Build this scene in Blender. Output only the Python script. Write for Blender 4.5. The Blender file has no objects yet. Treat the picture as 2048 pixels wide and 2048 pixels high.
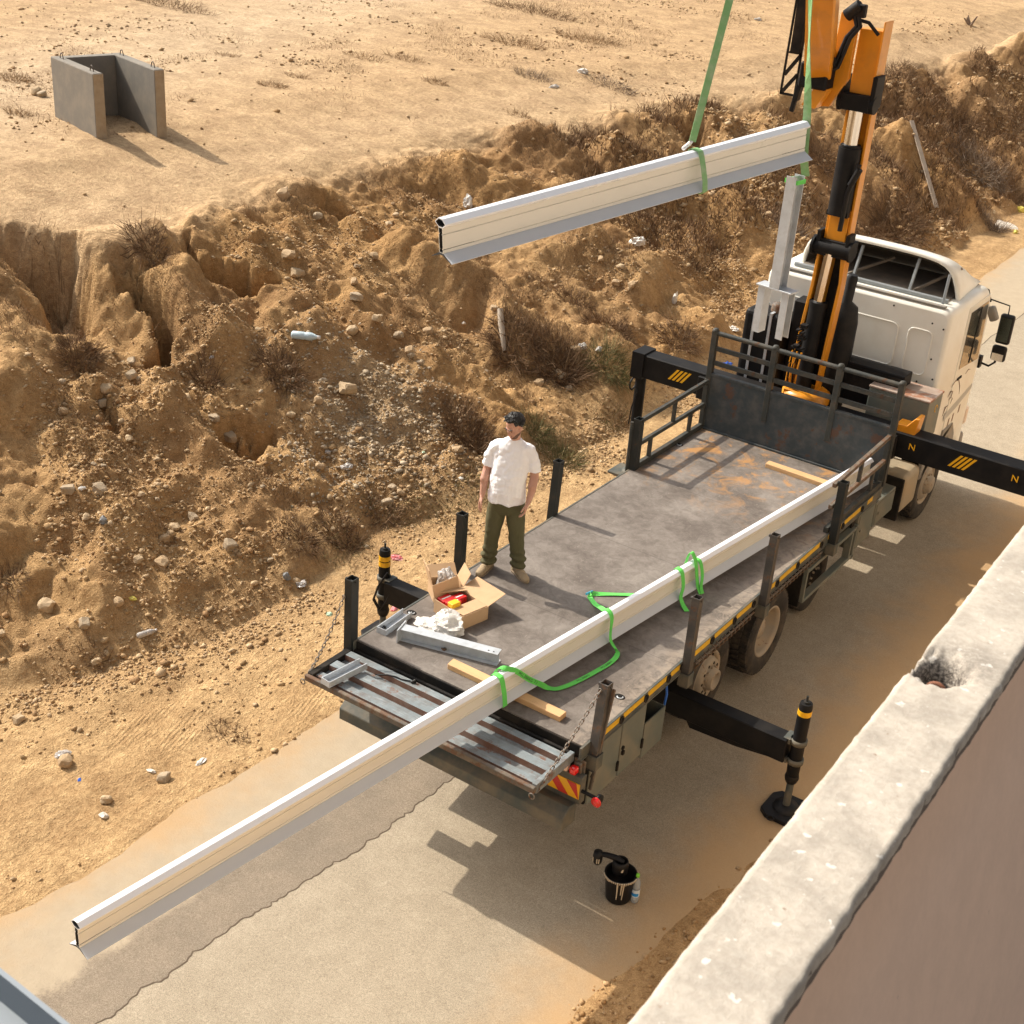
import bpy, bmesh, math, random
import numpy as np
from mathutils import Vector, Matrix
rnd = random.Random(7)
SC = bpy.context.scene
COL = SC.collection
# ------------------------------------------------------------------ camera, sky, sun, exposure
CAM_R = ((0.816532, 0.573094, 0.069558), (0.314435, -0.340449, -0.886129), (-0.484155, 0.745425, -0.458188))
CAM_P = (5.875985, -8.501458, 8.388920)
cam = bpy.data.cameras.new('camera'); cam_ob = bpy.data.objects.new('camera', cam); COL.objects.link(cam_ob)
r, d_, f_ = (Vector(q) for q in CAM_R)
cam_ob.matrix_world = Matrix(((r.x, -d_.x, -f_.x, CAM_P[0]), (r.y, -d_.y, -f_.y, CAM_P[1]), (r.z, -d_.z, -f_.z, CAM_P[2]), (0, 0, 0, 1)))
cam.sensor_width = 36; cam.lens = 36 * 2799.94 / 2048; cam.clip_start = .05; cam.clip_end = 2000
cam.dof.use_dof = True; cam.dof.focus_distance = 13.0; cam.dof.aperture_fstop = 36 * 2799.94 / 2048 / 1000 / .0042
SC.camera = cam_ob
SUN_EL = math.radians(41.0)
world = bpy.data.worlds.new('World'); SC.world = world; world.use_nodes = True
wn = world.node_tree; bg = wn.nodes['Background']; bg.inputs['Strength'].default_value = 0.11
sky = wn.nodes.new('ShaderNodeTexSky'); sky.sky_type = 'NISHITA'; sky.sun_disc = False
sky.sun_elevation = SUN_EL; sky.sun_rotation = math.radians(270); sky.dust_density = 7.0; sky.air_density = 1.0; sky.ozone_density = 0.6
hsv = wn.nodes.new('ShaderNodeHueSaturation'); hsv.inputs['Saturation'].default_value = .30
wn.links.new(sky.outputs[0], hsv.inputs['Color']); wn.links.new(hsv.outputs[0], bg.inputs['Color'])
sun = bpy.data.lights.new('sun', 'SUN'); sun.energy = 3.9; sun.angle = math.radians(.53); sun.color = (1.0, .90, .76)
sun_ob = bpy.data.objects.new('sun', sun); COL.objects.link(sun_ob)
sun_ob.rotation_euler = Vector((math.cos(SUN_EL), 0.004, -math.sin(SUN_EL))).to_track_quat('-Z', 'Y').to_euler()
SC.view_settings.view_transform = 'Standard'; SC.view_settings.look = 'None'; SC.view_settings.exposure = 0.50
SC.view_settings.gamma = 1.0; SC.view_settings.use_curve_mapping = False
SC.render.engine = 'CYCLES'; SC.cycles.max_bounces = 6; SC.cycles.diffuse_bounces = 4; SC.cycles.transparent_max_bounces = 8

# ------------------------------------------------------------------ object helpers
def tag(o, label=None, cat=None, group=None, kind=None):
    if label: o['label'] = label
    if cat: o['category'] = cat
    if group: o['group'] = group
    if kind: o['kind'] = kind
    return o
WLOC = {}
def empty(name, loc, label=None, cat=None, group=None):
    o = bpy.data.objects.new(name, None); COL.objects.link(o); o.location = loc
    o.empty_display_size = .1; WLOC[o] = Vector(loc)
    return tag(o, label, cat, group)
def link(name, me, mats, parent=None, center=True):
    """links a mesh made in world coordinates; its origin goes to its middle"""
    o = bpy.data.objects.new(name, me); COL.objects.link(o)
    for m_ in (mats if isinstance(mats, (list, tuple)) else [mats]):
        me.materials.append(m_)
    c = Vector((0, 0, 0))
    if center and len(me.vertices):
        n = len(me.vertices); a = np.empty(n * 3, np.float32); me.vertices.foreach_get('co', a); a = a.reshape(-1, 3)
        c = Vector([float(q) for q in (a.min(0) + a.max(0)) / 2])
        me.vertices.foreach_set('co', (a - np.array(c, np.float32)).ravel())
        me.update()
    WLOC[o] = c
    if parent:
        o.parent = parent; o.location = c - WLOC[parent]
    else:
        o.location = c
    return o
def rotm(rx=0, ry=0, rz=0):
    return (Matrix.Rotation(rz, 3, 'Z') @ Matrix.Rotation(ry, 3, 'Y') @ Matrix.Rotation(rx, 3, 'X'))
class MB:
    def __init__(s): s.v = []; s.f = []; s.m = []; s.sm = []
    def add(s, vs, fs, mi=0, smooth=False):
        b = len(s.v); s.v += [tuple(q) for q in vs]
        for f in fs: s.f.append([b + i for i in f]); s.m.append(mi); s.sm.append(smooth)
        return s
    def box(s, x0, x1, y0, y1, z0, z1, mi=0, R=None, c=None):
        vs = [Vector((x, y, z)) for x in (x0, x1) for y in (y0, y1) for z in (z0, z1)]
        if R is not None:
            c = Vector(c) if c else Vector(((x0 + x1) / 2, (y0 + y1) / 2, (z0 + z1) / 2))
            vs = [R @ (q - c) + c for q in vs]
        return s.add(vs, [(0, 1, 3, 2), (4, 6, 7, 5), (0, 4, 5, 1), (2, 3, 7, 6), (0, 2, 6, 4), (1, 5, 7, 3)], mi)
    def bar(s, p, q, w, h, mi=0, up=(0, 0, 1)):
        """rectangular bar between two points"""
        p, q = Vector(p), Vector(q); d = (q - p).normalized(); u = Vector(up)
        a = d.cross(u)
        if a.length < 1e-4: a = d.cross(Vector((1, 0, 0)))
        a.normalize(); b = a.cross(d)
        vs = [e + a * (sx * w / 2) + b * (sz * h / 2) for e in (p, q) for sx, sz in ((-1, -1), (1, -1), (1, 1), (-1, 1))]
        return s.add(vs, [(0, 1, 2, 3), (7, 6, 5, 4), (0, 4, 5, 1), (1, 5, 6, 2), (2, 6, 7, 3), (3, 7, 4, 0)], mi)
    def tube(s, pts, r, n=8, mi=0, caps=True, smooth=True):
        pts = [Vector(p) for p in pts]; rs = r if isinstance(r, (list, tuple)) else [r] * len(pts)
        vs = []; prev = None
        for i, p in enumerate(pts):
            d = (pts[min(i + 1, len(pts) - 1)] - pts[max(i - 1, 0)]).normalized()
            if prev is None:
                a = d.cross(Vector((0, 0, 1)))
                if a.length < .05: a = d.cross(Vector((1, 0, 0)))
            else:
                a = prev - d * prev.dot(d)
            a.normalize(); prev = a; b = d.cross(a)
            for k in range(n):
                t = 2 * math.pi * k / n
                vs.append(p + (a * math.cos(t) + b * math.sin(t)) * rs[i])
        fs = [(i * n + k, i * n + (k + 1) % n, (i + 1) * n + (k + 1) % n, (i + 1) * n + k) for i in range(len(pts) - 1) for k in range(n)]
        s.add(vs, fs, mi, smooth)
        if caps:
            s.add(vs[:n], [tuple(range(n))[::-1]], mi); s.add(vs[-n:], [tuple(range(n))], mi)
        return s
    def cyl(s, p, q, r, r2=None, n=16, mi=0): return s.tube([p, q], [r, r if r2 is None else r2], n, mi)
    def lathe(s, prof, c=(0, 0, 0), axis='z', n=24, mi=0, smooth=True, close=False):
        vs = []
        for (rr, h) in prof:
            for k in range(n):
                t = 2 * math.pi * k / n; a, b = rr * math.cos(t), rr * math.sin(t)
                q = {'z': (a, b, h), 'x': (h, a, b), 'y': (a, h, b)}[axis]
                vs.append((q[0] + c[0], q[1] + c[1], q[2] + c[2]))
        m_ = len(prof)
        fs = [(i * n + k, i * n + (k + 1) % n, (i + 1) * n + (k + 1) % n, (i + 1) * n + k) for i in range(m_ - 1) for k in range(n)]
        return s.add(vs, fs, mi, smooth)
    def prism(s, poly, axis, a0, a1, mi=0, smooth=False):
        """extrudes a 2D polygon; axis x: poly is (y,z); y: (x,z); z: (x,y)"""
        def P(u, w, a): return {'x': (a, u, w), 'y': (u, a, w), 'z': (u, w, a)}[axis]
        n = len(poly); vs = [P(u, w, a0) for u, w in poly] + [P(u, w, a1) for u, w in poly]
        return s.add(vs, [tuple(range(n)), tuple(range(2 * n - 1, n - 1, -1))] + [(i, i + n, (i + 1) % n + n, (i + 1) % n) for i in range(n)], mi, smooth)
    def ring_tube(s, c, r, tr, axis='z', n=16, m_=6, a0=0, a1=2 * math.pi, mi=0):
        pts = []
        full = abs(a1 - a0 - 2 * math.pi) < 1e-6
        for k in range(n + 1):
            t = a0 + (a1 - a0) * k / n; a, b = r * math.cos(t), r * math.sin(t)
            q = {'z': (a, b, 0), 'x': (0, a, b), 'y': (a, 0, b)}[axis]
            pts.append((c[0] + q[0], c[1] + q[1], c[2] + q[2]))
        return s.tube(pts, tr, m_, mi, caps=not full)
    def mesh(s, name, bevel=0.0, seg=1, weld=False):
        me = bpy.data.meshes.new(name); me.from_pydata(s.v, [], s.f)
        me.polygons.foreach_set('material_index', s.m); me.polygons.foreach_set('use_smooth', s.sm)
        bm = bmesh.new(); bm.from_mesh(me)
        if weld: bmesh.ops.remove_doubles(bm, verts=bm.verts, dist=1e-5)
        bmesh.ops.recalc_face_normals(bm, faces=bm.faces)
        if bevel:
            es = [e for e in bm.edges if e.is_manifold and not (e.link_faces[0].smooth and e.link_faces[1].smooth) and e.calc_face_angle(0) > .5]
            bmesh.ops.bevel(bm, geom=es, offset=bevel, segments=seg, profile=.5, affect='EDGES', clamp_overlap=True)
        bm.to_mesh(me); bm.free(); me.update()
        return me
    def build(s, name, mats, parent=None, bevel=0.0, seg=1, weld=False):
        return link(name, s.mesh(name, bevel, seg, weld), mats, parent)
def copy_tree(o, parent=None):
    c = o.copy(); COL.objects.link(c)
    if parent: c.parent = parent
    for ch in list(o.children): copy_tree(ch, c)
    return c
def share(o, loc, parent, rot=None, scale=None):
    c = o.copy(); COL.objects.link(c); c.parent = parent
    c.location = Vector(loc) - (WLOC[parent] if parent else Vector((0, 0, 0))); WLOC[c] = Vector(loc)
    if rot is not None: c.rotation_euler = rot
    if scale is not None: c.scale = scale
    return c

# ------------------------------------------------------------------ materials
def nd(nt, t, **kw):
    n = nt.nodes.new(t)
    for k, val in kw.items():
        if k in n.inputs: n.inputs[k].default_value = val
        else: setattr(n, k, val)
    return n
def mixc(nt, fac, a, b, mode='MIX'):
    n = nt.nodes.new('ShaderNodeMix'); n.data_type = 'RGBA'; n.blend_type = mode
    for s_, v_ in ((0, fac), (6, a), (7, b)):
        if isinstance(v_, bpy.types.NodeSocket): nt.links.new(v_, n.inputs[s_])
        elif s_ == 0: n.inputs[0].default_value = v_
        else: n.inputs[s_].default_value = (*v_, 1) if len(v_) == 3 else v_
    return n.outputs[2]
def ramp(nt, fac, a, b, c0=(0, 0, 0, 1), c1=(1, 1, 1, 1)):
    n = nt.nodes.new('ShaderNodeMapRange'); n.inputs['From Min'].default_value = a; n.inputs['From Max'].default_value = b
    n.interpolation_type = 'SMOOTHSTEP'; nt.links.new(fac, n.inputs['Value']); return n.outputs[0]
def noise(nt, vec, scale, detail=4, rough=.55, dist=0.0):
    n = nt.nodes.new('ShaderNodeTexNoise'); n.inputs['Scale'].default_value = scale; n.inputs['Detail'].default_value = detail
    n.inputs['Roughness'].default_value = rough; n.inputs['Distortion'].default_value = dist; nt.links.new(vec, n.inputs['Vector']); return n.outputs['Fac']
def math_(nt, op, a, b=0.0):
    n = nt.nodes.new('ShaderNodeMath'); n.operation = op
    for i, v_ in enumerate((a, b)):
        if isinstance(v_, bpy.types.NodeSocket): nt.links.new(v_, n.inputs[i])
        else: n.inputs[i].default_value = v_
    return n.outputs[0]
def M(name, col, rough=.6, metal=0.0, var=.18, vs=5.0, dirt=None, rust=None, bump=0.0, bs=60.0, spec=.5, coat=0.0, world=False, streak=None, trans=0.0, alpha=1.0, sss=0.0):
    """painted, worn or natural surface: colour variation, dirt film (colour, amount, scale), rust patches (colour, amount, scale), fine relief"""
    m_ = bpy.data.materials.new(name); m_.use_nodes = True; nt = m_.node_tree; b = nt.nodes['Principled BSDF']
    tc = nt.nodes.new('ShaderNodeTexCoord'); vec = tc.outputs['Object']
    if world: vec = nt.nodes.new('ShaderNodeNewGeometry').outputs['Position']
    n1 = noise(nt, vec, vs, 5)
    c = mixc(nt, n1, tuple(max(0, q * (1 - var)) for q in col), tuple(min(1, q * (1 + var)) for q in col))
    rg = math_(nt, 'ADD', math_(nt, 'MULTIPLY', n1, .25), rough - .12)
    if streak:
        mp = nt.nodes.new('ShaderNodeMapping'); nt.links.new(vec, mp.inputs[0]); mp.inputs['Scale'].default_value = streak[3]
        f = ramp(nt, noise(nt, mp.outputs[0], streak[2], 5, .65), .5, .72)
        c = mixc(nt, math_(nt, 'MULTIPLY', f, streak[1]), c, streak[0])
    if dirt:
        f = ramp(nt, noise(nt, vec, dirt[2], 6, .65), .38, .72)
        c = mixc(nt, math_(nt, 'MULTIPLY', f, dirt[1]), c, dirt[0])
    if rust:
        f = ramp(nt, noise(nt, vec, rust[2], 7, .7), .60 - .25 * rust[1], .68 - .2 * rust[1])
        c = mixc(nt, f, c, rust[0]); rg = mixc(nt, f, rg, (.85, .85, .85))
    nt.links.new(c, b.inputs['Base Color']); nt.links.new(rg, b.inputs['Roughness'])
    b.inputs['Metallic'].default_value = metal; b.inputs['Specular IOR Level'].default_value = spec
    b.inputs['Coat Weight'].default_value = coat; b.inputs['Transmission Weight'].default_value = trans; b.inputs['Alpha'].default_value = alpha
    if sss: b.inputs['Subsurface Weight'].default_value = sss; b.inputs['Subsurface Radius'].default_value = (.01, .004, .002)
    if bump:
        bp = nt.nodes.new('ShaderNodeBump'); bp.inputs['Strength'].default_value = bump; bp.inputs['Distance'].default_value = .01
        nt.links.new(noise(nt, vec, bs, 5, .6), bp.inputs['Height']); nt.links.new(bp.outputs[0], b.inputs['Normal'])
    return m_
DUST = (.42, .30, .17); RUST = (.17, .065, .025)
MT = dict(
    greysteel=M('grey_green_paint', (.072, .083, .078), .6, var=.2, dirt=(DUST, .28, 3), bump=.1, spec=.3),
    toolbox=M('toolbox_paint', (.125, .145, .13), .5, var=.1, dirt=(DUST, .25, 2), bump=.05),
    head=M('headboard_paint', (.030, .041, .047), .65, var=.35, vs=3, dirt=((.16, .14, .12), .35, 5), rust=((.09, .05, .035), .2, 3), bump=.15, bs=30),
    rail=M('rail_paint', (.038, .043, .041), .6, var=.25, dirt=((.2, .15, .1), .25, 6), rust=((.09, .05, .03), .10, 9), spec=.3),
    rustrail=M('rusty_rail', (.10, .085, .07), .65, var=.4, dirt=(DUST, .3, 6), rust=((.13, .07, .04), .5, 8)),
    stake=M('stake_steel', (.020, .023, .022), .6, var=.3, dirt=((.06, .05, .04), .3, 8), rust=((.07, .04, .025), .12, 9), spec=.3),
    rstake=M('rusty_stake_steel', (.050, .047, .044), .6, var=.35, dirt=((.20, .15, .11), .35, 8), rust=((.13, .07, .04), .25, 9)),
    tailblue=M('worn_blue_grey_plate', (.185, .22, .235), .6, var=.4, vs=4, dirt=((.11, .085, .07), .65, 7), rust=((.17, .09, .06), .18, 5), bump=.15, streak=((.45, .46, .45), .5, 6, (1, 9, 1))),
    tailrust=M('rusted_plate_edge', (.17, .085, .055), .75, var=.4, vs=6, dirt=((.26, .22, .19), .4, 8), bump=.2),
    dark=M('chassis_black', (.010, .010, .010), .7, var=.3, dirt=((.14, .105, .07), .2, 3), spec=.15),
    black=M('crane_black_paint', (.007, .007, .008), .58, var=.3, dirt=((.08, .065, .045), .12, 5), spec=.2),
    blackplastic=M('black_plastic', (.008, .008, .009), .5, var=.2, dirt=((.12, .09, .06), .10, 8), spec=.25),
    orange=M('crane_orange_paint', (.72, .275, .010), .40, var=.12, vs=3, dirt=((.30, .13, .03), .30, 4), coat=.2),
    cab=M('cab_cream_paint', (.82, .81, .74), .35, var=.05, dirt=((.50, .43, .32), .22, 2.5), coat=.3),
    cabdark=M('cab_grey_plastic', (.23, .225, .21), .6, var=.12, dirt=(DUST, .35, 4)),
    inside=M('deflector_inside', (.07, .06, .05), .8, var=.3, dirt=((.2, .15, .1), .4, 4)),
    tan=M('dusty_tank', (.36, .30, .21), .6, var=.15, dirt=(DUST, .5, 5)), strut=M('grey_strut', (.22, .24, .25), .5, var=.15), roofskin=M('dusty_roof_skin', (.16, .135, .11), .8, var=.3, dirt=((.28, .22, .15), .4, 5)),
    chrome=M('chrome_rod', (.75, .75, .74), .16, 1.0, var=.05),
    tyre=M('tyre_rubber', (.016, .015, .0145), .85, var=.3, dirt=((.16, .12, .08), .40, 7), bump=.3, bs=40),
    rim=M('dusty_rim', (.30, .265, .215), .6, var=.2, dirt=(DUST, .5, 6), rust=(RUST, .12, 10)),
    yellow=M('yellow_reflective_tape', (.72, .43, .015), .45, var=.1, dirt=((.30, .2, .08), .3, 12)),
    hazyellow=M('hazard_yellow', (.80, .42, .01), .4, var=.06), hazred=M('hazard_red', (.50, .03, .018), .4, var=.06),
    redlamp=M('red_lamp_lens', (.70, .012, .012), .15, var=.05, coat=.6), cream_lens=M('clear_lamp_lens', (.66, .50, .40), .2, var=.05, coat=.6),
    galv=M('galvanised_steel', (.50, .535, .57), .45, .25, var=.16, vs=9, dirt=((.35, .36, .37), .5, 14), bump=.04),
    beam=M('cream_coated_beam', (.76, .73, .64), .32, var=.008, coat=.35),
    beamcap=M('coat_painted_sunlit', (.80, .82, .86), .30, var=.008, coat=.35),  # beam coat painted whiter and bluer for sun on the cap
    beamflange=M('coat_painted_shaded', (.60, .63, .67), .34, var=.008, coat=.3),  # beam coat painted grey for the skylit shade on the flange
    beamin=M('painted_hollow_shade', (.05, .05, .05), .8),  # inside and flange ends painted dark for shade in the hollow
    lime=M('lime_webbing', (.12, .62, .10), .7, var=.12, vs=20, bump=.2, bs=300),
    sling=M('faded_green_webbing', (.20, .42, .17), .75, var=.2, vs=12, dirt=((.5, .52, .42), .45, 9), bump=.2, bs=300),
    ink=M('black_print', (.02, .03, .02), .8),
    wood=M('raw_timber', (.60, .37, .18), .7, var=.2, vs=3, streak=((.36, .19, .08), .6, 5, (1, 14, 14)), bump=.1),
    card=M('brown_cardboard', (.52, .34, .19), .8, var=.1, dirt=((.38, .24, .13), .4, 10)),
    redpack=M('red_glossy_pack', (.62, .02, .02), .3, var=.08, coat=.3), yelpack=M('yellow_pack', (.85, .50, .02), .4, var=.1),
    whitepack=M('white_print', (.75, .73, .72), .5, var=.05),
    chain=M('chain_steel', (.20, .19, .175), .45, .6, var=.3, dirt=(DUST, .4, 9), rust=(RUST, .35, 15)),
    glass=M('dark_window_glass', (.05, .055, .05), .16, 0.2, var=.05, coat=1.0, spec=.8),
    mirror=M('mirror_glass', (.8, .8, .8), .14, 1.0, var=.02),
    mirrorblack=M('mirror_glass_dark', (.10, .12, .11), .2, .9, var=.02),
    brown=M('door_graphic_brown', (.16, .085, .05), .5, var=.1), silver=M('door_graphic_silver', (.42, .42, .40), .4, var=.1),
    rusty=M('rusty_lid', (.33, .25, .20), .6, var=.3, vs=3, dirt=((.5, .45, .4), .6, 2), rust=((.30, .14, .08), .45, 3)),
    paint=M('dried_cream_paint', (.55, .46, .33), .6, var=.1),
    oldgalv=M('weathered_galvanised_steel', (.20, .23, .26), .6, .2, var=.15),
    bluehose=M('blue_hose', (.02, .12, .5), .5),
)
# ---------------------------------------------------------------- terrain height field
def _h(ix, iy, s):
    n = (ix.astype(np.int64) * 374761393 + iy.astype(np.int64) * 668265263 + s * 974634777) & 0xFFFFFFFF
    n = ((n ^ (n >> 13)) * 1274126177) & 0xFFFFFFFF
    n = (n ^ (n >> 16)) & 0xFFFFFFFF
    return n.astype(np.float64) / 4294967295.0 * 2 - 1
def vn(x, y, s=0):
    x = np.asarray(x, float); y = np.asarray(y, float)
    ix = np.floor(x); iy = np.floor(y); fx = x - ix; fy = y - iy
    ix = ix.astype(np.int64); iy = iy.astype(np.int64)
    u = fx * fx * fx * (fx * (fx * 6 - 15) + 10); w = fy * fy * fy * (fy * (fy * 6 - 15) + 10)
    a = _h(ix, iy, s); b = _h(ix + 1, iy, s); c = _h(ix, iy + 1, s); d = _h(ix + 1, iy + 1, s)
    return (a * (1 - u) + b * u) * (1 - w) + (c * (1 - u) + d * u) * w
def fbm(x, y, s=0, o=4, g=0.5):
    t = 0; a = 1.0; n = 0
    c, k = 0.8, 0.6
    for i in range(o):
        t = t + a * vn(x, y, s + i * 17); n += a; a *= g
        x, y = (c * x - k * y) * 2.03 + 11.3, (k * x + c * y) * 2.03 - 7.7
    return t / n
def sst(a, b, x):
    t = np.clip((x - a) / (b - a), 0, 1); return t * t * (3 - 2 * t)
TOE = ([-40, -8, -3, -1.2, .3, 2.0, 3.6, 4.9, 6.3, 8.75, 12, 20, 40, 80], [-7.5, -6.8, -5.8, -5.1, -4.4, -4.12, -4.05, -3.55, -3.25, -3.3, -3.2, -3.0, -2.4, -2])
ROADL = ([-40, -3.3, -1.3, .7, 2.5, 8, 80], [-3.4, -2.44, -2.2, -1.96, -1.85, -1.8, -1.8])
ROADZ = ([-80, -15, -6, -3, -.8, 0, 2, 4, 6, 80], [-1.6, -1.1, -.74, -.6, -.455, -.385, -.215, -.08, 0, 0])
def road_z(y): return np.interp(y, *ROADZ)
LUMPS = [([(-9.5, 4.3), (-8.7, 4.45), (-7.7, 4.25), (-7.0, 3.9)], .5, .34), ([(-10.0, 2.6), (-9.2, 2.2), (-8.5, 1.8), (-7.9, 1.3)], .6, .30), ([(-7.2, 3.2), (-6.6, 2.75), (-6.0, 2.6)], .45, .26), ([(-7.4, 8.4), (-6.1, 8.8), (-5.0, 8.5)], .65, .42), ([(-8.7, 11.6), (-7.0, 12.4), (-5.2, 12.0)], .8, .42), ([(-8.4, 6.4), (-7.2, 6.6), (-6.3, 6.3)], .5, .22), ([(-6.2, .9), (-5.4, .6)], .6, .22), ([(-8.0, 15.5), (-6, 16.4), (-4.5, 16.2)], .9, .45), ([(-7, 21), (-4.5, 22)], 1.1, .5), ([(-7.6, 7.3), (-5.6, 7.2), (-4.4, 6.6)], .5, -.26), ([(-7.6, 10.3), (-5.6, 10.4), (-4.2, 9.8)], .6, -.34), ([(-7.5, 14.0), (-5, 14.2)], .7, -.3)]
CRE = ([-40, -4, 1, 3.2, 3.6, 4.4, 8, 12.2, 18, 24, 37, 80], [-13, -11.5, -10.9, -10.5, -9.5, -9.2, -9.7, -9.9, -9.2, -7.6, -6.6, -6])
PRO_T = [-1, 0, .04, .10, .25, .5, .75, .9, .98, 1.05, 1.25, 1.5, 2.1, 3, 20]
PRO_Z = [0, 0, .16, .36, .68, 1.28, 1.88, 2.25, 2.41, 2.46, 2.62, 2.86, 2.95, 3.1, 3.8]
def seg_pit(x, y, pts, wall):
    best = np.zeros_like(x)
    for (x0, y0, w0, d0), (x1, y1, w1, d1) in zip(pts[:-1], pts[1:]):
        dx, dy = x1 - x0, y1 - y0; L = dx * dx + dy * dy + 1e-9
        t = np.clip(((x - x0) * dx + (y - y0) * dy) / L, 0, 1)
        d = np.hypot(x - x0 - t * dx, y - y0 - t * dy)
        w = w0 + (w1 - w0) * t; dep = d0 + (d1 - d0) * t
        best = np.maximum(best, dep * sst(0, 1, (w - d) / wall))
    return best
def tparam(x, y):
    xt = np.interp(y, *TOE); xc = np.interp(y, *CRE)
    xw = x + .45 * fbm(x * .45, y * .45, 3, 3) + .12 * fbm(x * 2.1, y * 2.1, 5, 2)
    return (xt - xw) / (xt - xc)
def H(x, y, pits=True):
    x = np.asarray(x, float); y = np.asarray(y, float)
    t = tparam(x, y)
    z = np.interp(t, PRO_T, PRO_Z)
    m = sst(0.0, .12, t) * (1 - sst(.93, 1.12, t))
    far = sst(18, 26, y)
    for pts, w, hh in LUMPS: z = z + m * seg_pit(x + .2 * vn(x * 1.3, y * 1.3, 77), y + .2 * vn(x * 1.3, y * 1.3, 79), [(a, b, w, hh) for a, b in pts], w)
    rill = fbm(x * .22 + .3 * vn(x * .6, y * .6, 8), y * .62, 21, 3)
    z = z + m * (.30 * (np.abs(rill) * 2 - .5)) * (1 + 1.0 * far)
    z = z + m * .17 * (2.2 * np.abs(fbm(x * .75 + .2 * vn(x * 2, y * 2, 33), y * .75, 31, 3)) - .35)
    z = z + m * (.06 * (2.4 * np.abs(fbm(x * 2.4, y * 2.4, 43, 3)) - .4) + .075 * fbm(x * 3.1, y * 3.1, 41, 4, .6))
    xs = x - np.interp(y, *ROADL) - 1.85
    bare = sst(-1.85, -2.3, xs)
    z = z + (m * .034 + .006 * bare) * fbm(x * 9, y * 9, 51, 3, .6)
    plate = sst(.98, 1.15, t)
    z = z + plate * (.07 * fbm(x * .35, y * .35, 61, 3) + .018 * fbm(x * 2, y * 2, 63, 3))
    verge = sst(-1.8, -2.4, xs) * (1 - sst(0, .1, t))
    z = z + verge * (.05 * fbm(x * 1.1, y * .35, 71, 3) + .018 * fbm(x * 5, y * 1.6, 73, 2) + .02)
    # sand drift along the foot of the bridge wall
    e = x - (np.interp(y, [-6, -3, -.65, .6, 1.9, 6], [1.6, 1.85, 2.08, 2.28, 2.55, 2.65]) + .16 * fbm(y * .7, y * 0, 81, 3))
    z = z + np.where(x > 1.4, .16 * sst(-.25, 1.3, e) * (1 + .6 * fbm(x * 3, y * 3, 83, 3)), 0)
    if pits:
        wx = x + .26 * fbm(x * 1.9, y * 1.9, 91, 5, .6); wy = y + .26 * fbm(x * 1.9, y * 1.9, 95, 5, .6)
        p = np.zeros_like(z)
        for pts, wall in PITS:
            xq = [q[0] for q in pts]; yq = [q[1] for q in pts]; r = max(q[2] for q in pts) + .5
            k = (x > min(xq) - r) & (x < max(xq) + r) & (y > min(yq) - r) & (y < max(yq) + r)
            if k.any():
                p[k] = np.maximum(p[k], seg_pit(wx[k], wy[k], pts, wall))
        z = z - p * (1 + .28 * fbm(x * 3.2, y * 3.2, 99, 4, .6))
    roadm = sst(-2.05, -1.7, xs) * (1 - sst(-.5, .1, e))
    z = z * (1 - roadm) - .03 * roadm
    z = z + road_z(y) * sst(-7.5, -4.5, x)
    return z
PITS = [
 ([(-10.9, 2.95, .30, .6), (-10.2, 3.25, .42, .9), (-9.7, 3.35, .52, 1.15), (-9.25, 3.3, .42, 1.1), (-8.85, 2.95, .30, .6), (-8.2, 2.7, .15, .25)], .34),
 ([(-10.25, 3.35, .16, 1.0), (-9.75, 3.5, .30, 1.35), (-9.35, 3.35, .22, 1.2)], .12),
 ([(-9.0, 3.95, .10, .3), (-8.6, 3.80, .19, .8), (-8.15, 3.72, .22, 1.2), (-7.7, 3.52, .20, 1.15), (-7.35, 3.32, .1, .6)], .12),
 ([(-8.95, 5.1, .1, .35), (-8.5, 4.98, .12, .8), (-8.25, 4.95, .14, .9)], .14),
 ([(-8.25, 5.1, .26, .8), (-7.95, 5.35, .32, .9), (-7.75, 5.6, .22, .6)], .16),
 ([(-6.25, 3.25, .26, .6), (-5.98, 3.2, .36, .85), (-5.82, 3.6, .22, .45)], .2),
 ([(-9.35, 7.8, .15, .3), (-9.0, 8.3, .28, .5), (-8.65, 8.6, .15, .25)], .2),
 ([(-9.05, 17.7, .15, .35), (-8.8, 18.5, .3, .9), (-8.3, 19.1, .4, 1.0), (-7.7, 18.8, .45, .8)], .3),
 ([(-7.3, 2.2, .08, .3), (-6.9, 1.9, .12, .4)], .12),
 ([(-7.0, 5.9, .1, .35), (-6.6, 5.8, .16, .4)], .15),
 ([(-7.9, 12.6, .2, .5), (-7.2, 12.5, .25, .5), (-6.4, 12.1, .2, .3)], .25),
]
def Hs(x, y): return float(H(np.array([x]), np.array([y]))[0])

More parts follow.
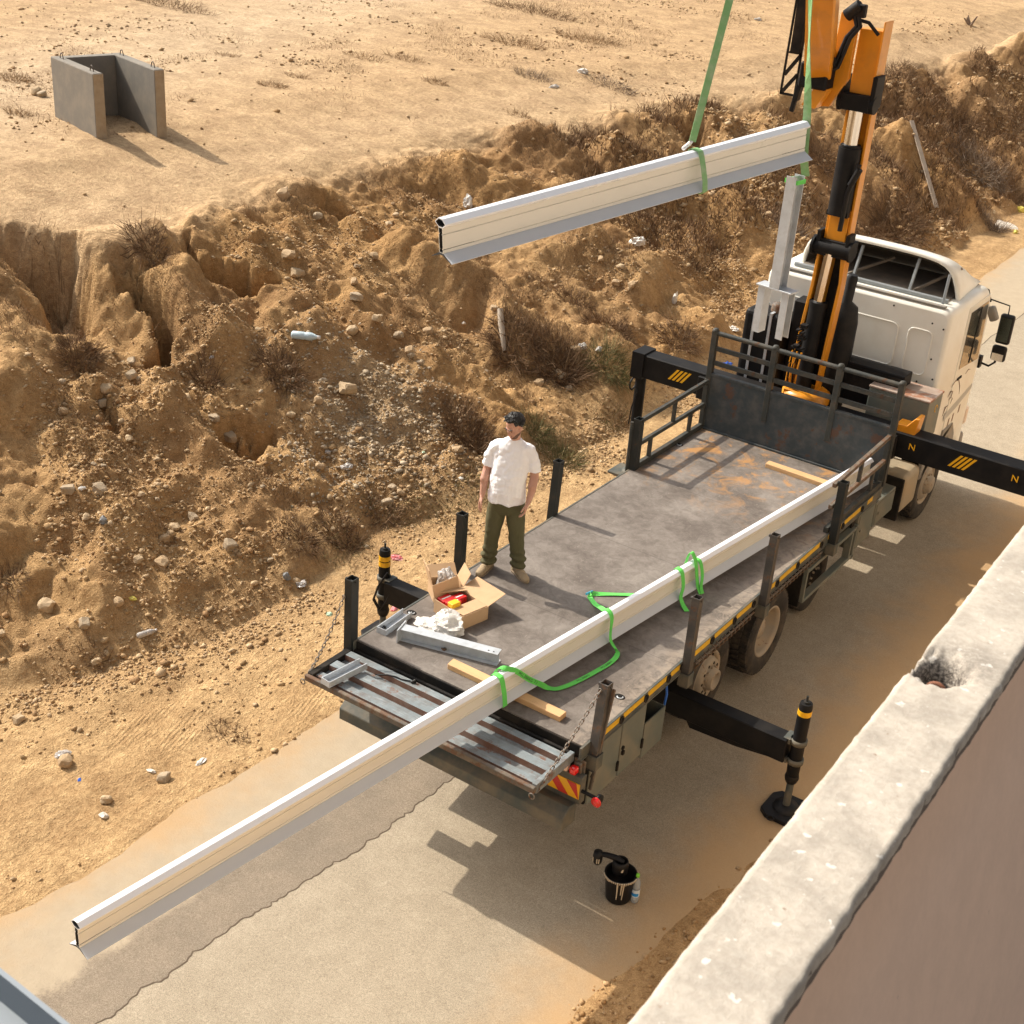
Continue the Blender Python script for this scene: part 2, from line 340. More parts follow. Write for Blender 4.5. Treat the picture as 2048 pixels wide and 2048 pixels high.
def grid_mesh(name, X, Y, Z):
    ny, nx = X.shape
    co = np.stack([X, Y, Z], -1).reshape(-1, 3).astype(np.float32)
    i = np.arange(ny * nx).reshape(ny, nx)
    q = np.stack([i[:-1, :-1], i[:-1, 1:], i[1:, 1:], i[1:, :-1]], -1).reshape(-1, 4)
    me = bpy.data.meshes.new(name)
    me.vertices.add(len(co)); me.vertices.foreach_set('co', co.ravel())
    me.loops.add(q.size); me.loops.foreach_set('vertex_index', q.ravel().astype(np.int32))
    me.polygons.add(len(q)); me.polygons.foreach_set('loop_start', np.arange(0, q.size, 4, dtype=np.int32))
    me.polygons.foreach_set('use_smooth', np.ones(len(q), bool))
    me.update(calc_edges=True); me.validate()
    return me
def soup_mesh(name, co, faces, smooth=False):
    """many small faces (all with the same corner count) as one mesh"""
    me = bpy.data.meshes.new(name); co = np.asarray(co, np.float32); faces = np.asarray(faces, np.int32); k = faces.shape[1]
    me.vertices.add(len(co)); me.vertices.foreach_set('co', co.ravel())
    me.loops.add(faces.size); me.loops.foreach_set('vertex_index', faces.ravel())
    me.polygons.add(len(faces)); me.polygons.foreach_set('loop_start', np.arange(0, faces.size, k, dtype=np.int32))
    if smooth: me.polygons.foreach_set('use_smooth', np.ones(len(faces), bool))
    me.update(calc_edges=True)
    return me
def vcol(me, name, arr):
    a = me.color_attributes.new(name, 'FLOAT_COLOR', 'POINT')
    c = np.ones((len(me.vertices), 4), np.float32); c[:, :3] = arr
    a.data.foreach_set('color', c.ravel())

# ------------------------------------------------------------------ ground: one sheet out to the horizon
def axis(parts):
    out = [np.arange(a, b, s) for a, b, s in parts]; return np.concatenate(out)
gx = axis([(-900, -200, 60), (-200, -60, 10), (-60, -26, 1.0), (-26, -14, .16), (-14, -11, .07), (-11, -4.2, .036), (-4.2, -1.6, .04), (-1.6, 2, .3), (2, 4.8, .06), (4.8, 6, .3), (6, 60, 6), (60, 901, 70)])
gy = axis([(-900, -200, 70), (-200, -30, 12), (-30, -8, 1.0), (-8, -4.5, .10), (-4.5, 12, .038), (12, 20, .06), (20, 32, .11), (32, 60, .3), (60, 200, 5), (200, 1001, 60)])
GX, GY = np.meshgrid(gx, gy)
GZ = H(GX.ravel(), GY.ravel()).reshape(GX.shape)
me = grid_mesh('ground', GX, GY, GZ)
xf, yf, zf = GX.ravel(), GY.ravel(), GZ.ravel()
tt = tparam(xf, yf)
slope_m = sst(.02, .15, tt) * (1 - sst(.95, 1.05, tt))
pale = sst(.96, 1.2, tt)
SAND = np.array((.56, .385, .205)); BANK = np.array((.46, .285, .130)); PLAT = np.array((.57, .405, .24)); TRACK = np.array((.64, .50, .345)); GREYG = np.array((.42, .31, .19)); SOIL = np.array((.31, .185, .092))
colr = np.repeat(SAND[None], len(xf), 0)
def mixin(m_, c): 
    global colr
    colr = colr * (1 - m_[:, None]) + c[None] * m_[:, None]
mixin(slope_m * (.62 + .38 * sst(-.25, .25, fbm(xf * .35, yf * .35, 111, 4))), BANK)
mixin(pale, PLAT)
trk = np.exp(-((xf + 20.5 + (40 - yf) * -.10 + 3.2 * np.sin((yf - 12) / 16)) / 3.0) ** 2) * sst(1.1, 1.6, tt)
mixin(.75 * np.clip(trk, 0, 1), TRACK)
edge = sst(.9, 1.0, tt) * (1 - sst(1.15, 1.5, tt)); mixin(edge * .5, TRACK * np.array((1, .95, .88)))
g1 = np.exp(-(((xf + 5.3) / .9) ** 2 + ((yf - 5.1) / .9) ** 2)); mixin(np.clip(g1 * 1.2, 0, .8), GREYG)
soil = sst(.12, .42, fbm(xf * .8, yf * .8, 131, 4)) * slope_m; mixin(soil * .5, SOIL)
farb = slope_m * sst(11, 20, yf) * sst(-.3, .3, fbm(xf * .5, yf * .5, 137, 3)); mixin(farb * .5, np.array((.30, .185, .10)))
toe = np.exp(-((tt - .03) / .07) ** 2) * (xf < -2.6); mixin(toe * .35 * sst(-.2, .3, fbm(xf * 1.5, yf * 1.5, 141, 3)), SOIL)
mixin(sst(1.7, 2.5, xf) * .8, np.array((.44, .27, .125)))
mixin(((xf > 5.3) * 1.0), np.array((.30, .25, .19)))
patch = sst(.05, .4, fbm(xf * .9, yf * .5, 151, 4)) * (xf < -1.85) * (1 - slope_m) * (1 - pale); mixin(patch * .4, np.array((.45, .29, .145)))
vcol(me, 'tint', colr)
def ground_mat():
    m_ = bpy.data.materials.new('sandy_earth'); m_.use_nodes = True; nt = m_.node_tree; b = nt.nodes['Principled BSDF']
    at = nd(nt, 'ShaderNodeAttribute'); at.attribute_name = 'tint'
    p = nd(nt, 'ShaderNodeNewGeometry').outputs['Position']
    n1 = noise(nt, p, 2.2, 6, .6); n2 = noise(nt, p, 13, 6, .68); n3 = noise(nt, p, 75, 3, .7)
    f1 = ramp(nt, n1, .25, .75); f2 = ramp(nt, n2, .3, .7)
    c = mixc(nt, f1, (.80, .77, .74), (1.14, 1.14, 1.12)); c = mixc(nt, 1.0, at.outputs['Color'], c, 'MULTIPLY')
    c2 = mixc(nt, f2, (.78, .74, .70), (1.12, 1.13, 1.13)); c = mixc(nt, 1.0, c, c2, 'MULTIPLY')
    c3 = mixc(nt, ramp(nt, n3, .35, .68), (.72, .69, .66), (1.10, 1.10, 1.10)); c = mixc(nt, .8, c, c3, 'MULTIPLY')
    dk = ramp(nt, noise(nt, p, 5.5, 7, .72), .63, .72); c = mixc(nt, math_(nt, 'MULTIPLY', dk, .45), c, (.20, .12, .065))
    nt.links.new(c, b.inputs['Base Color']); b.inputs['Roughness'].default_value = .95; b.inputs['Specular IOR Level'].default_value = .15
    vor = nd(nt, 'ShaderNodeTexVoronoi', Scale=26.0); nt.links.new(p, vor.inputs['Vector'])
    # wheel ruts pressed in the verge: ridges running along the road
    mp = nd(nt, 'ShaderNodeMapping'); nt.links.new(p, mp.inputs[0]); mp.inputs['Rotation'].default_value = (0, 0, math.radians(-12)); mp.inputs['Scale'].default_value = (1, .09, 1)
    rut = noise(nt, mp.outputs[0], 5.5, 5, .6)
    mp2 = nd(nt, 'ShaderNodeMapping'); nt.links.new(p, mp2.inputs[0]); mp2.inputs['Rotation'].default_value = (0, 0, math.radians(-14))
    wv = nd(nt, 'ShaderNodeTexWave', Scale=6.5, Distortion=1.2, Detail=1.0); wv.bands_direction = 'X'; nt.links.new(mp2.outputs[0], wv.inputs['Vector'])
    sx = nd(nt, 'ShaderNodeSeparateXYZ'); nt.links.new(p, sx.inputs[0])
    mk = math_(nt, 'MULTIPLY', ramp(nt, sx.outputs[0], -5.2, -4.3), ramp(nt, sx.outputs[0], -1.85, -2.3))
    mk = math_(nt, 'MULTIPLY', mk, ramp(nt, sx.outputs[1], 6.0, 1.0))
    mp3 = nd(nt, 'ShaderNodeMapping'); nt.links.new(p, mp3.inputs[0]); mp3.inputs['Rotation'].default_value = (0, 0, math.radians(-14)); mp3.inputs['Scale'].default_value = (1, .25, 1)
    wmk = ramp(nt, noise(nt, mp3.outputs[0], 2.2, 2), .60, .68)
    h = math_(nt, 'ADD', math_(nt, 'MULTIPLY', n2, 1.6), math_(nt, 'MULTIPLY', n3, .55))
    h = math_(nt, 'ADD', h, math_(nt, 'MULTIPLY', ramp(nt, vor.outputs['Distance'], .45, .1), .28))
    h = math_(nt, 'ADD', h, math_(nt, 'MULTIPLY', mk, math_(nt, 'ADD', math_(nt, 'MULTIPLY', rut, 1.5), math_(nt, 'MULTIPLY', math_(nt, 'MULTIPLY', wv.outputs['Fac'], wmk), .3))))
    bp = nd(nt, 'ShaderNodeBump', Strength=.75, Distance=.035); nt.links.new(h, bp.inputs['Height']); nt.links.new(bp.outputs[0], b.inputs['Normal'])
    return m_
GM = ground_mat()
ground = link('ground', me, GM, center=False); tag(ground, kind='structure')

# ------------------------------------------------------------------ road: dusty base, and the older grey strip that lies a little lower
def road_mat(name, col, dust, grit=.5, margin=None):
    m_ = bpy.data.materials.new(name); m_.use_nodes = True; nt = m_.node_tree; b = nt.nodes['Principled BSDF']
    p = nd(nt, 'ShaderNodeNewGeometry').outputs['Position']
    n1 = noise(nt, p, .8, 6, .6); n2 = noise(nt, p, 6, 6, .65); n3 = noise(nt, p, 120, 2, .7); n4 = noise(nt, p, 45, 3, .7)
    c = mixc(nt, ramp(nt, n1, .3, .7), col, dust)
    c = mixc(nt, 1.0, c, mixc(nt, ramp(nt, n2, .3, .7), (.93, .925, .92), (1.05, 1.05, 1.05)), 'MULTIPLY')
    c = mixc(nt, min(1, grit * 1.6), c, mixc(nt, ramp(nt, n3, .36, .64), (.66, .64, .62), (1.18, 1.18, 1.17)), 'MULTIPLY')
    c = mixc(nt, grit, c, mixc(nt, ramp(nt, n4, .34, .66), (.80, .78, .76), (1.08, 1.08, 1.07)), 'MULTIPLY')
    dk = ramp(nt, noise(nt, p, 17, 4, .75), .70, .76); c = mixc(nt, math_(nt, 'MULTIPLY', dk, .35), c, (.14, .095, .06))
    sx = nd(nt, 'ShaderNodeSeparateXYZ'); nt.links.new(p, sx.inputs[0])
    if margin:
        mx = math_(nt, 'ADD', math_(nt, 'SUBTRACT', sx.outputs[0], math_(nt, 'MULTIPLY', sx.outputs[1], .078)), math_(nt, 'MULTIPLY', math_(nt, 'SUBTRACT', noise(nt, p, 3.2, 7, .7), .5), .55))
        c = mixc(nt, ramp(nt, mx, -1.18, -1.34), c, mixc(nt, ramp(nt, n2, .3, .7), margin, tuple(q * 1.1 for q in margin)))
        rg_ = math_(nt, 'MULTIPLY', ramp(nt, noise(nt, p, 30, 4, .8), .52, .66), math_(nt, 'MULTIPLY', ramp(nt, mx, -1.40, -1.22), ramp(nt, mx, -.9, -1.12))); c = mixc(nt, math_(nt, 'MULTIPLY', rg_, .55), c, (.15, .115, .085))
    # sand blown over both margins of the road
    wob0 = math_(nt, 'ADD', sx.outputs[0], math_(nt, 'MULTIPLY', math_(nt, 'MINIMUM', sx.outputs[1], 2.0), -.10)); wob = math_(nt, 'ADD', wob0, math_(nt, 'MULTIPLY', math_(nt, 'SUBTRACT', noise(nt, p, 1.6, 6, .65), .5), 1.3))
    sd = math_(nt, 'MAXIMUM', ramp(nt, wob, 1.25, 2.3), ramp(nt, wob, -1.55, -2.5))
    c = mixc(nt, math_(nt, 'MULTIPLY', sd, .85), c, (.45, .29, .145))
    nt.links.new(c, b.inputs['Base Color']); b.inputs['Roughness'].default_value = .92; b.inputs['Specular IOR Level'].default_value = .2
    bp = nd(nt, 'ShaderNodeBump', Strength=.45, Distance=.012); h = math_(nt, 'ADD', math_(nt, 'MULTIPLY', n4, 1.0), math_(nt, 'MULTIPLY', n3, .6))
    nt.links.new(h, bp.inputs['Height']); nt.links.new(bp.outputs[0], b.inputs['Normal'])
    return m_
def strip(name, xl, xr, ys, z, mat, nx=4, skirt=.02):
    X = np.stack([xl + (xr - xl) * k / nx for k in range(nx + 1)], 1); X = np.concatenate([X[:, :1], X, X[:, -1:]], 1)
    Y = np.repeat(ys[:, None], X.shape[1], 1); Z = np.full_like(X, z) + road_z(Y); Z[:, 0] -= skirt; Z[:, -1] -= skirt
    m_ = grid_mesh(name, X, Y, Z)
    m_.polygons.foreach_set('use_smooth', np.zeros(len(m_.polygons), bool))
    o = link(name, m_, mat, center=False); tag(o, kind='structure'); return o
ys = np.concatenate([np.arange(-60, -6, 1.0), np.arange(-6, 12, .035), np.arange(12, 140, .5)])
strip('road', np.interp(ys, *ROADL) - .08 + .18 * fbm(ys * .9, ys * 0, 201, 4), np.full_like(ys, 3.2) + .0 * ys, ys, .0, road_mat('old_grey_asphalt', (.225, .19, .15), (.28, .232, .178), .5, (.37, .305, .22)), 4)
nb = (ys > -20) & (ys < 40)
yo = ys[nb]
crk = np.interp(yo, [-20, -3.2, -2.3, -.56, .4, 6], [-1.6, -.96, -.86, -.57, -.48, -.42]) + .035 * fbm(yo * .9, yo * 0, 211, 3) + .06 * fbm(yo * 5, yo * 0, 213, 4, .6) + .02 * fbm(yo * 26, yo * 0, 215, 2)
strip('road_overlay', crk, np.full_like(yo, 3.1), yo, .014, road_mat('dusty_pale_asphalt', (.355, .305, .232), (.40, .345, .265)), 4)
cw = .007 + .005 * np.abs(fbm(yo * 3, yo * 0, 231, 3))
strip('road_crack', crk - cw, crk + cw * .6, yo, .0165, M('painted_crack_shade', (.10, .072, .048), .95, var=.3, world=True), 2, .012)  # flat dark strip painted in for the shade of the open crack

# ------------------------------------------------------------------ bridge wall the photograph is taken from
def wall_mat(name, col, speck, white, grain=.5, bump=.5):
    m_ = bpy.data.materials.new(name); m_.use_nodes = True; nt = m_.node_tree; b = nt.nodes['Principled BSDF']
    p = nd(nt, 'ShaderNodeNewGeometry').outputs['Position']
    n1 = noise(nt, p, 9, 6, .65); n2 = noise(nt, p, 55, 5, .7); n3 = noise(nt, p, 300, 2, .6)
    vr = grain * .4
    c = mixc(nt, ramp(nt, n1, .3, .7), tuple(q * (1 - vr) for q in col), tuple(min(1, q * (1 + vr * .6)) for q in col))
    c = mixc(nt, grain, c, mixc(nt, ramp(nt, n2, .35, .68), (.80, .77, .74), (1.08, 1.08, 1.08)), 'MULTIPLY')
    c = mixc(nt, math_(nt, 'MULTIPLY', ramp(nt, noise(nt, p, 38, 2, .5), .66, .72), min(1, grain * 2)), c, white)
    c = mixc(nt, ramp(nt, noise(nt, p, 30, 3, .6), .27 + .03 * (grain > .3), .22), c, speck)
    at = nd(nt, 'ShaderNodeAttribute'); at.attribute_name = 'hole_dark'
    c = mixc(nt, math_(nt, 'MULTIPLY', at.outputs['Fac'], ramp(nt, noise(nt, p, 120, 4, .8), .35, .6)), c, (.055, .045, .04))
    nt.links.new(c, b.inputs['Base Color']); b.inputs['Roughness'].default_value = .9; b.inputs['Specular IOR Level'].default_value = .2
    bp = nd(nt, 'ShaderNodeBump', Strength=bump, Distance=.004); nt.links.new(math_(nt, 'ADD', n2, math_(nt, 'MULTIPLY', n3, .4)), bp.inputs['Height']); nt.links.new(bp.outputs[0], b.inputs['Normal'])
    return m_
WZ = 6.69
def wx(y): return -.0192 * (y + 7.04)
wall_root = empty('bridge_wall', (5.3, -5, 0), 'tall concrete bridge wall with a chipped hole in its pale coping', 'wall')
yc = np.concatenate([np.arange(-14, -8.2, .12), np.arange(-8.2, -3.2, .010), np.arange(-3.2, 40, .25)])
fr = np.concatenate([[0], np.linspace(0, 1, 27), [1]])
Y = np.repeat(yc[:, None], len(fr), 1)
xo = 5.213 + wx(yc) + .0012 * fbm(yc * 6, yc * 0, 301, 3) + .0022 * fbm(yc * 40, yc * 0, 302, 3); xi = 5.401 + wx(yc) + .0014 * fbm(yc * 8, yc * 0, 303, 3) + .0040 * fbm(yc * 42, yc * 0, 304, 3)
X = xo[:, None] + (xi - xo)[:, None] * fr[None]
Z = WZ + .0025 * fbm(X * 12, Y * 12, 305, 4) - .006 * ((fr < .01) | (fr > .99))[None]
Z[:, 0] = 6.42; Z[:, -1] = WZ - .035
hc = (5.243, -5.70); dd = np.hypot(X - hc[0], (Y - hc[1]) * .95) + .012 * fbm(X * 45, Y * 45, 306, 4)
inner = (np.arange(len(fr)) > 0) & (np.arange(len(fr)) < len(fr) - 1)
Z = Z - inner[None] * (.10 * sst(.054, .034, dd) + .030 * sst(.088, .045, dd + .014 * fbm(X * 60, Y * 60, 307, 3)))
me = grid_mesh('coping', X, Y, Z)
hole_dark = np.clip(sst(.072, .045, dd) * .75 + sst(.13, .05, np.hypot(X - hc[0] - .03, Y - hc[1] - .05)) * .30, 0, 1).ravel()  # mask: darker in the hole and faintly around it
vcol(me, 'hole_dark', np.repeat(hole_dark[:, None], 3, 1))
coping = link('coping', me, wall_mat('pale_coping_concrete', (.46, .415, .355), (.27, .20, .15), (.60, .57, .52)), wall_root)
mb = MB(); mb.ring_tube((5.247, -5.702, 6.628), .020, .0055, 'y', 14, 8, .2, 2.9)
mb.build('rebar_loop', M('rusted_rebar', (.22, .085, .045), .8, var=.3, vs=60), wall_root)
yb = np.concatenate([np.arange(-14, -7.5, .2), np.arange(-7.5, -2.5, .012), np.arange(-2.5, 40, .4)])
zr = np.array([WZ - .012, WZ - .02, WZ - .035, WZ - .055, WZ - .066, WZ - .3, 6.0, 5.4, 4.8, 4.28])
Yb = np.repeat(yb[:, None], len(zr), 1); Zb = np.repeat(zr[None], len(yb), 0)
Xb = 5.398 + wx(Yb) + .20 * np.clip(WZ - .045 - Zb, 0, 9) + np.where(Zb > WZ - .06, .0025 * fbm(Yb * 35, Zb * 60, 311, 3), -.008)
me = grid_mesh('inner_face', Xb, Yb, Zb)
m_in = wall_mat('painted_wall_face', (.74, .555, .435), (.25, .18, .14), (.77, .60, .48), .10, .08)
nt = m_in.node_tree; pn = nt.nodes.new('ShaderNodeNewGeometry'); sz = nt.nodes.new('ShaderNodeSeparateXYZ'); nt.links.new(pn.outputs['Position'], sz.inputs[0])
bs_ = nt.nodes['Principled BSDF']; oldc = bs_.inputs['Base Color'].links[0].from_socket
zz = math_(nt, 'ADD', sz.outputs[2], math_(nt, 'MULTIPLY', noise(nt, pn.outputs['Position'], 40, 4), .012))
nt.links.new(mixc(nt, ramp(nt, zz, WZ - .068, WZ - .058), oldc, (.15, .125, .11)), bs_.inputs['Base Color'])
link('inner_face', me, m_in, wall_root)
mb = MB(); mb.box(5.20, 5.385, -14, 40, -2, 6.43)
for q in range(len(mb.v)): mb.v[q] = (mb.v[q][0] + wx(mb.v[q][1]), mb.v[q][1], mb.v[q][2])
mb.build('wall_body', wall_mat('wall_concrete', (.46, .39, .31), (.3, .24, .18), (.52, .45, .37)), wall_root)
mb = MB(); mb.box(5.30, 16, -14, 40, 3.7, 4.30)
for q in range(len(mb.v)):
    pass
deckb = mb.build('bridge_deck', M('bridge_deck_concrete', (.38, .32, .26), .9, var=.3, bump=.4, dirt=((.2, .15, .11), .4, 6), world=True)); tag(deckb, kind='structure')
# ------------------------------------------------------------------ the truck: everything bolted to it is a part of it
T = empty('flatbed_crane_truck', (0, 5, 0), 'flatbed truck with a raised orange loader crane and cream cab, parked on its outriggers', 'truck')
DZ = 1.25
# deck material: worn steel plate with rust near the headboard
def deck_mat():
    m_ = bpy.data.materials.new('worn_deck_steel'); m_.use_nodes = True; nt = m_.node_tree; b = nt.nodes['Principled BSDF']
    p = nd(nt, 'ShaderNodeNewGeometry').outputs['Position']
    n1 = noise(nt, p, 1.6, 7, .65); n2 = noise(nt, p, 9, 7, .7, 1.0)
    c = mixc(nt, ramp(nt, n1, .32, .68), (.125, .107, .094), (.215, .192, .172))
    c = mixc(nt, 1.0, c, mixc(nt, ramp(nt, n2, .3, .7), (.78, .76, .74), (1.18, 1.17, 1.16)), 'MULTIPLY')
    sc = ramp(nt, noise(nt, p, 22, 8, .8, 2.5), .56, .68); c = mixc(nt, math_(nt, 'MULTIPLY', sc, .6), c, (.34, .30, .26))
    mp = nd(nt, 'ShaderNodeMapping'); nt.links.new(p, mp.inputs[0]); mp.inputs['Scale'].default_value = (2.5, .5, 1); mp.inputs['Rotation'].default_value = (0, 0, .5)
    st = ramp(nt, noise(nt, mp.outputs[0], 14, 6, .7, 1.5), .64, .69); c = mixc(nt, math_(nt, 'MULTIPLY', st, .45), c, (.38, .34, .29))
    sx = nd(nt, 'ShaderNodeSeparateXYZ'); nt.links.new(p, sx.inputs[0])
    near = ramp(nt, sx.outputs[1], 4.2, 6.2)
    rs = math_(nt, 'MULTIPLY', ramp(nt, noise(nt, p, 2.6, 8, .72, .8), .50, .64), near)
    c = mixc(nt, math_(nt, 'MULTIPLY', rs, .75), c, (.47, .235, .07))
    rs2 = ramp(nt, noise(nt, p, 6.5, 7, .72), .66, .76); c = mixc(nt, math_(nt, 'MULTIPLY', rs2, .3), c, (.20, .11, .06))
    edge = ramp(nt, sx.outputs[0], .95, 1.24); c = mixc(nt, math_(nt, 'MULTIPLY', math_(nt, 'MULTIPLY', edge, ramp(nt, n2, .35, .6)), .6), c, (.33, .27, .21))
    # weld seams between the plates
    for y0 in (1.62, 3.30, 4.95):
        a = math_(nt, 'ABSOLUTE', math_(nt, 'SUBTRACT', sx.outputs[1], y0)); c = mixc(nt, math_(nt, 'MULTIPLY', ramp(nt, a, .006, .002), .5), c, (.06, .05, .045))
    nt.links.new(c, b.inputs['Base Color']); nt.links.new(math_(nt, 'ADD', math_(nt, 'MULTIPLY', n2, .3), .55), b.inputs['Roughness'])
    b.inputs['Specular IOR Level'].default_value = .22
    bp = nd(nt, 'ShaderNodeBump', Strength=.25, Distance=.006); nt.links.new(n2, bp.inputs['Height']); nt.links.new(bp.outputs[0], b.inputs['Normal'])
    return m_
mb = MB(); mb.box(-1.25, 1.25, 0, 6.70, 1.20, DZ); mb.build('deck', deck_mat(), T, .004)
for x in (-1.262, 1.262):
    mb = MB(); mb.bar((x, -.05, 1.19), (x, 6.70, 1.19), .024, .125, 0); s_ = math.copysign(1, x)
    mb.box(min(x, x + s_ * .02), max(x, x + s_ * .02), -.05, 6.70, 1.123, 1.137)
    mb.build('side_rail', MT['greysteel'], T, .003)
for x, y in ((1.117, .826), (-1.172, .709), (-1.17, 6.05)):          # lashing pockets in the deck
    mb = MB(); pts = [(x + .052 * math.cos(t), y + .040 * math.sin(t)) for t in [2 * math.pi * k / 18 for k in range(18)]]
    mb.prism(pts, 'z', DZ + .001, DZ + .004)
    pk = mb.build('lashing_pocket', MT['dark'], T)
    mb = MB(); mb.ring_tube((x + .008, y - .006, DZ + .006), .026, .007, 'z', 14, 6, -2.9, .6); mb.build('lashing_ring', MT['galv'], pk)
# side reflectors, sockets and the rope rail on the right edge
strips = [(.26, .57), (.64, 1.00), (1.07, 1.41), (1.49, 1.66), (1.93, 2.27), (2.36, 2.75), (2.83, 3.17), (3.49, 3.72), (3.83, 4.24), (4.33, 4.86), (5.09, 5.46), (5.55, 6.03), (6.24, 6.40)]
for sx_ in (1, -1):
    for a, b in strips:
        mb = MB(); x = 1.2755 * sx_; mb.box(min(x, x - .003 * sx_), max(x, x - .003 * sx_), a, b, 1.186, 1.246); mb.build('reflective_strip', MT['yellow'], T)
for a, b in zip(strips[:-1], strips[1:]):
    y = (a[1] + b[0]) / 2
    if b[0] - a[1] > .15: y = a[1] + .05
    mb = MB(); mb.lathe([(.0, 1.272), (.036, 1.272), (.040, 1.285), (.030, 1.285), (.026, 1.276), (0, 1.276)], (0, y, 1.196), 'x', 14); mb.build('lashing_socket', MT['dark'], T)
g_hook = None
for (y0, y1) in ((1.95, 3.2), (3.5, 4.9)):
    mb = MB(); mb.tube([(1.30, y0, 1.115), (1.30, y1, 1.115)], .012, 6); rr = mb.build('rope_rail', MT['rustrail'], T)
    n = int((y1 - y0) / .085)
    for k in range(n):
        y = y0 + .04 + k * .085
        if g_hook is None:
            mb = MB(); mb.tube([(1.276, y, 1.135), (1.315, y, 1.12), (1.318, y, 1.09), (1.295, y, 1.07), (1.285, y, 1.04)], .0085, 5); g_hook = mb.build('rope_hook', MT['rustrail'], rr)
            HK = Vector((1.30, y, 1.09)); hk0 = WLOC[g_hook].copy()
        else:
            share(g_hook, hk0 + Vector((0, y - HK.y, 0)), rr)
# stakes: square tubes with open tops
def stake(x, y, z0, z1, w, d, mat, lean=(0, 0), name='stake'):
    mb = MB(); t = .006
    for (a, b, c_, e) in ((-w / 2, w / 2, -d / 2, -d / 2 + t), (-w / 2, w / 2, d / 2 - t, d / 2), (-w / 2, -w / 2 + t, -d / 2 + t, d / 2 - t), (w / 2 - t, w / 2, -d / 2 + t, d / 2 - t)):
        mb.box(x + a, x + b, y + c_, y + e, z0, z1)
    for i, q in enumerate(mb.v):
        k = (q[2] - z0); mb.v[i] = (q[0] + lean[0] * k, q[1] + lean[1] * k, q[2])
    o = mb.build(name, mat, T)
    mb = MB(); k = z1 - z0 - .03; mb.tube([(x + lean[0] * k - w * .8, y + lean[1] * k, z1 - .03), (x + lean[0] * k + w * .62, y + lean[1] * k, z1 - .03)], .009, 8)
    mb.tube([(x + lean[0] * k - w * .8, y + lean[1] * k, z1 - .03), (x + lean[0] * k - w * .62, y + lean[1] * k, z1 - .03)], .018, 8)
    mb.build('locking_pin', mat, o); return o
stake(-1.30, -.035, 1.02, 1.91, .085, .10, MT['stake']); stake(-1.30, 1.645, 1.04, 1.93, .085, .09, MT['stake']); stake(-1.30, 3.36, 1.04, 1.90, .085, .09, MT['stake'], (0, .06))
stake(1.315, .10, .98, 1.80, .085, .09, MT['rstake'], (-.03, .14)); stake(1.315, 1.74, .98, 1.96, .08, .08, MT['rstake']); stake(1.315, 3.385, .98, 1.95, .08, .08, MT['rstake']); stake(1.315, 5.15, 1.0, 1.90, .09, .09, MT['stake'])
for (x, y) in ((1.315, .11), (1.315, 1.74), (1.315, 3.385), (1.315, 5.15), (-1.30, -.035), (-1.30, 1.645), (-1.30, 3.36)):
    mb = MB(); s_ = math.copysign(1, x)
    mb.box(x - .052, x + .052, y - .056, y - .05, 1.0, 1.14); mb.box(x - .052, x + .052, y + .05, y + .056, 1.0, 1.14); mb.box(x + s_ * .046, x + s_ * .054, y - .05, y + .05, 1.0, 1.14)
    mb.build('stake_socket', MT['greysteel'], T)
# headboard: plate, four posts, three rails
HY = 6.74
mb = MB(); mb.box(-1.24, 1.24, HY - .02, HY + .012, DZ, 1.985); mb.box(-1.24, 1.24, HY - .03, HY + .03, 1.985, 2.02); mb.box(-1.24, 1.24, HY - .045, HY - .02, DZ, DZ + .03)
mb.build('headboard_plate', MT['head'], T, .004)
for x in (-1.21, -.385, .47, 1.24):
    mb = MB(); z0 = DZ if abs(x) > 1 else 2.02; mb.box(x - .035, x + .035, HY - .036, HY + .036, z0 if abs(x) > 1 else 1.6, 2.575)
    mb.lathe([(0, 2.60), (.03, 2.60), (.043, 2.575), (.043, 2.56), (0, 2.56)], (x, HY, 0), 'z', 12)
    mb.build('headboard_post', MT['rail'], T, .004)
for i, z in enumerate((2.545, 2.345, 2.155)):
    xs = (-1.21, -.385, .47, 1.24)
    for a, b in zip(xs[:-1], xs[1:]):
        mb = MB()
        if i == 0: mb.tube([(a + .03, HY, z), (b - .03, HY, z)], .030, 10)
        else: mb.box(a + .036, b - .036, HY - .016, HY + .016, z - .028, z + .028)
        mb.build('headboard_rail', MT['rail'], T)
# side fences behind the headboard
def sfence(x, rusty):
    m1 = MT['rustrail'] if rusty else MT['rail']
    y0, y1 = 5.10, 6.70
    zt = (1.875, 1.895) if not rusty else (1.84, 1.90); zm = (1.575, 1.585)
    for (za, zb), nm in ((zt, 'fence_rail'), (zm, 'fence_rail')):
        mb = MB(); mb.bar((x, y0, za), (x, y1, zb), .045, .05); mb.build(nm, m1, T, .003)
    mb = MB(); mb.bar((x, y0, DZ + .035), (x, y1, DZ + .035), .055, .07); mb.build('fence_foot_rail', MT['rail'], T, .003)
    for y, a, b in ((5.9, 1.6, 1.86), (5.36, 1.32, 1.56), (6.37, 1.32, 1.56)):
        mb = MB(); mb.box(x - .016, x + .016, y - .03, y + .03, a, b); mb.build('fence_upright', MT['rail'], T)
    mb = MB(); mb.box(x - .03, x + .03, y1 - .01, y1 + .045, DZ, 1.93); mb.build('fence_end_post', MT['rail'], T, .003)
sfence(-1.22, False); sfence(1.225, True)
stake(-1.235, 5.045, DZ, 1.905, .085, .10, MT['stake'], name='fence_corner_post')
mb = MB(); mb.tube([(-1.30, 4.99, 1.10), (-1.30, 4.99, 1.86)], .02, 8); mb.build('hinge_tube', MT['rail'], T)
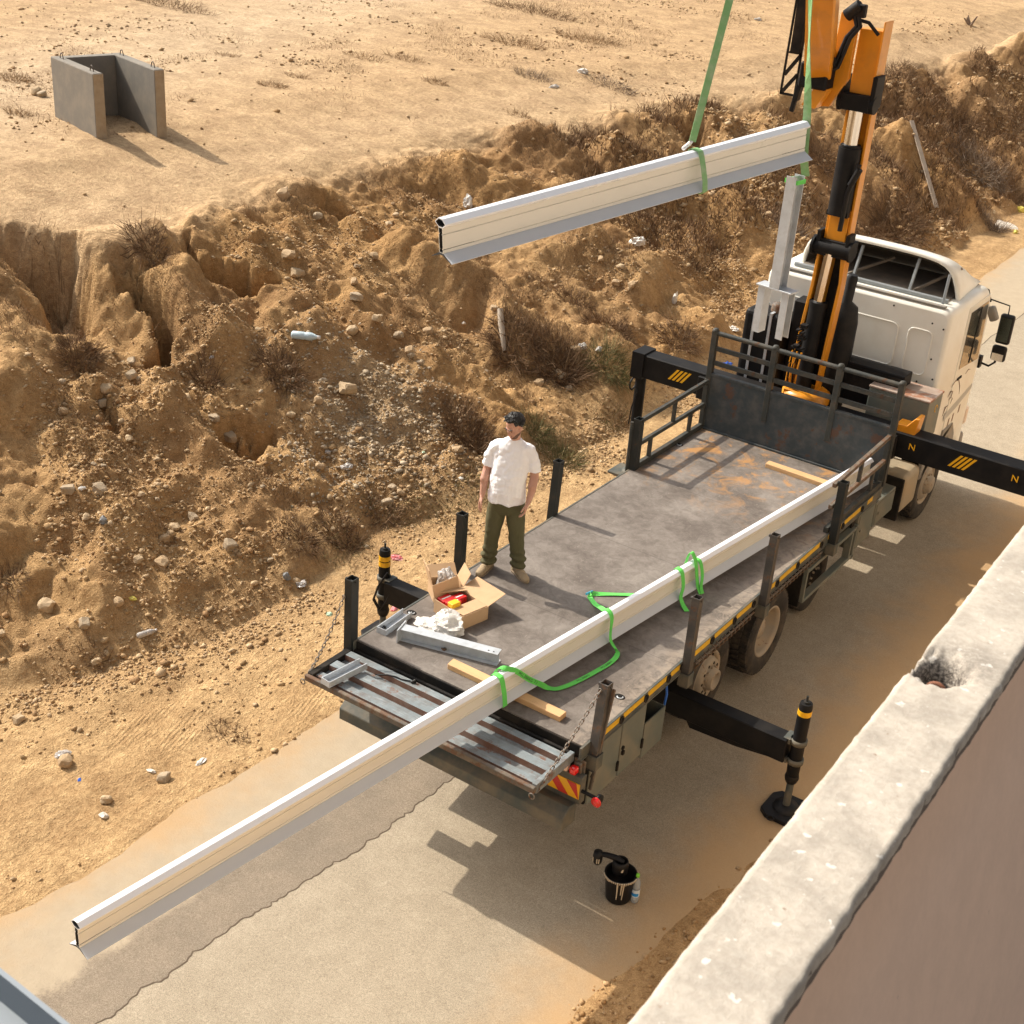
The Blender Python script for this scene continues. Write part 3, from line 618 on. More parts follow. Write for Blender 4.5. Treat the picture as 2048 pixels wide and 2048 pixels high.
# tailgate folded down flat: ribbed sheet in a frame
TY0, TY1, TZ = -.055, -.66, 1.165
prof = [(-.055, TZ - .045), (-.075, TZ - .045), (-.085, TZ), (-.165, TZ), (-.172, TZ - .055), (-.275, TZ - .055), (-.282, TZ - .002), (-.385, TZ - .002), (-.392, TZ - .058), (-.485, TZ - .058), (-.492, TZ - .02), (-.57, TZ - .02), (-.575, TZ - .06), (-.606, TZ - .06)]
mb = MB(); vs = [(x, y, z) for x in (-1.25, 1.15) for y, z in prof]; n = len(prof)
for i in range(n - 1):
    steep = abs(prof[i + 1][1] - prof[i][1]) > .02
    mb.add([vs[i], vs[i + 1], vs[n + i + 1], vs[n + i]], [(0, 1, 2, 3)], 1 if steep else 0)
    t = [(q[0], q[1], q[2] - .012) for q in (vs[i], vs[i + 1], vs[n + i + 1], vs[n + i])]; mb.add(t, [(0, 1, 2, 3)], 0)
mb.build('tailgate_sheet', [MT['tailblue'], MT['tailrust']], T)
mb = MB(); mb.box(-1.32, 1.20, -.650, -.607, TZ - .065, TZ - .005); mb.build('tailgate_edge_rail', MT['rustrail'], T, .006)
mb = MB(); mb.box(-1.32, -1.25, -.606, -.05, TZ - .085, TZ + .004); mb.build('tailgate_end_rail', MT['dark'], T, .006)
mb = MB(); mb.box(1.152, 1.20, -.606, -.03, TZ - .085, TZ + .010); mb.build('tailgate_end_rail', MT['tailblue'], T, .004)
mb = MB(); mb.tube([(-1.25, -.03, TZ - .02), (1.2, -.03, TZ - .02)], .018, 8); mb.build('tailgate_hinge_bar', MT['dark'], T)
for x in (-1.335, 1.185):
    mb = MB(); mb.ring_tube((x, -.65, TZ - .085), .026, .006, 'y', 12, 6); mb.build('tailgate_ring', MT['chain'], T)
mb = MB(); mb.box(-1.25, 1.25, -.012, -.002, 1.0, 1.235); mb.build('rear_sill', MT['dark'], T)
# chains holding the tailgate
def chain(p0, p1, sag, n, name='tailgate_chain'):
    root = MB(); root.ring_tube(p0, .016, .005, 'y', 10, 5); top = root.build(name, MT['chain'], T)
    lm = MB(); hl, hw, tr = .024, .0125, .0048; pts = []
    for k in range(17):
        t = 2 * math.pi * k / 16; c_, s_ = math.cos(t), math.sin(t)
        pts.append((hw * s_, 0, (hl - hw) * (1 if c_ > 0 else -1) * min(1, abs(c_) * 4) + hw * c_))
    lm.tube(pts, tr, 5, caps=False); l0 = None
    P0, P1 = Vector(p0), Vector(p1)
    for k in range(n):
        t = (k + .5) / n; P = P0.lerp(P1, t) + Vector((0, 0, -sag * 4 * t * (1 - t)))
        d = (P1 - P0) + Vector((0, 0, -sag * 4 * (1 - 2 * t))); q = d.to_track_quat('Z', 'Y') @ Matrix.Rotation(math.radians(45 + 90 * (k % 2)), 4, 'Z').to_quaternion()
        if l0 is None:
            l0 = lm.build('chain_link', MT['chain'], top); o = l0; o.location = P - WLOC[top]; WLOC[o] = P
        else: o = share(l0, P, top)
        o.rotation_mode = 'QUATERNION'; o.rotation_quaternion = q
chain((-1.345, -.09, 1.72), (-1.325, -.60, 1.12), .06, 21)
chain((1.27, .16, 1.74), (1.195, -.60, 1.10), .03, 26)
# bar through the right rear corner with the catch
mb = MB(); mb.bar((1.36, .235, 1.75), (1.33, .07, .78), .03, .02); mb.build('tailgate_lever', MT['rustrail'], T, .003)
mb = MB(); mb.box(1.2, 1.31, -.03, -.008, .9, 1.12); mb.box(1.22, 1.29, -.06, -.03, 1.0, 1.1); mb.build('tailgate_catch', MT['rustrail'], T, .004)
# rear of the chassis: hazard board, lamps, bumper
mb = MB(); mb.box(.80, 1.335, -.10, -.02, .72, 1.0); mb.build('rear_panel', MT['greysteel'], T, .004)
mb = MB(); x0, x1, z0, z1 = .83, 1.325, .775, .93
mb.box(x0, x1, -.106, -.1005, z0, z1, 0)
hz = mb.build('hazard_board', MT['hazyellow'], T)
for k in range(3):
    a = x0 - .05 + k * .205; poly = [(a, z1 - .002), (a + .10, z1 - .002), (a + .235, z0 + .002), (a + .135, z0 + .002)]
    poly = [(min(max(u, x0 + .002), x1 - .002), w) for u, w in poly]
    mb = MB(); mb.prism(poly, 'y', -.1095, -.1065); mb.build('red_stripe', MT['hazred'], hz)
for xl, mt, w in ((1.15, MT['cream_lens'], .09), (1.245, MT['redlamp'], .07)):
    mb = MB(); mb.box(xl - w / 2, xl + w / 2, -.13, -.06, 1.01, 1.085); mb.build('tail_lamp', mt, T, .02, 2)
mb = MB(); mb.tube([(1.33, -.08, .86), (1.50, -.09, .865)], .017, 8); arm = mb.build('marker_arm', MT['blackplastic'], T)
mb = MB(); mb.lathe([(0, 1.495), (.045, 1.495), (.05, 1.51), (.048, 1.53), (0, 1.53)], (0, -.09, .865), 'x', 16); mb.build('marker_housing', MT['blackplastic'], arm)
mb = MB(); mb.lathe([(.036, -.142), (.030, -.150), (.015, -.156), (0, -.158)], (1.513, 0, .865), 'y', 16); mb.lathe([(.047, -.13), (.047, -.142), (.036, -.143)], (1.513, 0, .865), 'y', 16); mb.build('marker_lens', MT['redlamp'], arm)
mb = MB(); mb.prism([(-.30, .54), (-.08, .52), (-.08, .72), (-.20, .74), (-.30, .66)], 'x', -1.2, 1.30); mb.build('rear_bumper', MT['greysteel'], T, .006)
for x in (-.7, .7):
    mb = MB(); mb.box(x - .05, x + .05, -.12, .25, .6, 1.1); mb.build('bumper_bracket', MT['dark'], T)
# frame rails and cross members
for x in (-.42, .42):
    mb = MB(); mb.box(x - .05, x + .05, .0, 9.9, .80, 1.08); mb.build('chassis_rail', MT['dark'], T)
for k in range(11):
    y = .15 + k * .65; mb = MB(); mb.box(-1.2, 1.2, y - .04, y + .04, 1.08, 1.2); mb.build('cross_member', MT['dark'], T)
# tool boxes behind the wheels, right side
mb = MB(); mb.box(.75, 1.245, .14, 1.10, .52, 1.12); mb.build('toolbox', MT['dark'], T, .006); tb = bpy.data.objects[-1] if False else None
for a, b in ((.155, .655), (.675, 1.095)):
    mb = MB(); mb.box(1.247, 1.268, a, b, .525, 1.115); dr = mb.build('toolbox_door', MT['toolbox'], T, .006)
    mb = MB(); mb.box(1.269, 1.285, b - .03, b - .005, .62, .72); mb.build('door_hinge', MT['dark'], dr)
    mb = MB(); mb.box(1.269, 1.29, a + .02, a + .05, .76, .80); mb.lathe([(0, 1.268), (.022, 1.268), (.022, 1.282), (0, 1.282)], (0, a + .035, .83), 'x', 10); mb.build('door_latch', MT['dark'], dr)
mb = MB(); x0, x1, y0, y1, z0, z1, t = .85, 1.265, 1.115, 1.50, .47, .86, .012
mb.box(x1 - t, x1, y0, y1, z0, z1); mb.box(x0, x0 + t, y0, y1, z0, z1); mb.box(x0 + t, x1 - t, y0, y0 + t, z0, z1); mb.box(x0 + t, x1 - t, y1 - t, y1, z0, z1); mb.box(x0 + t, x1 - t, y0 + t, y1 - t, z0, z0 + t)
mb.build('open_box', MT['toolbox'], T)
mb = MB(); mb.tube([(1.22, 1.53, 1.1), (1.235, 1.55, .95), (1.22, 1.56, .8)], .012, 6); mb.build('air_hose', MT['bluehose'], T)
# wheels
def wheel(x_out, y, r, w, side, style):
    root = empty('wheel', (x_out - side * w / 2, y, r)); root.parent = T; root.location = Vector((x_out - side * w / 2, y, r)) - WLOC[T]
    s = side; c = (0, y, r); X = lambda q: x_out - s * q
    rimr = r * .56
    prof = [(rimr, .03), (rimr + .02, .012), (r * .80, .0), (r * .93, .012), (r * .965, .03), (r - .022, .055), (r - .014, w / 2), (r - .022, w - .055), (r * .965, w - .03), (r * .9, w - .01), (rimr, w - .03)]
    mb = MB(); mb.lathe([(a, X(b)) for a, b in prof], c, 'x', 44); ty = mb.build('tyre', MT['tyre'], root)
    # tread blocks: shoulder and centre rows
    nb = 46; mb = MB()
    for k in range(nb):
        t0 = 2 * math.pi * k / nb
        for row, (q0, q1, off, rr) in enumerate(((.020, .095, 0, r - .008), (.112, w / 2 - .008, .5, r), (w / 2 + .008, w - .112, 0, r), (w - .095, w - .020, .5, r - .008))):
            a0 = t0 + off * 2 * math.pi / nb; a1 = a0 + 2 * math.pi / nb * .70; sk = .022 * (1 if row % 2 else -1)
            vs = []
            for rad in (r - .035, rr):
                for (q, aa) in ((q0, a0), (q1, a0 + sk), (q1, a1 + sk), (q0, a1)):
                    vs.append((X(q), y + rad * math.cos(aa), r + rad * math.sin(aa)))
            mb.add(vs, [(4, 5, 6, 7), (0, 1, 5, 4), (1, 2, 6, 5), (2, 3, 7, 6), (3, 0, 4, 7)])
    o = mb.build('tread_blocks', MT['tyre'], root); o['kind'] = 'stuff'
    R_ = rimr
    if style == 'dish':      # inset disc of a driven axle
        pr = [(R_ + .012, .022), (R_ + .004, .012), (R_ - .015, .02), (R_ - .03, .06), (R_ - .045, .19), (R_ * .72, .215), (R_ * .55, .20), (R_ * .42, .19), (R_ * .40, .10), (R_ * .30, .085), (0, .08)]
    elif style == 'hub':     # disc standing out, with hand holes and a hub
        pr = [(R_ + .012, .022), (R_ + .004, .012), (R_ - .02, .035), (R_ - .03, .06), (R_ * .86, .075), (R_ * .80, .02), (R_ * .74, -.015), (R_ * .50, -.02), (R_ * .47, -.005), (R_ * .44, -.02), (R_ * .40, -.085), (R_ * .30, -.09), (R_ * .28, -.06), (0, -.05)]
    else:
        pr = [(R_ + .012, .022), (R_ + .004, .012), (R_ - .02, .035), (R_ * .86, .06), (R_ * .76, .01), (R_ * .55, .0), (R_ * .44, .015), (R_ * .40, -.06), (R_ * .28, -.075), (0, -.075)]
    mb = MB(); mb.lathe([(a, X(b)) for a, b in pr], c, 'x', 36); rm = mb.build('rim', MT['dark'] if style == 'dark' else MT['rim'], root)
    nbolt = 10; mb0 = None
    for k in range(nbolt):
        t = 2 * math.pi * k / nbolt; rr = R_ * (.49 if style == 'dish' else .60); dq = {'dish': .195, 'hub': -.018, 'front': .004, 'dark': .004}[style]
        if style == 'hub':
            m2 = MB(); m2.lathe([(0, X(dq - .001)), (.017, X(dq - .001)), (.017, X(dq - .004)), (0, X(dq - .004))], (0, y + rr * math.cos(t), r + rr * math.sin(t)), 'x', 10); m2.build('disc_hole', MT['dark'], root)
        m3 = MB(); t2 = t + .31; r3 = R_ * (.49 if style == 'dish' else .47); m3.lathe([(0, X(dq - .022)), (.013, X(dq - .022)), (.015, X(dq)), ], (0, y + r3 * math.cos(t2), r + r3 * math.sin(t2)), 'x', 6, smooth=False); m3.build('wheel_nut', MT['rim'], root)
    if style != 'dish':
        for k in range(8):
            t = 2 * math.pi * k / 8 + .2; rr = R_ * .83; dq = .04
            m2 = MB(); m2.lathe([(0, X(dq + .004)), (.024, X(dq + .004)), (.024, X(dq - .002)), (0, X(dq - .002))], (0, y + rr * math.cos(t), r + rr * math.sin(t)), 'x', 10); m2.build('hand_hole', MT['dark'], root)
    return root
wheel(1.235, 3.90, .515, .40, 1, 'dish'); wheel(-1.235, 3.90, .515, .40, -1, 'dish')
wheel(1.13, 2.70, .50, .34, 1, 'hub'); wheel(-1.13, 2.70, .50, .34, -1, 'hub')
wheel(1.06, 5.50, .44, .30, 1, 'dark'); wheel(-1.06, 5.50, .44, .30, -1, 'dark')
wheel(1.215, 8.80, .515, .33, 1, 'front'); wheel(-1.215, 8.80, .515, .33, -1, 'front')
for y in (2.70, 3.90, 5.50, 8.80):
    mb = MB(); mb.tube([(-.95, y, .5), (.95, y, .5)], .075, 10); mb.build('axle', MT['dark'], T)
# side guard and boxes, right side
mb = MB(); x = 1.235
for p, q in (((x, 4.66, .56), (x, 4.66, .99)), ((x, 4.66, .95), (x, 6.10, .95)), ((x, 4.66, .57), (x, 6.10, .57)), ((x, 6.06, .53), (x, 6.06, .99)), ((x, 5.95, .58), (x, 5.95, .95))):
    mb = MB(); mb.bar(p, q, .04, .085, 0, up=(1, 0, 0)); mb.build('side_guard_bar', MT['toolbox'], T, .004)
mb = MB(); mb.box(1.0, 1.235, 4.62, 4.68, .5, 1.1); mb.build('side_guard_plate', MT['dark'], T, .004)
for y in (4.75, 6.0):
    mb = MB(); mb.box(1.215, 1.235, y - .04, y + .04, .95, 1.2); mb.build('side_guard_hanger', MT['dark'], T)
for a, b, z0, z1 in ((6.12, 6.64, .60, 1.09), (6.68, 7.32, .70, 1.03)):
    mb = MB(); mb.box(.85, 1.25, a, b, z0, z1); mb.build('side_box', MT['toolbox'], T, .012, 2)
    mb = MB(); mb.box(1.251, 1.258, a + .03, b - .03, z0 + .03, z1 - .03); mb.lathe([(0, 1.258), (.02, 1.258), (.02, 1.27), (0, 1.27)], (0, a + .1, (z0 + z1) / 2), 'x', 10); mb.build('side_box_lid', MT['toolbox'], T, .003)
# left side: plain skirt so that the flank is closed
mb = MB(); mb.box(-1.24, -.9, .2, 1.5, .5, 1.1); mb.build('toolbox', MT['toolbox'], T, .008)
# rear outriggers
def stripes(root, cx, y, cz, w, h, n, face=-1):
    for k in range(n):
        a = cx - w / 2 + k * w / n; sl = h * .75
        mb = MB(); mb.prism([(a, cz - h / 2), (a + w / n * .6, cz - h / 2), (a + w / n * .6 + sl, cz + h / 2), (a + sl, cz + h / 2)], 'y', y - .0035, y - .0005); mb.build('yellow_stripe', MT['hazyellow'], root)
for s, jx, yb, bz, jt in ((1, 2.385, 2.10, .40, 1.075), (-1, -2.56, 1.98, .30, .90)):
    xe = abs(jx) - .08
    mb = MB(); mb.box(min(s * .5, s * xe), max(s * .5, s * xe), yb - .085, yb + .085, bz, bz + .26); ob = mb.build('rear_outrigger_beam', MT['black'], T, .008)
    mb = MB(); mb.prism([(s * 1.25, bz - .004), (s * 2.2, bz - .004), (s * 1.8, bz - .06), (s * 1.3, bz - .08)], 'y', yb - .06, yb + .06); mb.build('outrigger_gusset', MT['black'], ob)
    x, y = jx, yb + .02; g = road_z(y) + .0145; cz = bz + .13
    mb = MB(); mb.tube([(x, y, bz - .22), (x, y, bz - .03), (x, y, jt - .03), (x, y, jt)], [.056, .064, .064, .058], 16); jk = mb.build('jack_body', MT['black'], T)
    for dz in ((.10,) if s > 0 else (.10, .17)):
        mb = MB(); mb.tube([(x, y, jt - dz - .028), (x, y, jt - dz + .028)], .0665, 16); mb.build('yellow_band', MT['hazyellow'], jk)
    mb = MB(); mb.tube([(x, y, jt), (x, y, jt + .02)], .028, 10); mb.tube([(x, y, jt + .02), (x, y, jt + .075)], .012, 8); mb.build('jack_nipple', MT['stake'], jk)
    for z in (cz + .11, cz - .11):
        mb = MB(); mb.lathe([(.065, z - .026), (.080, z - .026), (.080, z + .026), (.065, z + .026)], (x, y, 0), 'z', 18); mb.box(min(x - s * .13, x - s * .06), max(x - s * .13, x - s * .06), y - .075, y + .075, z - .026, z + .026); mb.build('jack_clamp', MT['greysteel'], jk)
    mb = MB(); mb.tube([(x, y, bz - .15), (x, y, bz - .18), (x, y, bz - .21), (x, y, bz - .24)], [.064, .07, .064, .05], 14); mb.build('jack_boot', MT['blackplastic'], jk)
    mb = MB(); mb.tube([(x, y, g + .05), (x, y, bz - .2)], .036, 12); mb.build('jack_rod', MT['greysteel'], T)
    mb = MB(); mb.prism([(x - .20, y - .14), (x - .12, y - .21), (x + .14, y - .21), (x + .21, y - .12), (x + .21, y + .16), (x + .13, y + .22), (x - .14, y + .22), (x - .20, y + .14)], 'z', g - .012, g + .045); mb.lathe([(.13, g + .045), (.12, g + .075), (.05, g + .085), (0, g + .085)], (x, y, 0), 'z', 20); mb.ring_tube((x - .05, y - .24, g + .04), .035, .007, 'z', 10, 5)
    mb.build('jack_pad', MT['blackplastic'], T, .008)
    hp = [(x - s * .09, y - .07, cz + .22), (x - s * .02, y - .13, cz + .06), (x + s * .05, y - .12, cz - .14), (x - s * .02, y - .10, cz - .26), (x - s * .10, y - .09, cz - .14), (x - s * .18, y - .08, cz + .1)]
    if s < 0:
        for o_ in (0, 1):
            mb = MB(); mb.tube([(a + .02 * o_, b - .01 * o_, c_ + .03 * o_) for a, b, c_ in hp], .011, 6); mb.build('jack_hose', MT['blackplastic'], jk)
# front outriggers under the crane
mb = MB(); mb.box(-2.44, 4.15, 7.06, 7.34, 1.52, 1.84); fo = mb.build('front_outrigger_beam', MT['black'], T, .010)
mb = MB(); mb.box(-1.5, 1.22, 7.02, 7.38, 1.49, 1.80); mb.build('outrigger_housing', MT['black'], T, .01)
stripes(fo, 1.98, 7.06, 1.70, .22, .17, 4); stripes(fo, -1.83, 7.06, 1.70, .24, .16, 4)
def letter(ch, x, y, z, size, mat, parent, rot=(math.radians(90), 0, 0), name='letter_mark', depth=.002, R=None):
    cu = bpy.data.curves.new('txt', 'FONT'); cu.body = ch; cu.size = size; cu.align_x = 'CENTER'; cu.align_y = 'CENTER'; cu.extrude = depth
    tmp = bpy.data.objects.new('txt', cu); COL.objects.link(tmp); bpy.context.view_layer.update()
    me = bpy.data.meshes.new_from_object(tmp.evaluated_get(bpy.context.evaluated_depsgraph_get())); bpy.data.objects.remove(tmp); bpy.data.curves.remove(cu)
    Mx = R if R is not None else rotm(*rot).to_4x4(); me.transform(Matrix.Translation((x, y, z)) @ Mx); me.materials.clear()
    me.name = name
    return link(name, me, mat, parent)
for x in (1.41, 2.66, 3.5):
    letter('N', x, 7.0585, 1.70, .115, MT['hazyellow'], fo)
for s, xl in ((-1, -2.42), (1, 4.05)):
    mb = MB(); mb.tube([(xl, 7.2, .80), (xl, 7.2, 1.80)], .075, 14); mb.box(xl - .09, xl + .09, 7.04, 7.36, 1.5, 1.86); jk = mb.build('front_jack_body', MT['black'], T)
    mb = MB(); mb.tube([(xl, 7.2, .06), (xl, 7.2, .85)], .05, 12); mb.build('front_jack_rod', MT['stake'], T)
    mb = MB(); mb.prism([(xl - .26, 7.02), (xl + .26, 7.02), (xl + .26, 7.38), (xl - .26, 7.38)], 'z', .0, .05); mb.lathe([(.12, .05), (.11, .08), (.05, .09), (0, .09)], (xl, 7.2, 0), 'z', 18); mb.build('front_jack_pad', MT['greysteel'], T, .01)
    mb = MB(); mb.ring_tube((xl - .07, 7.12, 1.38), .085, .012, 'x', 14, 6); mb.tube([(xl - .02, 7.10, 1.36), (xl + .03, 7.08, 1.30), (xl - .03, 7.08, 1.05), (xl - .05, 7.09, .8)], .01, 6); mb.build('jack_hose', MT['blackplastic'], jk)
# crane: base, column, cylinders, booms
mb = MB(); mb.prism([(1.15, 1.60), (1.36, 1.70), (1.40, 1.86), (1.42, 2.05), (1.37, 2.05), (1.28, 1.93), (1.15, 1.93)], 'y', 7.10, 7.30); mb.build('crane_base_bracket', MT['orange'], T, .008)
mb = MB(); mb.box(-.5, .5, 7.0, 7.4, 1.30, 1.60); mb.lathe([(.30, 1.6), (.30, 1.95), (.22, 2.0), (0, 2.0)], (-.08, 7.2, 0), 'z', 24); mb.build('crane_base', MT['orange'], T, .01)
mb = MB(); mb.box(-.30, -.10, 6.98, 7.04, 1.86, 2.0); mb.build('crane_base_lug', MT['orange'], T, .01)
# column: two side plates with a channel between them
def plate(xc, pts, t, mat, name):  # pts in (y? no: x-offset, z) drawn in the x-z plane
    mb = MB(); mb.prism(pts, 'y', 7.18, 7.33); return mb.build(name, mat, T, .006)
lp = [(-.34, 1.95), (-.30, 1.95), (-.285, 2.4), (-.25, 2.9), (-.225, 3.3), (-.215, 3.75), (-.245, 3.75), (-.26, 3.3), (-.295, 2.9), (-.325, 2.4)]
plate(0, lp, .03, MT['orange'], 'column_side_plate')
rp = [(.02, 1.95), (.05, 1.95), (.105, 2.9), (.122, 3.3), (.12, 3.75), (.05, 3.75), (.085, 3.4), (.06, 2.9)]
plate(0, rp, .03, MT['orange'], 'column_side_plate')
mb = MB(); mb.prism([(-.28, 1.95), (.05, 1.95), (.09, 2.9), (.11, 3.75), (-.22, 3.75), (-.26, 2.9)], 'y', 7.335, 7.36); mb.build('column_back_plate', MT['dark'], T)  # orange plate painted dark for the shade inside the column
mb = MB(); mb.tube([(-.14, 7.20, 1.98), (-.125, 7.20, 3.09)], .105, 20); mb.tube([(-.125, 7.20, 3.06), (-.124, 7.20, 3.12)], .112, 20); mb.build('lift_cylinder', MT['black'], T)
mb = MB(); mb.tube([(-.124, 7.20, 3.08), (-.085, 7.20, 3.74)], .075, 8, smooth=False); mb.build('lift_cylinder_rod', MT['chrome'], T)
mb = MB(); mb.tube([(-.29, 7.18, 3.80), (.17, 7.18, 3.80)], .085, 16); mb.box(-.29, .17, 7.14, 7.38, 3.70, 3.90); mb.tube([(-.31, 7.18, 3.80), (-.28, 7.18, 3.80)], .12, 16); mb.tube([(.16, 7.18, 3.80), (.19, 7.18, 3.80)], .12, 16)
mb.box(-.265, -.215, 7.12, 7.3, 3.85, 4.0); mb.box(.10, .15, 7.12, 7.3, 3.85, 4.0); mb.build('main_hinge', MT['black'], T, .006)
mb = MB(); mb.box(-.205, -.175, 7.20, 7.36, 3.86, 5.40); mb.build('main_boom_flange', MT['orange'], T, .004)
mb = MB(); mb.box(.075, .105, 7.20, 7.36, 3.86, 5.40); mb.build('main_boom_flange', MT['orange'], T, .004)
mb = MB(); mb.box(-.175, .075, 7.30, 7.355, 3.86, 5.40); mb.box(-.17, .07, 7.18, 7.30, 3.88, 4.27); mb.build('main_boom', MT['orange'], T, .005)
mb = MB(); mb.tube([(-.06, 7.16, 4.22), (-.06, 7.16, 5.00)], .132, 22); mb.tube([(-.06, 7.16, 4.98), (-.06, 7.16, 5.03)], .118, 20); mb.box(-.19, .07, 7.10, 7.24, 4.20, 4.26); mb.build('boom_cylinder', MT['black'], T)
mb = MB(); mb.tube([(-.06, 7.16, 5.0), (-.06, 7.16, 5.48)], .084, 20); mb.build('boom_cylinder_rod', MT['chrome'], T)
mb = MB(); mb.box(-.24, .10, 7.06, 7.34, 5.42, 5.60); mb.tube([(-.29, 7.16, 5.50), (.15, 7.16, 5.50)], .10, 14); mb.box(.09, .145, 7.08, 7.32, 5.46, 5.82); mb.box(-.285, -.235, 7.08, 7.32, 5.40, 5.78); mb.build('upper_hinge', MT['black'], T, .008)
mb = MB(); mb.box(-.185, .085, 7.14, 7.34, 5.60, 6.30); mb.box(.087, .105, 7.12, 7.36, 5.58, 6.40); mb.build('boom_head', MT['orange'], T, .006)
mb = MB(); mb.prism([(-.52, 5.40), (-.36, 5.42), (-.26, 5.62), (-.19, 5.75), (-.19, 6.40), (-.40, 6.45), (-.42, 5.80)], 'y', 7.05, 7.12); mb.build('knuckle_plate', MT['orange'], T, .006)
mb = MB(); mb.prism([(-.62, 5.42), (-.45, 5.40), (-.33, 5.63), (-.45, 5.70)], 'y', 6.86, 7.02); mb.build('boom_heel', MT['orange'], T, .006)
HOOK = Vector((1.55, .90, 9.27)); KN = Vector((-.50, 6.93, 5.86)); TIP = Vector((1.50, .98, 10.4))
mb = MB(); mb.bar(KN, KN.lerp(TIP, .62), .30, .33, 0, up=(-.25, .75, .6)); mb.build('outer_boom', MT['orange'], T, .02)
mb = MB(); mb.bar(KN.lerp(TIP, .55), TIP, .22, .24, 0, up=(-.25, .75, .6)); mb.build('boom_extension', MT['orange'], T, .015)
mb = MB(); mb.box(-.68, -.34, 6.80, 7.04, 5.62, 5.90); mb.tube([(-.64, 6.84, 5.92), (-.30, 6.84, 5.95)], .045, 10); mb.build('boom_collar', MT['black'], T, .02)
mb = MB(); mb.bar((-.70, 6.9, 5.60), (-.74, 6.9, 5.32), .05, .05); mb.bar((-.66, 6.9, 5.75), (-.71, 6.9, 5.45), .10, .06); mb.build('boom_link', MT['black'], T, .006)
for p, q, w in (((-.90, 6.95, 6.9), (-.93, 6.95, 5.48), .022), ((-.74, 6.95, 6.9), (-.755, 6.95, 5.48), .022), ((-.93, 6.95, 5.49), (-.755, 6.95, 5.49), .025), ((-.90, 6.95, 5.95), (-.75, 6.95, 5.95), .02), ((-.92, 6.95, 5.50), (-.76, 6.95, 5.72), .04), ((-.915, 6.95, 5.70), (-.75, 6.95, 5.94), .04)):
    mb = MB(); mb.bar(p, q, w, .02, 0, up=(0, 1, 0)); mb.build('lattice_bar', MT['dark'], T)
mb = MB(); mb.box(-.885, -.77, 6.93, 6.97, 5.96, 6.9); mb.build('lattice_plate', MT['dark'], T)
for k in range(2):
    o = .045 * k
    mb = MB(); mb.tube([(-.24 + o, 7.0, 6.50), (-.17 + o, 6.98, 6.33), (-.26 + o, 6.97, 6.20), (-.30 + o, 6.95, 6.02), (-.33 + o, 6.93, 5.88), (-.45 + o, 6.90, 5.80)], .024, 8); mb.build('boom_hose', MT['blackplastic'], T)
mb = MB(); mb.tube([(-.2, 7.0, 6.40), (-.05, 7.02, 6.38), (.06, 7.08, 6.26)], .02, 8); mb.build('boom_hose', MT['blackplastic'], T)
mb = MB(); mb.tube([(-.31, 7.0, 6.42), (-.17, 7.0, 6.55)], .07, 10); mb.box(-.22, -.1, 6.97, 7.05, 6.42, 6.56); mb.build('valve_block', MT['black'], T, .01)
mb = MB(); mb.tube([(.02, 7.08, 4.05), (.04, 7.06, 4.5), (.10, 7.06, 4.75), (.12, 7.06, 4.85)], .03, 8); mb.tube([(.06, 7.05, 4.6), (.14, 7.05, 4.8)], .04, 8); mb.build('boom_hose', MT['blackplastic'], T)
# hoses and valves beside the column
mb = MB(); rnd.seed(3)
for k in range(16):
    mb.box(-.30 + rnd.uniform(-.01, .10), -.24 + rnd.uniform(0, .10), 7.0, 7.08, 2.45 + k * .025, 2.47 + k * .025)
mb.build('valve_bank', MT['blackplastic'], T)
for k in range(5):
    x = -.30 + k * .03; mb = MB(); mb.tube([(x, 7.02, 2.05), (x + .02 * (-1) ** k, 6.98, 2.3), (x + .03, 7.0, 2.5)], .011, 6); mb.build('valve_hose', MT['blackplastic'] if k % 2 else MT['orange'], T)
# tanks, muffler and boxes between deck and cab
mb = MB(); mb.box(-1.17, -.60, 7.42, 7.80, 1.55, 2.72); mb.build('oil_tank', MT['black'], T, .06, 3)
for x in (-1.02, -.80):
    mb = MB(); mb.box(x - .018, x + .018, 7.412, 7.806, 1.6, 2.735); mb.build('tank_strap', MT['galv'], T)
mb = MB(); mb.lathe([(.085, 2.70), (.085, 2.80), (.06, 2.83), (0, 2.83)], (-.80, 7.6, 0), 'z', 16); mb.build('tank_cap', MT['rustrail'], T)
mb = MB(); mb.box(-.58, -.36, 7.55, 7.8, 1.6, 2.95); mb.build('oil_cooler', MT['black'], T, .02)
mb = MB(); mb.tube([(.07, 7.66, 1.7), (.07, 7.66, 2.80), (.06, 7.66, 2.98), (.05, 7.66, 3.06), (.075, 7.66, 3.36), (.08, 7.66, 3.40)], [.17, .17, .15, .072, .068, .05], 20); mb.build('muffler', MT['blackplastic'], T)
mb = MB(); mb.box(.12, .98, 7.62, 7.9, 1.78, 2.32); mb.build('cooler_box', MT['black'], T, .01); mb = MB(); mb.box(.15, .95, 7.610, 7.619, 2.02, 2.28); mb.build('cooler_grille', MT['dark'], T)
mb = MB(); mb.box(.62, 1.39, 7.47, 7.95, 1.60, 2.135); mb.build('control_box', MT['toolbox'], T, .008)
mb = MB(); mb.box(.61, 1.40, 7.46, 7.96, 2.137, 2.165); mb.build('control_box_lid', MT['rusty'], T, .006)
mb = MB(); mb.ring_tube((1.391, 7.78, 1.98), .045, .006, 'x', 12, 5, 0, 4.5); mb.build('yellow_label', MT['hazyellow'], T)
# fuel tank
mb = MB(); mb.box(.70, 1.255, 7.66, 8.24, .47, 1.02); mb.build('fuel_tank', MT['tan'], T, .09, 4)
mb = MB(); mb.box(.72, 1.25, 7.60, 7.655, .42, 1.0); mb.build('mud_flap', MT['dark'], T, .01)
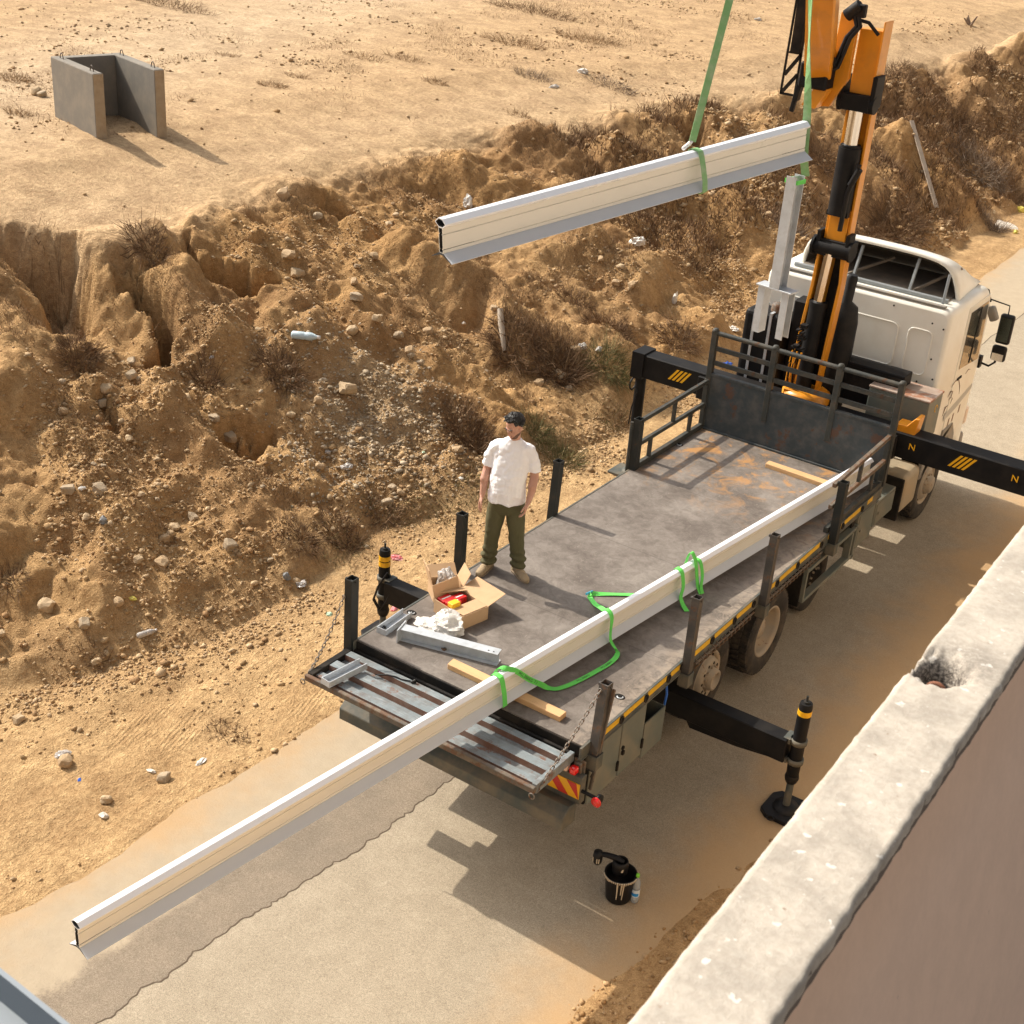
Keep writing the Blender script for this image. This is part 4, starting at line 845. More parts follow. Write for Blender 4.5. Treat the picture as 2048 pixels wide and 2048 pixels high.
# ------------------------------------------------------------------ cab
def rbox_prof(x0, x1, z0, z1, rr, n=5):
    pts = []
    for cx, cz, a0 in ((x1 - rr, z1 - rr, 0), (x0 + rr, z1 - rr, 90), (x0 + rr, z0 + rr, 180), (x1 - rr, z0 + rr, 270)):
        for k in range(n + 1):
            a = math.radians(a0 + 90 * k / n); pts.append((cx + rr * math.cos(a), cz + rr * math.sin(a)))
    return pts
CX0, CX1 = -1.24, 1.24
def cab_shell():
    mb = MB(); secs = []
    for (y, ins, zt, zb, rr) in ((8.13, .045, 3.045, 1.16, .10), (8.16, .012, 3.085, 1.12, .10), (8.22, .0, 3.10, 1.10, .10), (9.3, .0, 3.10, 1.02, .10), (9.62, .0, 3.07, .85, .12), (9.86, .02, 2.86, .55, .16), (9.98, .05, 2.3, .50, .16), (10.08, .08, 1.9, .48, .14), (10.13, .14, 1.75, .50, .12)):
        secs.append([(x, y + (.12 * 0), z) for x, z in rbox_prof(CX0 + ins, CX1 - ins, zb, zt, rr)])
    n = len(secs[0]); vs = [q for s in secs for q in s]
    fs = [(i * n + k, i * n + (k + 1) % n, (i + 1) * n + (k + 1) % n, (i + 1) * n + k) for i in range(len(secs) - 1) for k in range(n)]
    mb.add(vs, fs, 0, True); mb.add(secs[0], [tuple(range(n))[::-1]], 0); mb.add(secs[-1], [tuple(range(n))], 0)
    return mb
cabo = cab_shell().build('cab', MT['cab'], T, weld=True)
# pressed panels in the back wall: raised frames
def frame_panel(x0, x1, z0, z1, rr, y, parent, name, mat):
    o = rbox_prof(x0, x1, z0, z1, rr, 4); i_ = rbox_prof(x0 + .022, x1 - .022, z0 + .022, z1 - .022, max(.02, rr - .018), 4); n = len(o); mb = MB()
    vs = [(x, y, z) for x, z in o] + [(x, y - .014, z) for x, z in [(a * .5 + c * .5, b * .5 + d * .5) for (a, b), (c, d) in zip(o, i_)]] + [(x, y + .004, z) for x, z in i_]
    fs = [(r_ * n + k, r_ * n + (k + 1) % n, (r_ + 1) * n + (k + 1) % n, (r_ + 1) * n + k) for r_ in range(2) for k in range(n)]
    mb.add(vs, fs, 0, True); return mb.build(name, mat, parent)
frame_panel(-.05, .62, 2.22, 2.80, .09, 8.128, cabo, 'pressed_panel', MT['cab']); frame_panel(.74, 1.06, 2.20, 2.80, .08, 8.128, cabo, 'pressed_panel', MT['cab']); frame_panel(-1.0, -.2, 2.22, 2.80, .09, 8.128, cabo, 'pressed_panel', MT['cab'])
frame_panel(.74, 1.05, 1.72, 2.02, .07, 8.128, cabo, 'pressed_panel', MT['cab'])
mb = MB()
for x, z in ((1.02, 2.90), (1.17, 2.86), (1.17, 2.20), (.98, 2.12), (1.12, 2.06), (1.1, 2.45), (.5, 3.0), (-.3, 3.0)):
    m2 = MB(); m2.lathe([(0, 8.122), (.011, 8.122), (.013, 8.132)], (x, 0, z), 'y', 8); m2.build('cab_bolt', MT['dark'], cabo)
# gutter along the roof edge at the back
mb = MB(); mb.bar((-1.05, 8.19, 3.118), (1.13, 8.19, 3.118), .06, .03); mb.build('roof_gutter', MT['cabdark'], cabo, .006)
mb = MB(); mb.bar((-1.0, 8.40, 3.13), (1.08, 8.40, 3.13), .05, .05); mb.build('roof_rail', MT['strut'], cabo, .006)
# doors, windows
for s in (1, -1):
    x = 1.243 * s
    def side(poly, t0, t1): 
        mb = MB(); mb.prism(poly, 'x', min(x + s * t0, x + s * t1), max(x + s * t0, x + s * t1)); return mb
    dr = side([(8.84, 1.15), (9.72, 1.15), (9.80, 1.95), (9.66, 2.98), (8.84, 2.98)], -.006, .004).build('cab_door', MT['cab'], cabo, .003)
    side([(8.93, 2.13), (9.72, 2.06), (9.62, 2.90), (8.93, 2.90)], .005, .010).build('door_window', MT['glass'], cabo, .003)
    side([(9.30, 2.12), (9.325, 2.12), (9.36, 2.88), (9.335, 2.88)], .011, .017).build('window_divider', MT['dark'], cabo)
    mb = MB(); mb.bar((x + s * .006, 8.95, 1.98), (x + s * .006, 9.12, 1.98), .02, .035); mb.build('door_handle', MT['dark'], cabo, .004)
    mb = side([(8.36, 1.12), (8.82, 1.12), (8.82, 1.30), (9.2, 1.30), (9.36, 1.10), (9.42, .80), (9.33, .80), (9.25, 1.02), (9.1, 1.12), (8.8, 1.2), (8.5, 1.12), (8.36, .95), (8.27, .80), (8.20, .80), (8.20, 1.12)], -.03, .02); mb.build('wheel_arch', MT['cabdark'], cabo, .008)
    side([(8.20, 1.14), (8.62, 1.32), (8.62, 1.70), (8.20, 1.70)], -.004, .003).build('side_flap', MT['cab'], cabo, .004)
    # silver swoosh and brown swirls
    side([(8.75, 1.55), (9.1, 1.60), (9.75, 1.70), (9.78, 1.63), (9.2, 1.50), (8.75, 1.45)], .0045, .006).build('silver_swoosh', MT['silver'], cabo)
    for pts in ([(8.78, 1.92), (8.9, 1.98), (9.05, 1.95), (9.16, 1.83), (9.22, 1.70)], [(8.72, 1.80), (8.80, 1.86), (8.88, 1.84), (8.86, 1.76), (8.78, 1.74)], [(8.66, 1.55), (8.72, 1.66), (8.84, 1.66)], [(9.3, 1.96), (9.4, 2.0), (9.5, 1.97)], [(8.9, 1.66), (8.94, 1.72), (8.90, 1.75)]):
        m2 = MB(); m2.tube([(x + s * .005, y, z) for y, z in pts], [.002] + [.007] * (len(pts) - 2) + [.0015], 6)
        m2.build('door_swirl', MT['brown'], cabo)
    for k, (yy, zz) in enumerate(((8.98, 1.36), (9.14, 1.38), (9.36, 1.44))):
        m2 = MB(); m2.prism([(yy, zz - .06), (yy + .05, zz - .05), (yy + .06, zz + .06), (yy + .01, zz + .05)], 'x', min(x + s * .0045, x + s * .006), max(x + s * .0045, x + s * .006)); m2.build('door_badge', MT['brown'], cabo)
    # mirrors
    mb = MB(); mb.tube([(s * 1.05, 9.62, 3.06), (s * 1.15, 9.85, 2.96), (s * 1.19, 9.92, 2.80)], .018, 8); mb.tube([(s * 1.16, 9.90, 2.84), (s * 1.45, 9.93, 2.80), (s * 1.46, 9.93, 2.62)], .010, 8); mb.tube([(s * 1.22, 9.86, 1.98), (s * 1.24, 9.9, 1.96), (s * 1.36, 9.93, 1.93), (s * 1.43, 9.93, 2.0), (s * 1.45, 9.93, 2.2)], .015, 8); mb.box(min(s * 1.19, s * 1.27), max(s * 1.19, s * 1.27), 9.83, 9.92, 1.90, 2.06); mr = mb.build('mirror_arm', MT['blackplastic'], cabo)
    mb = MB(); mb.box(s * 1.46 - .095, s * 1.46 + .095, 9.90, 9.99, 2.27, 2.68); mb.build('mirror_housing', MT['blackplastic'], mr, .035, 3)
    mb = MB(); mb.box(s * 1.46 - .072, s * 1.46 + .072, 9.893, 9.899, 2.31, 2.64); mb.build('mirror_face', MT['mirrorblack'], mr)
    mb = MB(); mb.box(s * 1.45 - .10, s * 1.45 + .10, 9.91, 9.99, 2.02, 2.24); mb.build('mirror_housing', MT['blackplastic'], mr, .04, 3)
    mb = MB(); mb.box(s * 1.45 - .075, s * 1.45 + .075, 9.903, 9.909, 2.035, 2.135); mb.build('mirror_face', MT['mirror'], mr)
    mb = MB(); mb.box(s * 1.30 - .06, s * 1.30 + .06, 9.70, 9.80, 2.60, 2.80, R=rotm(0, s * -.5, 0)); mb.build('kerb_mirror', MT['cabdark'], cabo, .03, 2)
    mb = MB(); mb.box(min(s * 1.12, s * 1.22), max(s * 1.12, s * 1.22), 9.88, 10.02, 1.02, 1.28); mb.build('head_lamp', MT['cream_lens'], cabo, .02)
mb = MB(); mb.prism([(9.87, 2.86), (9.885, 2.85), (10.005, 2.26), (9.99, 2.25)], 'x', -1.05, 1.05); mb.build('windscreen', MT['glass'], cabo)
mb = MB(); mb.box(-1.2, 1.2, 9.95, 10.16, .42, .85); mb.build('front_bumper', MT['cabdark'], cabo, .05, 2)
# wind deflector on the roof: a curved shell open to the back
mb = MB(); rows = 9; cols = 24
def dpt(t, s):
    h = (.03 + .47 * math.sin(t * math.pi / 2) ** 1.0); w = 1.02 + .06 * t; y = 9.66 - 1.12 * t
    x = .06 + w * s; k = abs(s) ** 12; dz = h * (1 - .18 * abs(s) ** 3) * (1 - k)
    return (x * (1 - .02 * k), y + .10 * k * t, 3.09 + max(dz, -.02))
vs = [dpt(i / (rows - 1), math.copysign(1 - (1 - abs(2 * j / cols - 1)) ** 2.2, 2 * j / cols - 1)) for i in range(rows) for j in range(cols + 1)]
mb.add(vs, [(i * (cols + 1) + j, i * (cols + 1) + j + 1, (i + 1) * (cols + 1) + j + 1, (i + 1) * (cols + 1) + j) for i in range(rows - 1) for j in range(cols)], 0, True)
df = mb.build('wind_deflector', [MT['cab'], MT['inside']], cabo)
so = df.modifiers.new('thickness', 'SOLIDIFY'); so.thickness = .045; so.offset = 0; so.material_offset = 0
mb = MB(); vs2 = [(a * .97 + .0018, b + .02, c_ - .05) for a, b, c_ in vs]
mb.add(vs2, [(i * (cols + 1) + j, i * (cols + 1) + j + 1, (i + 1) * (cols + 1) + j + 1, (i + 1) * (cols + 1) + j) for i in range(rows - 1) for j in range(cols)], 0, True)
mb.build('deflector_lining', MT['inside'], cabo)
for p, q in (((-.22, 8.50, 3.12), (-.20, 8.60, 3.52)), ((.55, 8.45, 3.12), (.55, 8.62, 3.53)), ((1.05, 8.28, 3.12), (1.02, 8.42, 3.46))):
    mb = MB(); mb.bar(p, q, .035, .035); mb.build('deflector_strut', MT['strut'], cabo, .004)
for p, q in (((.60, 8.5, 3.14), (1.0, 8.95, 3.42)), ((-.30, 8.5, 3.14), (.1, 9.0, 3.34))):
    mb = MB(); mb.bar(p, q, .03, .03); mb.build("deflector_brace", MT["roofskin"], cabo)
mb = MB(); mb.box(-.95, 1.05, 8.42, 9.55, 3.105, 3.118); mb.build('roof_skin', MT['roofskin'], cabo)
# ------------------------------------------------------------------ beams, slings and straps
def pmesh(polys_o, ins, d, P0, L, mats, name, parent, endmat=2):
    """hollow extrusion: outer and inner outline, ring ends, recessed dark back"""
    d = Vector(d).normalized(); u = d.cross(Vector((0, 0, 1))).normalized(); w = u.cross(d)
    P = lambda a, b, t: Vector(P0) + u * a + w * b + d * t
    mb = MB(); n = len(polys_o); o, i_ = polys_o, ins
    A = [P(a, b, 0) for a, b in o]; B = [P(a, b, L) for a, b in o]
    mb.add(A + B, [(k, (k + 1) % n, n + (k + 1) % n, n + k) for k in range(n)], 0)
    for e, f_, t0, t1 in ((A, 0, 0, .25), (B, 1, L, L - .25)):
        I0 = [P(a, b, t0) for a, b in i_]; I1 = [P(a, b, t1) for a, b in i_]
        mb.add(e + I0, [(k, (k + 1) % n, n + (k + 1) % n, n + k) for k in range(n)], 0)
        mb.add(I0 + I1, [(k, (k + 1) % n, n + (k + 1) % n, n + k) for k in range(n)], 1)
        mb.add(I1, [tuple(range(n))], 1)
    return mb.build(name, mats, parent)
CAPP = [(.012, .272), (.022, .270), (.053, .243), (.052, .236), (.022, .213), (-.022, .213), (-.052, .236), (-.053, .243), (-.022, .270), (-.012, .272)]
def groove(w0): return [(.021, w0 + .005), (.015, w0 + .003), (.015, w0 - .003), (.021, w0 - .005)]
WEBR = [(.021, .212)] + groove(.172) + groove(.074) + [(.021, .049)]
WEBP = WEBR + [(-a, b) for a, b in WEBR[::-1]]
FLP = [(.020, .0485), (.027, .0465), (.104, .004), (.103, .0), (.016, .034), (-.016, .034), (-.103, .0), (-.104, .004), (-.027, .0465), (-.020, .0485)]
def beam(P0, d, L, label):
    root = empty('coated_metal_beam', tuple(Vector(P0) + Vector(d).normalized() * L / 2), label, 'beam', 'cream coated metal beams')
    c = [sum(p[0] for p in CAPP) / len(CAPP), .24]
    pmesh(CAPP, [(a * .86, c[1] + (b - c[1]) * .82) for a, b in CAPP], d, P0, L, [MT['beamcap'], MT['beamin']], 'top_cap', root)
    pmesh(WEBP, [(a * .80, .13 + (b - .13) * .97) for a, b in WEBP], d, P0, L, [MT['beam'], MT['beamin']], 'web', root)
    dd = Vector(d).normalized(); u = dd.cross(Vector((0, 0, 1))).normalized(); w = u.cross(dd); mb = MB(); n = len(FLP)
    A = [Vector(P0) + u * a + w * b for a, b in FLP]; B = [q + dd * L for q in A]
    mb.add(A + B, [(k, (k + 1) % n, n + (k + 1) % n, n + k) for k in range(n)], 0); mb.add(A, [tuple(range(n))], 1); mb.add(B, [tuple(range(n))[::-1]], 1)
    mb.build('bottom_flange', [MT['beamflange'], MT['beamin']], root)
    return root, u, w, dd
BT0 = Vector((.0219, -4.2102, 1.312)); BT1 = Vector((1.020, 5.2872, 1.312)); bd = (BT1 - BT0).normalized()
bu = bd.cross(Vector((0, 0, 1))).normalized(); BP0 = BT0 - bu * .104
BL = (6.665 - BT0.y) / bd.y
beam1 = beam(BP0, bd, BL, 'long cream beam strapped on the truck deck and overhanging the tailgate')[0]
ST0 = Vector((.8986, -1.7414, 5.7494)); ST1 = Vector((1.806, 1.508, 6.0756)); sd = (ST1 - ST0).normalized(); su = sd.cross(Vector((0, 0, 1))).normalized(); sw = su.cross(sd)
SP0 = ST0 - su * .104; SL = (ST1 - ST0).length
beam2 = beam(SP0, sd, SL, 'short cream beam hanging in the air from two green slings')[0]
def ribbon(pts, wd, w, t=.004, sub=6):
    """flat webbing along a path; wd: width direction at every point"""
    P = [Vector(p) for p in pts]; W = [Vector(q).normalized() for q in wd]; out = []; n = len(P)
    for i in range(n - 1):
        p0, p1, p2, p3 = P[max(i - 1, 0)], P[i], P[i + 1], P[min(i + 2, n - 1)]
        for k in range(sub):
            s = k / sub; q = .5 * ((2 * p1) + (p2 - p0) * s + (2 * p0 - 5 * p1 + 4 * p2 - p3) * s * s + (3 * p1 - p0 - 3 * p2 + p3) * s ** 3)
            out.append((q, W[i].lerp(W[i + 1], s).normalized()))
    out.append((P[-1], W[-1])); return out
def ribbon_build(path, w, name, mat, parent, t=.004):
    mb = MB(); n = len(path); rows = []
    for i, (p, wd) in enumerate(path):
        tg = (path[min(i + 1, n - 1)][0] - path[max(i - 1, 0)][0]).normalized(); wv = (wd - tg * wd.dot(tg)).normalized(); nn = tg.cross(wv)
        rows += [p + wv * w / 2 + nn * t / 2, p - wv * w / 2 + nn * t / 2, p - wv * w / 2 - nn * t / 2, p + wv * w / 2 - nn * t / 2]
    fs = [(4 * i + k, 4 * i + (k + 1) % 4, 4 * i + 4 + (k + 1) % 4, 4 * i + 4 + k) for i in range(n - 1) for k in range(4)]
    mb.add(rows, fs, 0, False); mb.add(rows[:4], [(0, 1, 2, 3)]); mb.add(rows[-4:], [(3, 2, 1, 0)])
    return mb.build(name, mat, parent)
def ribbon_text(path, s0, text, size, mat, parent, flip=1, side=1):
    L = [0.0]
    for a, b in zip(path[:-1], path[1:]): L.append(L[-1] + (b[0] - a[0]).length)
    cu = bpy.data.curves.new('txt', 'FONT'); cu.body = text; cu.size = size; cu.align_y = 'CENTER'
    tmp = bpy.data.objects.new('txt', cu); COL.objects.link(tmp); bpy.context.view_layer.update()
    me = bpy.data.meshes.new_from_object(tmp.evaluated_get(bpy.context.evaluated_depsgraph_get())); bpy.data.objects.remove(tmp); bpy.data.curves.remove(cu)
    for v_ in me.vertices:
        s = s0 + v_.co.x; i = max(0, min(len(L) - 2, next((k for k in range(len(L) - 1) if L[k + 1] >= s), len(L) - 2)))
        f = (s - L[i]) / max(1e-6, L[i + 1] - L[i]); p = path[i][0].lerp(path[i + 1][0], f); wd = path[i][1].lerp(path[i + 1][1], f).normalized()
        tg = (path[i + 1][0] - path[i][0]).normalized(); wv = (wd - tg * wd.dot(tg)).normalized(); nn = tg.cross(wv)
        v_.co = p + wv * v_.co.y * flip + nn * side * .0036
    me.materials.clear(); me.name = 'webbing_print'
    return link('webbing_print', me, mat, parent)
B = lambda y, a, w_: BP0 + bd * ((y - BP0.y) / bd.y) + bu * a + Vector((0, 0, 1)) * w_
# choker at the rear
wrap = [(-.02, -.008), (-.112, .002), (-.060, .235), (-.026, .274), (.026, .274), (.060, .235), (.112, .002), (.02, -.008)]
s1 = empty('lime_strap', tuple(B(.02, 0, .27)), 'lime webbing strap choked round the rear of the deck beam with a long slack loop', 'strap')
pth = ribbon([B(-.03, a, b) for a, b in wrap], [bd] * len(wrap), .055, sub=2); ribbon_build(pth, .055, 'choker_loop', MT['lime'], s1)
pts = [B(.02, -.085, .20), B(.04, -.055, .285), B(.075, .0, .292), B(.16, .055, .25), B(.30, .09, .12), B(.42, .13, .03), (.565, .50, 1.268), (.635, .56, 1.262), (.70, .76, 1.262), (.752, 1.06, 1.262), (.772, 1.24, 1.264), (.752, 1.38, 1.285), B(1.46, .116, .04), B(1.51, .070, .225), B(1.525, .024, .277), B(1.54, -.024, .277), B(1.57, -.066, .235), (.30, 1.78, 1.42), (.14, 1.96, 1.31), (-.005, 2.10, 1.268)]
wds = [bd, bd, (.5, .9, .2), (.35, .85, .35), (.2, .8, .5), (.3, .8, .3), (-.35, .9, .1), (-.75, .65, 0), (-.97, .3, 0), (-1, .12, 0), (-1, -.05, 0), (-.85, .5, .1), (-.2, 1, 0), bd, bd, bd, bd, (.3, .9, .1), (.4, .8, .1), (.7, .7, .1)]
pth = ribbon(pts, wds, .05); ribbon_build(pth, .050, 'slack_band', MT['lime'], s1)
ribbon_text(pth, .30, 'WLL 2000KG  7:1', .038, MT['ink'], s1, 1, -1); ribbon_text(pth, .30, 'WLL 2000KG  7:1', .038, MT['ink'], s1, 1, 1)
for s_ in (1.05, 1.38): ribbon_text(pth, s_, 'WLL 2000KG', .030, MT['ink'], s1, 1, 1); ribbon_text(pth, s_, 'WLL 2000KG', .030, MT['ink'], s1, 1, -1)
pts = [(-.01, 2.11, 1.27), (-.035, 2.15, 1.272), (.03, 2.215, 1.268), (.13, 2.31, 1.262), (.24, 2.40, 1.262), (.36, 2.50, 1.262)]
pth = ribbon(pts, [(.6, .6, .5), (.2, .3, .9), (-.5, .7, .3), (-.65, .75, 0), (-.65, .75, 0), (-.65, .75, 0)], .05); ribbon_build(pth, .05, 'folded_end', MT['lime'], s1)
ribbon_text(pth, .10, 'HL', .04, MT['ink'], s1, 1, 1); ribbon_text(pth, .10, 'HL', .04, MT['ink'], s1, 1, -1)
mb = MB(); mb.tube([(-.05, 2.10, 1.285), (-.03, 2.19, 1.285)], .012, 8); mb.build('blue_ring', M('blue_tag', (.04, .30, .45), .5), s1)
# the two loops near the middle of the beam
s2 = empty('lime_strap', tuple(B(2.70, 0, .27)), 'lime webbing band laid flat over the deck beam just behind a stake', 'strap')
pts = [B(2.74, -.10, .08), B(2.72, -.060, .236), B(2.70, -.024, .276), B(2.69, .024, .276), B(2.68, .060, .236), B(2.66, .098, .12), B(2.62, .11, .03), B(2.60, .16, -.03), B(2.56, .24, -.055)]
ribbon_build(ribbon(pts, [bd] * 7 + [bd, bd], .06, sub=3), .055, 'webbing_band', MT['lime'], s2)
s3 = empty('lime_strap', tuple(B(2.94, 0, .27)), 'lime webbing loop standing up above the deck beam with two hanging legs', 'strap')
pts = [B(2.93, -.075, .22), B(2.93, -.052, .33), B(2.92, -.015, .375), B(2.92, .025, .33), B(2.92, .055, .26), B(2.92, .082, .14), B(2.93, .105, .03), B(2.93, .15, -.04)]
ribbon_build(ribbon(pts, [bd] * len(pts), .055, sub=3), .052, 'webbing_loop', MT['lime'], s3)
pts = [B(2.99, -.03, .279), B(3.00, .026, .279), B(3.00, .065, .235), B(2.99, .105, .12), B(2.96, .125, .02), B(2.95, .16, -.045)]
ribbon_build(ribbon(pts, [bd] * len(pts), .055, sub=3), .05, 'webbing_leg', MT['lime'], s3)
# lifting slings
S = lambda t, a, b: SP0 + sd * t + su * a + sw * b
tl = 2.23
sl1 = empty('green_sling', tuple(S(tl, 0, .3)), 'faded green lifting sling choked round the middle of the hanging beam', 'sling')
top = S(tl - .02, -.02, .33)
pth = ribbon([HOOK + Vector((-.03, -.02, -.1)), HOOK.lerp(top, .4), HOOK.lerp(top, .75), top], [(.88, .47, 0), (.88, .47, .1), (.88, .47, 0), (.6, .75, 0)], .05, sub=6); ribbon_build(pth, .052, 'sling_leg', MT['sling'], sl1)
pth = ribbon([S(tl, a, b) for a, b in [(-.02, -.01), (-.112, .002), (-.060, .238), (-.026, .277), (.026, .277), (.060, .238), (.112, .002), (.0, -.01)]], [sd] * 8, .05, sub=3); ribbon_build(pth, .048, 'choker_loop', MT['sling'], sl1)
mb = MB(); mb.tube([S(tl - .03, -.02, .335), S(tl - .02, -.06, .30), S(tl - .07, -.06, .28)], .014, 8); mb.build('sling_sleeve', MT['whitepack'], sl1)
sl2 = empty('green_sling', tuple(S(SL, 0, .3)), 'faded green lifting sling at the far end of the hanging beam, holding the steel post', 'sling')
e0 = S(SL + .012, .0, .30); e1 = S(SL + .012, .01, .02)
pth = ribbon([HOOK + Vector((.03, .02, -.1)), HOOK.lerp(e0, .45), HOOK.lerp(e0, .8), e0, e1, Vector((1.745, 1.575, 5.93))], [(.92, .38, 0), (.92, .38, 0), (.5, -.75, 0), (.92, .3, 0), (.92, .3, 0), (.92, .3, 0)], .05, sub=6); ribbon_build(pth, .06, 'sling_leg', MT['sling'], sl2)
# the hook itself
hk = MB(); hk.tube([HOOK + Vector((0, 0, .25)), HOOK + Vector((0, 0, .1)), HOOK + Vector((.10, 0, .02)), HOOK + Vector((.11, 0, -.08)), HOOK + Vector((.02, 0, -.16)), HOOK + Vector((-.08, 0, -.1)), HOOK + Vector((-.10, 0, -.03))], [.03, .035, .04, .045, .045, .035, .015], 10); hk.tube([HOOK + Vector((0, 0, .2)), TIP], .03, 8)
hk.build('crane_hook', MT['hazyellow'], T)
# ------------------------------------------------------------------ steel posts and channels
def hsec(b, h, tf, tw):  # H outline, b along first axis, h along second
    return [(-b / 2, -h / 2), (b / 2, -h / 2), (b / 2, -h / 2 + tf), (tw / 2, -h / 2 + tf), (tw / 2, h / 2 - tf), (b / 2, h / 2 - tf), (b / 2, h / 2), (-b / 2, h / 2), (-b / 2, h / 2 - tf), (-tw / 2, h / 2 - tf), (-tw / 2, -h / 2 + tf), (-b / 2, -h / 2 + tf)]
hp = empty('steel_saddle_post', (1.70, 1.50, 5.5), 'galvanised steel post with a two legged saddle foot, hanging below the beam end', 'steel post')
def hexp(name, sec, c, R, L, mats, parent):
    mb = MB(); n = len(sec); A = [Vector(c) + R @ Vector((a, b, 0)) for a, b in sec]; D = R @ Vector((0, 0, L))
    mb.add(A + [q + D for q in A], [tuple(range(n))[::-1], tuple(range(n, 2 * n))] + [(k, (k + 1) % n, n + (k + 1) % n, n + k) for k in range(n)]); return mb.build(name, mats, parent)
RZ = Matrix.Rotation(math.radians(-8), 3, 'Z')
hexp('post_shaft', hsec(.088, .12, .008, .007), (1.70, 1.50, 5.062), RZ, .875, MT['galv'], hp)
mb = MB(); mb.box(1.70 - .165, 1.70 + .155, 1.44, 1.56, 5.045, 5.060, 0, RZ, (1.70, 1.5, 5.05)); mb.build('base_plate', MT['galv'], hp, .002)
def uchan(w, d, t): return [(-w / 2, -d / 2), (w / 2, -d / 2), (w / 2, d / 2), (w / 2 - t, d / 2), (w / 2 - t, -d / 2 + t), (-w / 2 + t, -d / 2 + t), (-w / 2 + t, d / 2), (-w / 2, d / 2)]
for dx in (-.115, .105):
    c = Vector((1.70, 1.5, 4.665)) + RZ @ Vector((dx, 0, 0)); sgn = 1 if dx < 0 else -1
    hexp('saddle_leg', uchan(.10, .06, .008), c, RZ @ Matrix.Rotation(math.radians(90 * sgn), 3, 'Z'), .38, MT['galv'], hp)
pth = ribbon([Vector((1.70, 1.5, 5.90)) + RZ @ Vector((a, b, 0)) for a, b in ((-.056, -.056), (.056, -.056), (.056, .056), (-.056, .056), (-.056, -.056))], [(0, 0, 1)] * 5, .03, sub=1)
ribbon_build(pth, .032, 'post_band', MT['lime'], sl2)
# post lying on the deck
lp_ = empty('steel_saddle_post', (-.48, .40, 1.32), 'galvanised steel post with an end plate lying across the truck deck', 'steel post')
P0 = Vector((-.955, .295, 1.315)); P1 = Vector((-.015, .545, 1.315)); dl = (P1 - P0).normalized(); Rl = Matrix((dl.cross(Vector((0, 0, 1))), Vector((0, 0, 1)), dl)).transposed()
hexp('post_shaft', hsec(.105, .125, .008, .007), P0, Rl, (P1 - P0).length, MT['galv'], lp_)
mb = MB(); pl = [Rl @ Vector((a, b, 0)) + P0 for a, b in ((-.10, -.063), (.10, -.063), (.10, .075), (-.10, .075))]; mb.add(pl + [q - dl * .014 for q in pl], [(0, 1, 2, 3), (7, 6, 5, 4), (0, 4, 5, 1), (1, 5, 6, 2), (2, 6, 7, 3), (3, 7, 4, 0)]); mb.build('end_plate', MT['galv'], lp_, .002)
for a, b in ((-.035, .065), (.0, .066)):
    q = P1 - dl * (.05 if a else .1) + Rl @ Vector((.02, .0632, 0)); mb = MB(); mb.lathe([(0, .0005), (.008, .0005), (.008, .001), (0, .001)], tuple(q), 'z', 10); mb.build('bolt_hole', MT['dark'], lp_)
q = P0 + dl * .44 + Rl @ Vector((.03, -.05, 0)); mb = MB()
for k in range(6): mb.tube([q + Vector((rnd.uniform(-.02, .02), rnd.uniform(-.015, .015), .004)), q + Vector((rnd.uniform(-.03, .03), rnd.uniform(-.02, .02), .014))], .008, 6)
mb.build('loose_bolts', MT['rustrail'], lp_)
def channel(P0, P1, z, label, w=.11, d=.062):
    P0, P1 = Vector((*P0, z)), Vector((*P1, z)); dl = (P1 - P0).normalized(); root = empty('steel_channel', tuple((P0 + P1) / 2), label, 'steel channel', 'galvanised channels')
    Rl = Matrix((dl.cross(Vector((0, 0, 1))), Vector((0, 0, 1)), dl)).transposed(); c = P0 + Vector((0, 0, d / 2))
    hexp('channel_section', uchan(w, d, .008), c, Rl, (P1 - P0).length, MT['galv'], root)
    mb = MB(); e = [Rl @ Vector((a, b, 0)) + c for a, b in ((-w / 2, -d / 2), (w / 2, -d / 2), (w / 2, d / 2), (-w / 2, d / 2))]; mb.add(e + [q - dl * .006 for q in e], [(0, 1, 2, 3), (7, 6, 5, 4), (0, 4, 5, 1), (1, 5, 6, 2), (2, 6, 7, 3), (3, 7, 4, 0)]); mb.build('channel_end', MT['galv'], root)
    return root, c, Rl, dl
ch1, c, Rl, dl = channel((-1.145, .225), (-1.17, .64), 1.2505, 'short steel channel holding loose bolts at the deck edge')
mb = MB(); rnd.seed(5)
for k in range(9):
    q = c + dl * rnd.uniform(.03, .12) + Rl @ Vector((rnd.uniform(-.04, .04), -.012, 0)); mb.tube([q, q + Vector((rnd.uniform(-.03, .03), rnd.uniform(-.03, .03), .004))], .008, 6)
o = mb.build('steel_bolt', MT['stake']); tag(o, 'small heap of dark bolts lying in the steel channel', 'bolts', kind='stuff')
channel((-1.055, -.655), (-1.0, -.205), TZ + .001, 'short steel channel lying across the folded down tailgate')
ch3, *_ = channel((4.15, -7.662), (5.50, -7.707), WZ + .004, 'grey steel channel lying across the bridge wall, cut by the corner of the picture', .13, .07)
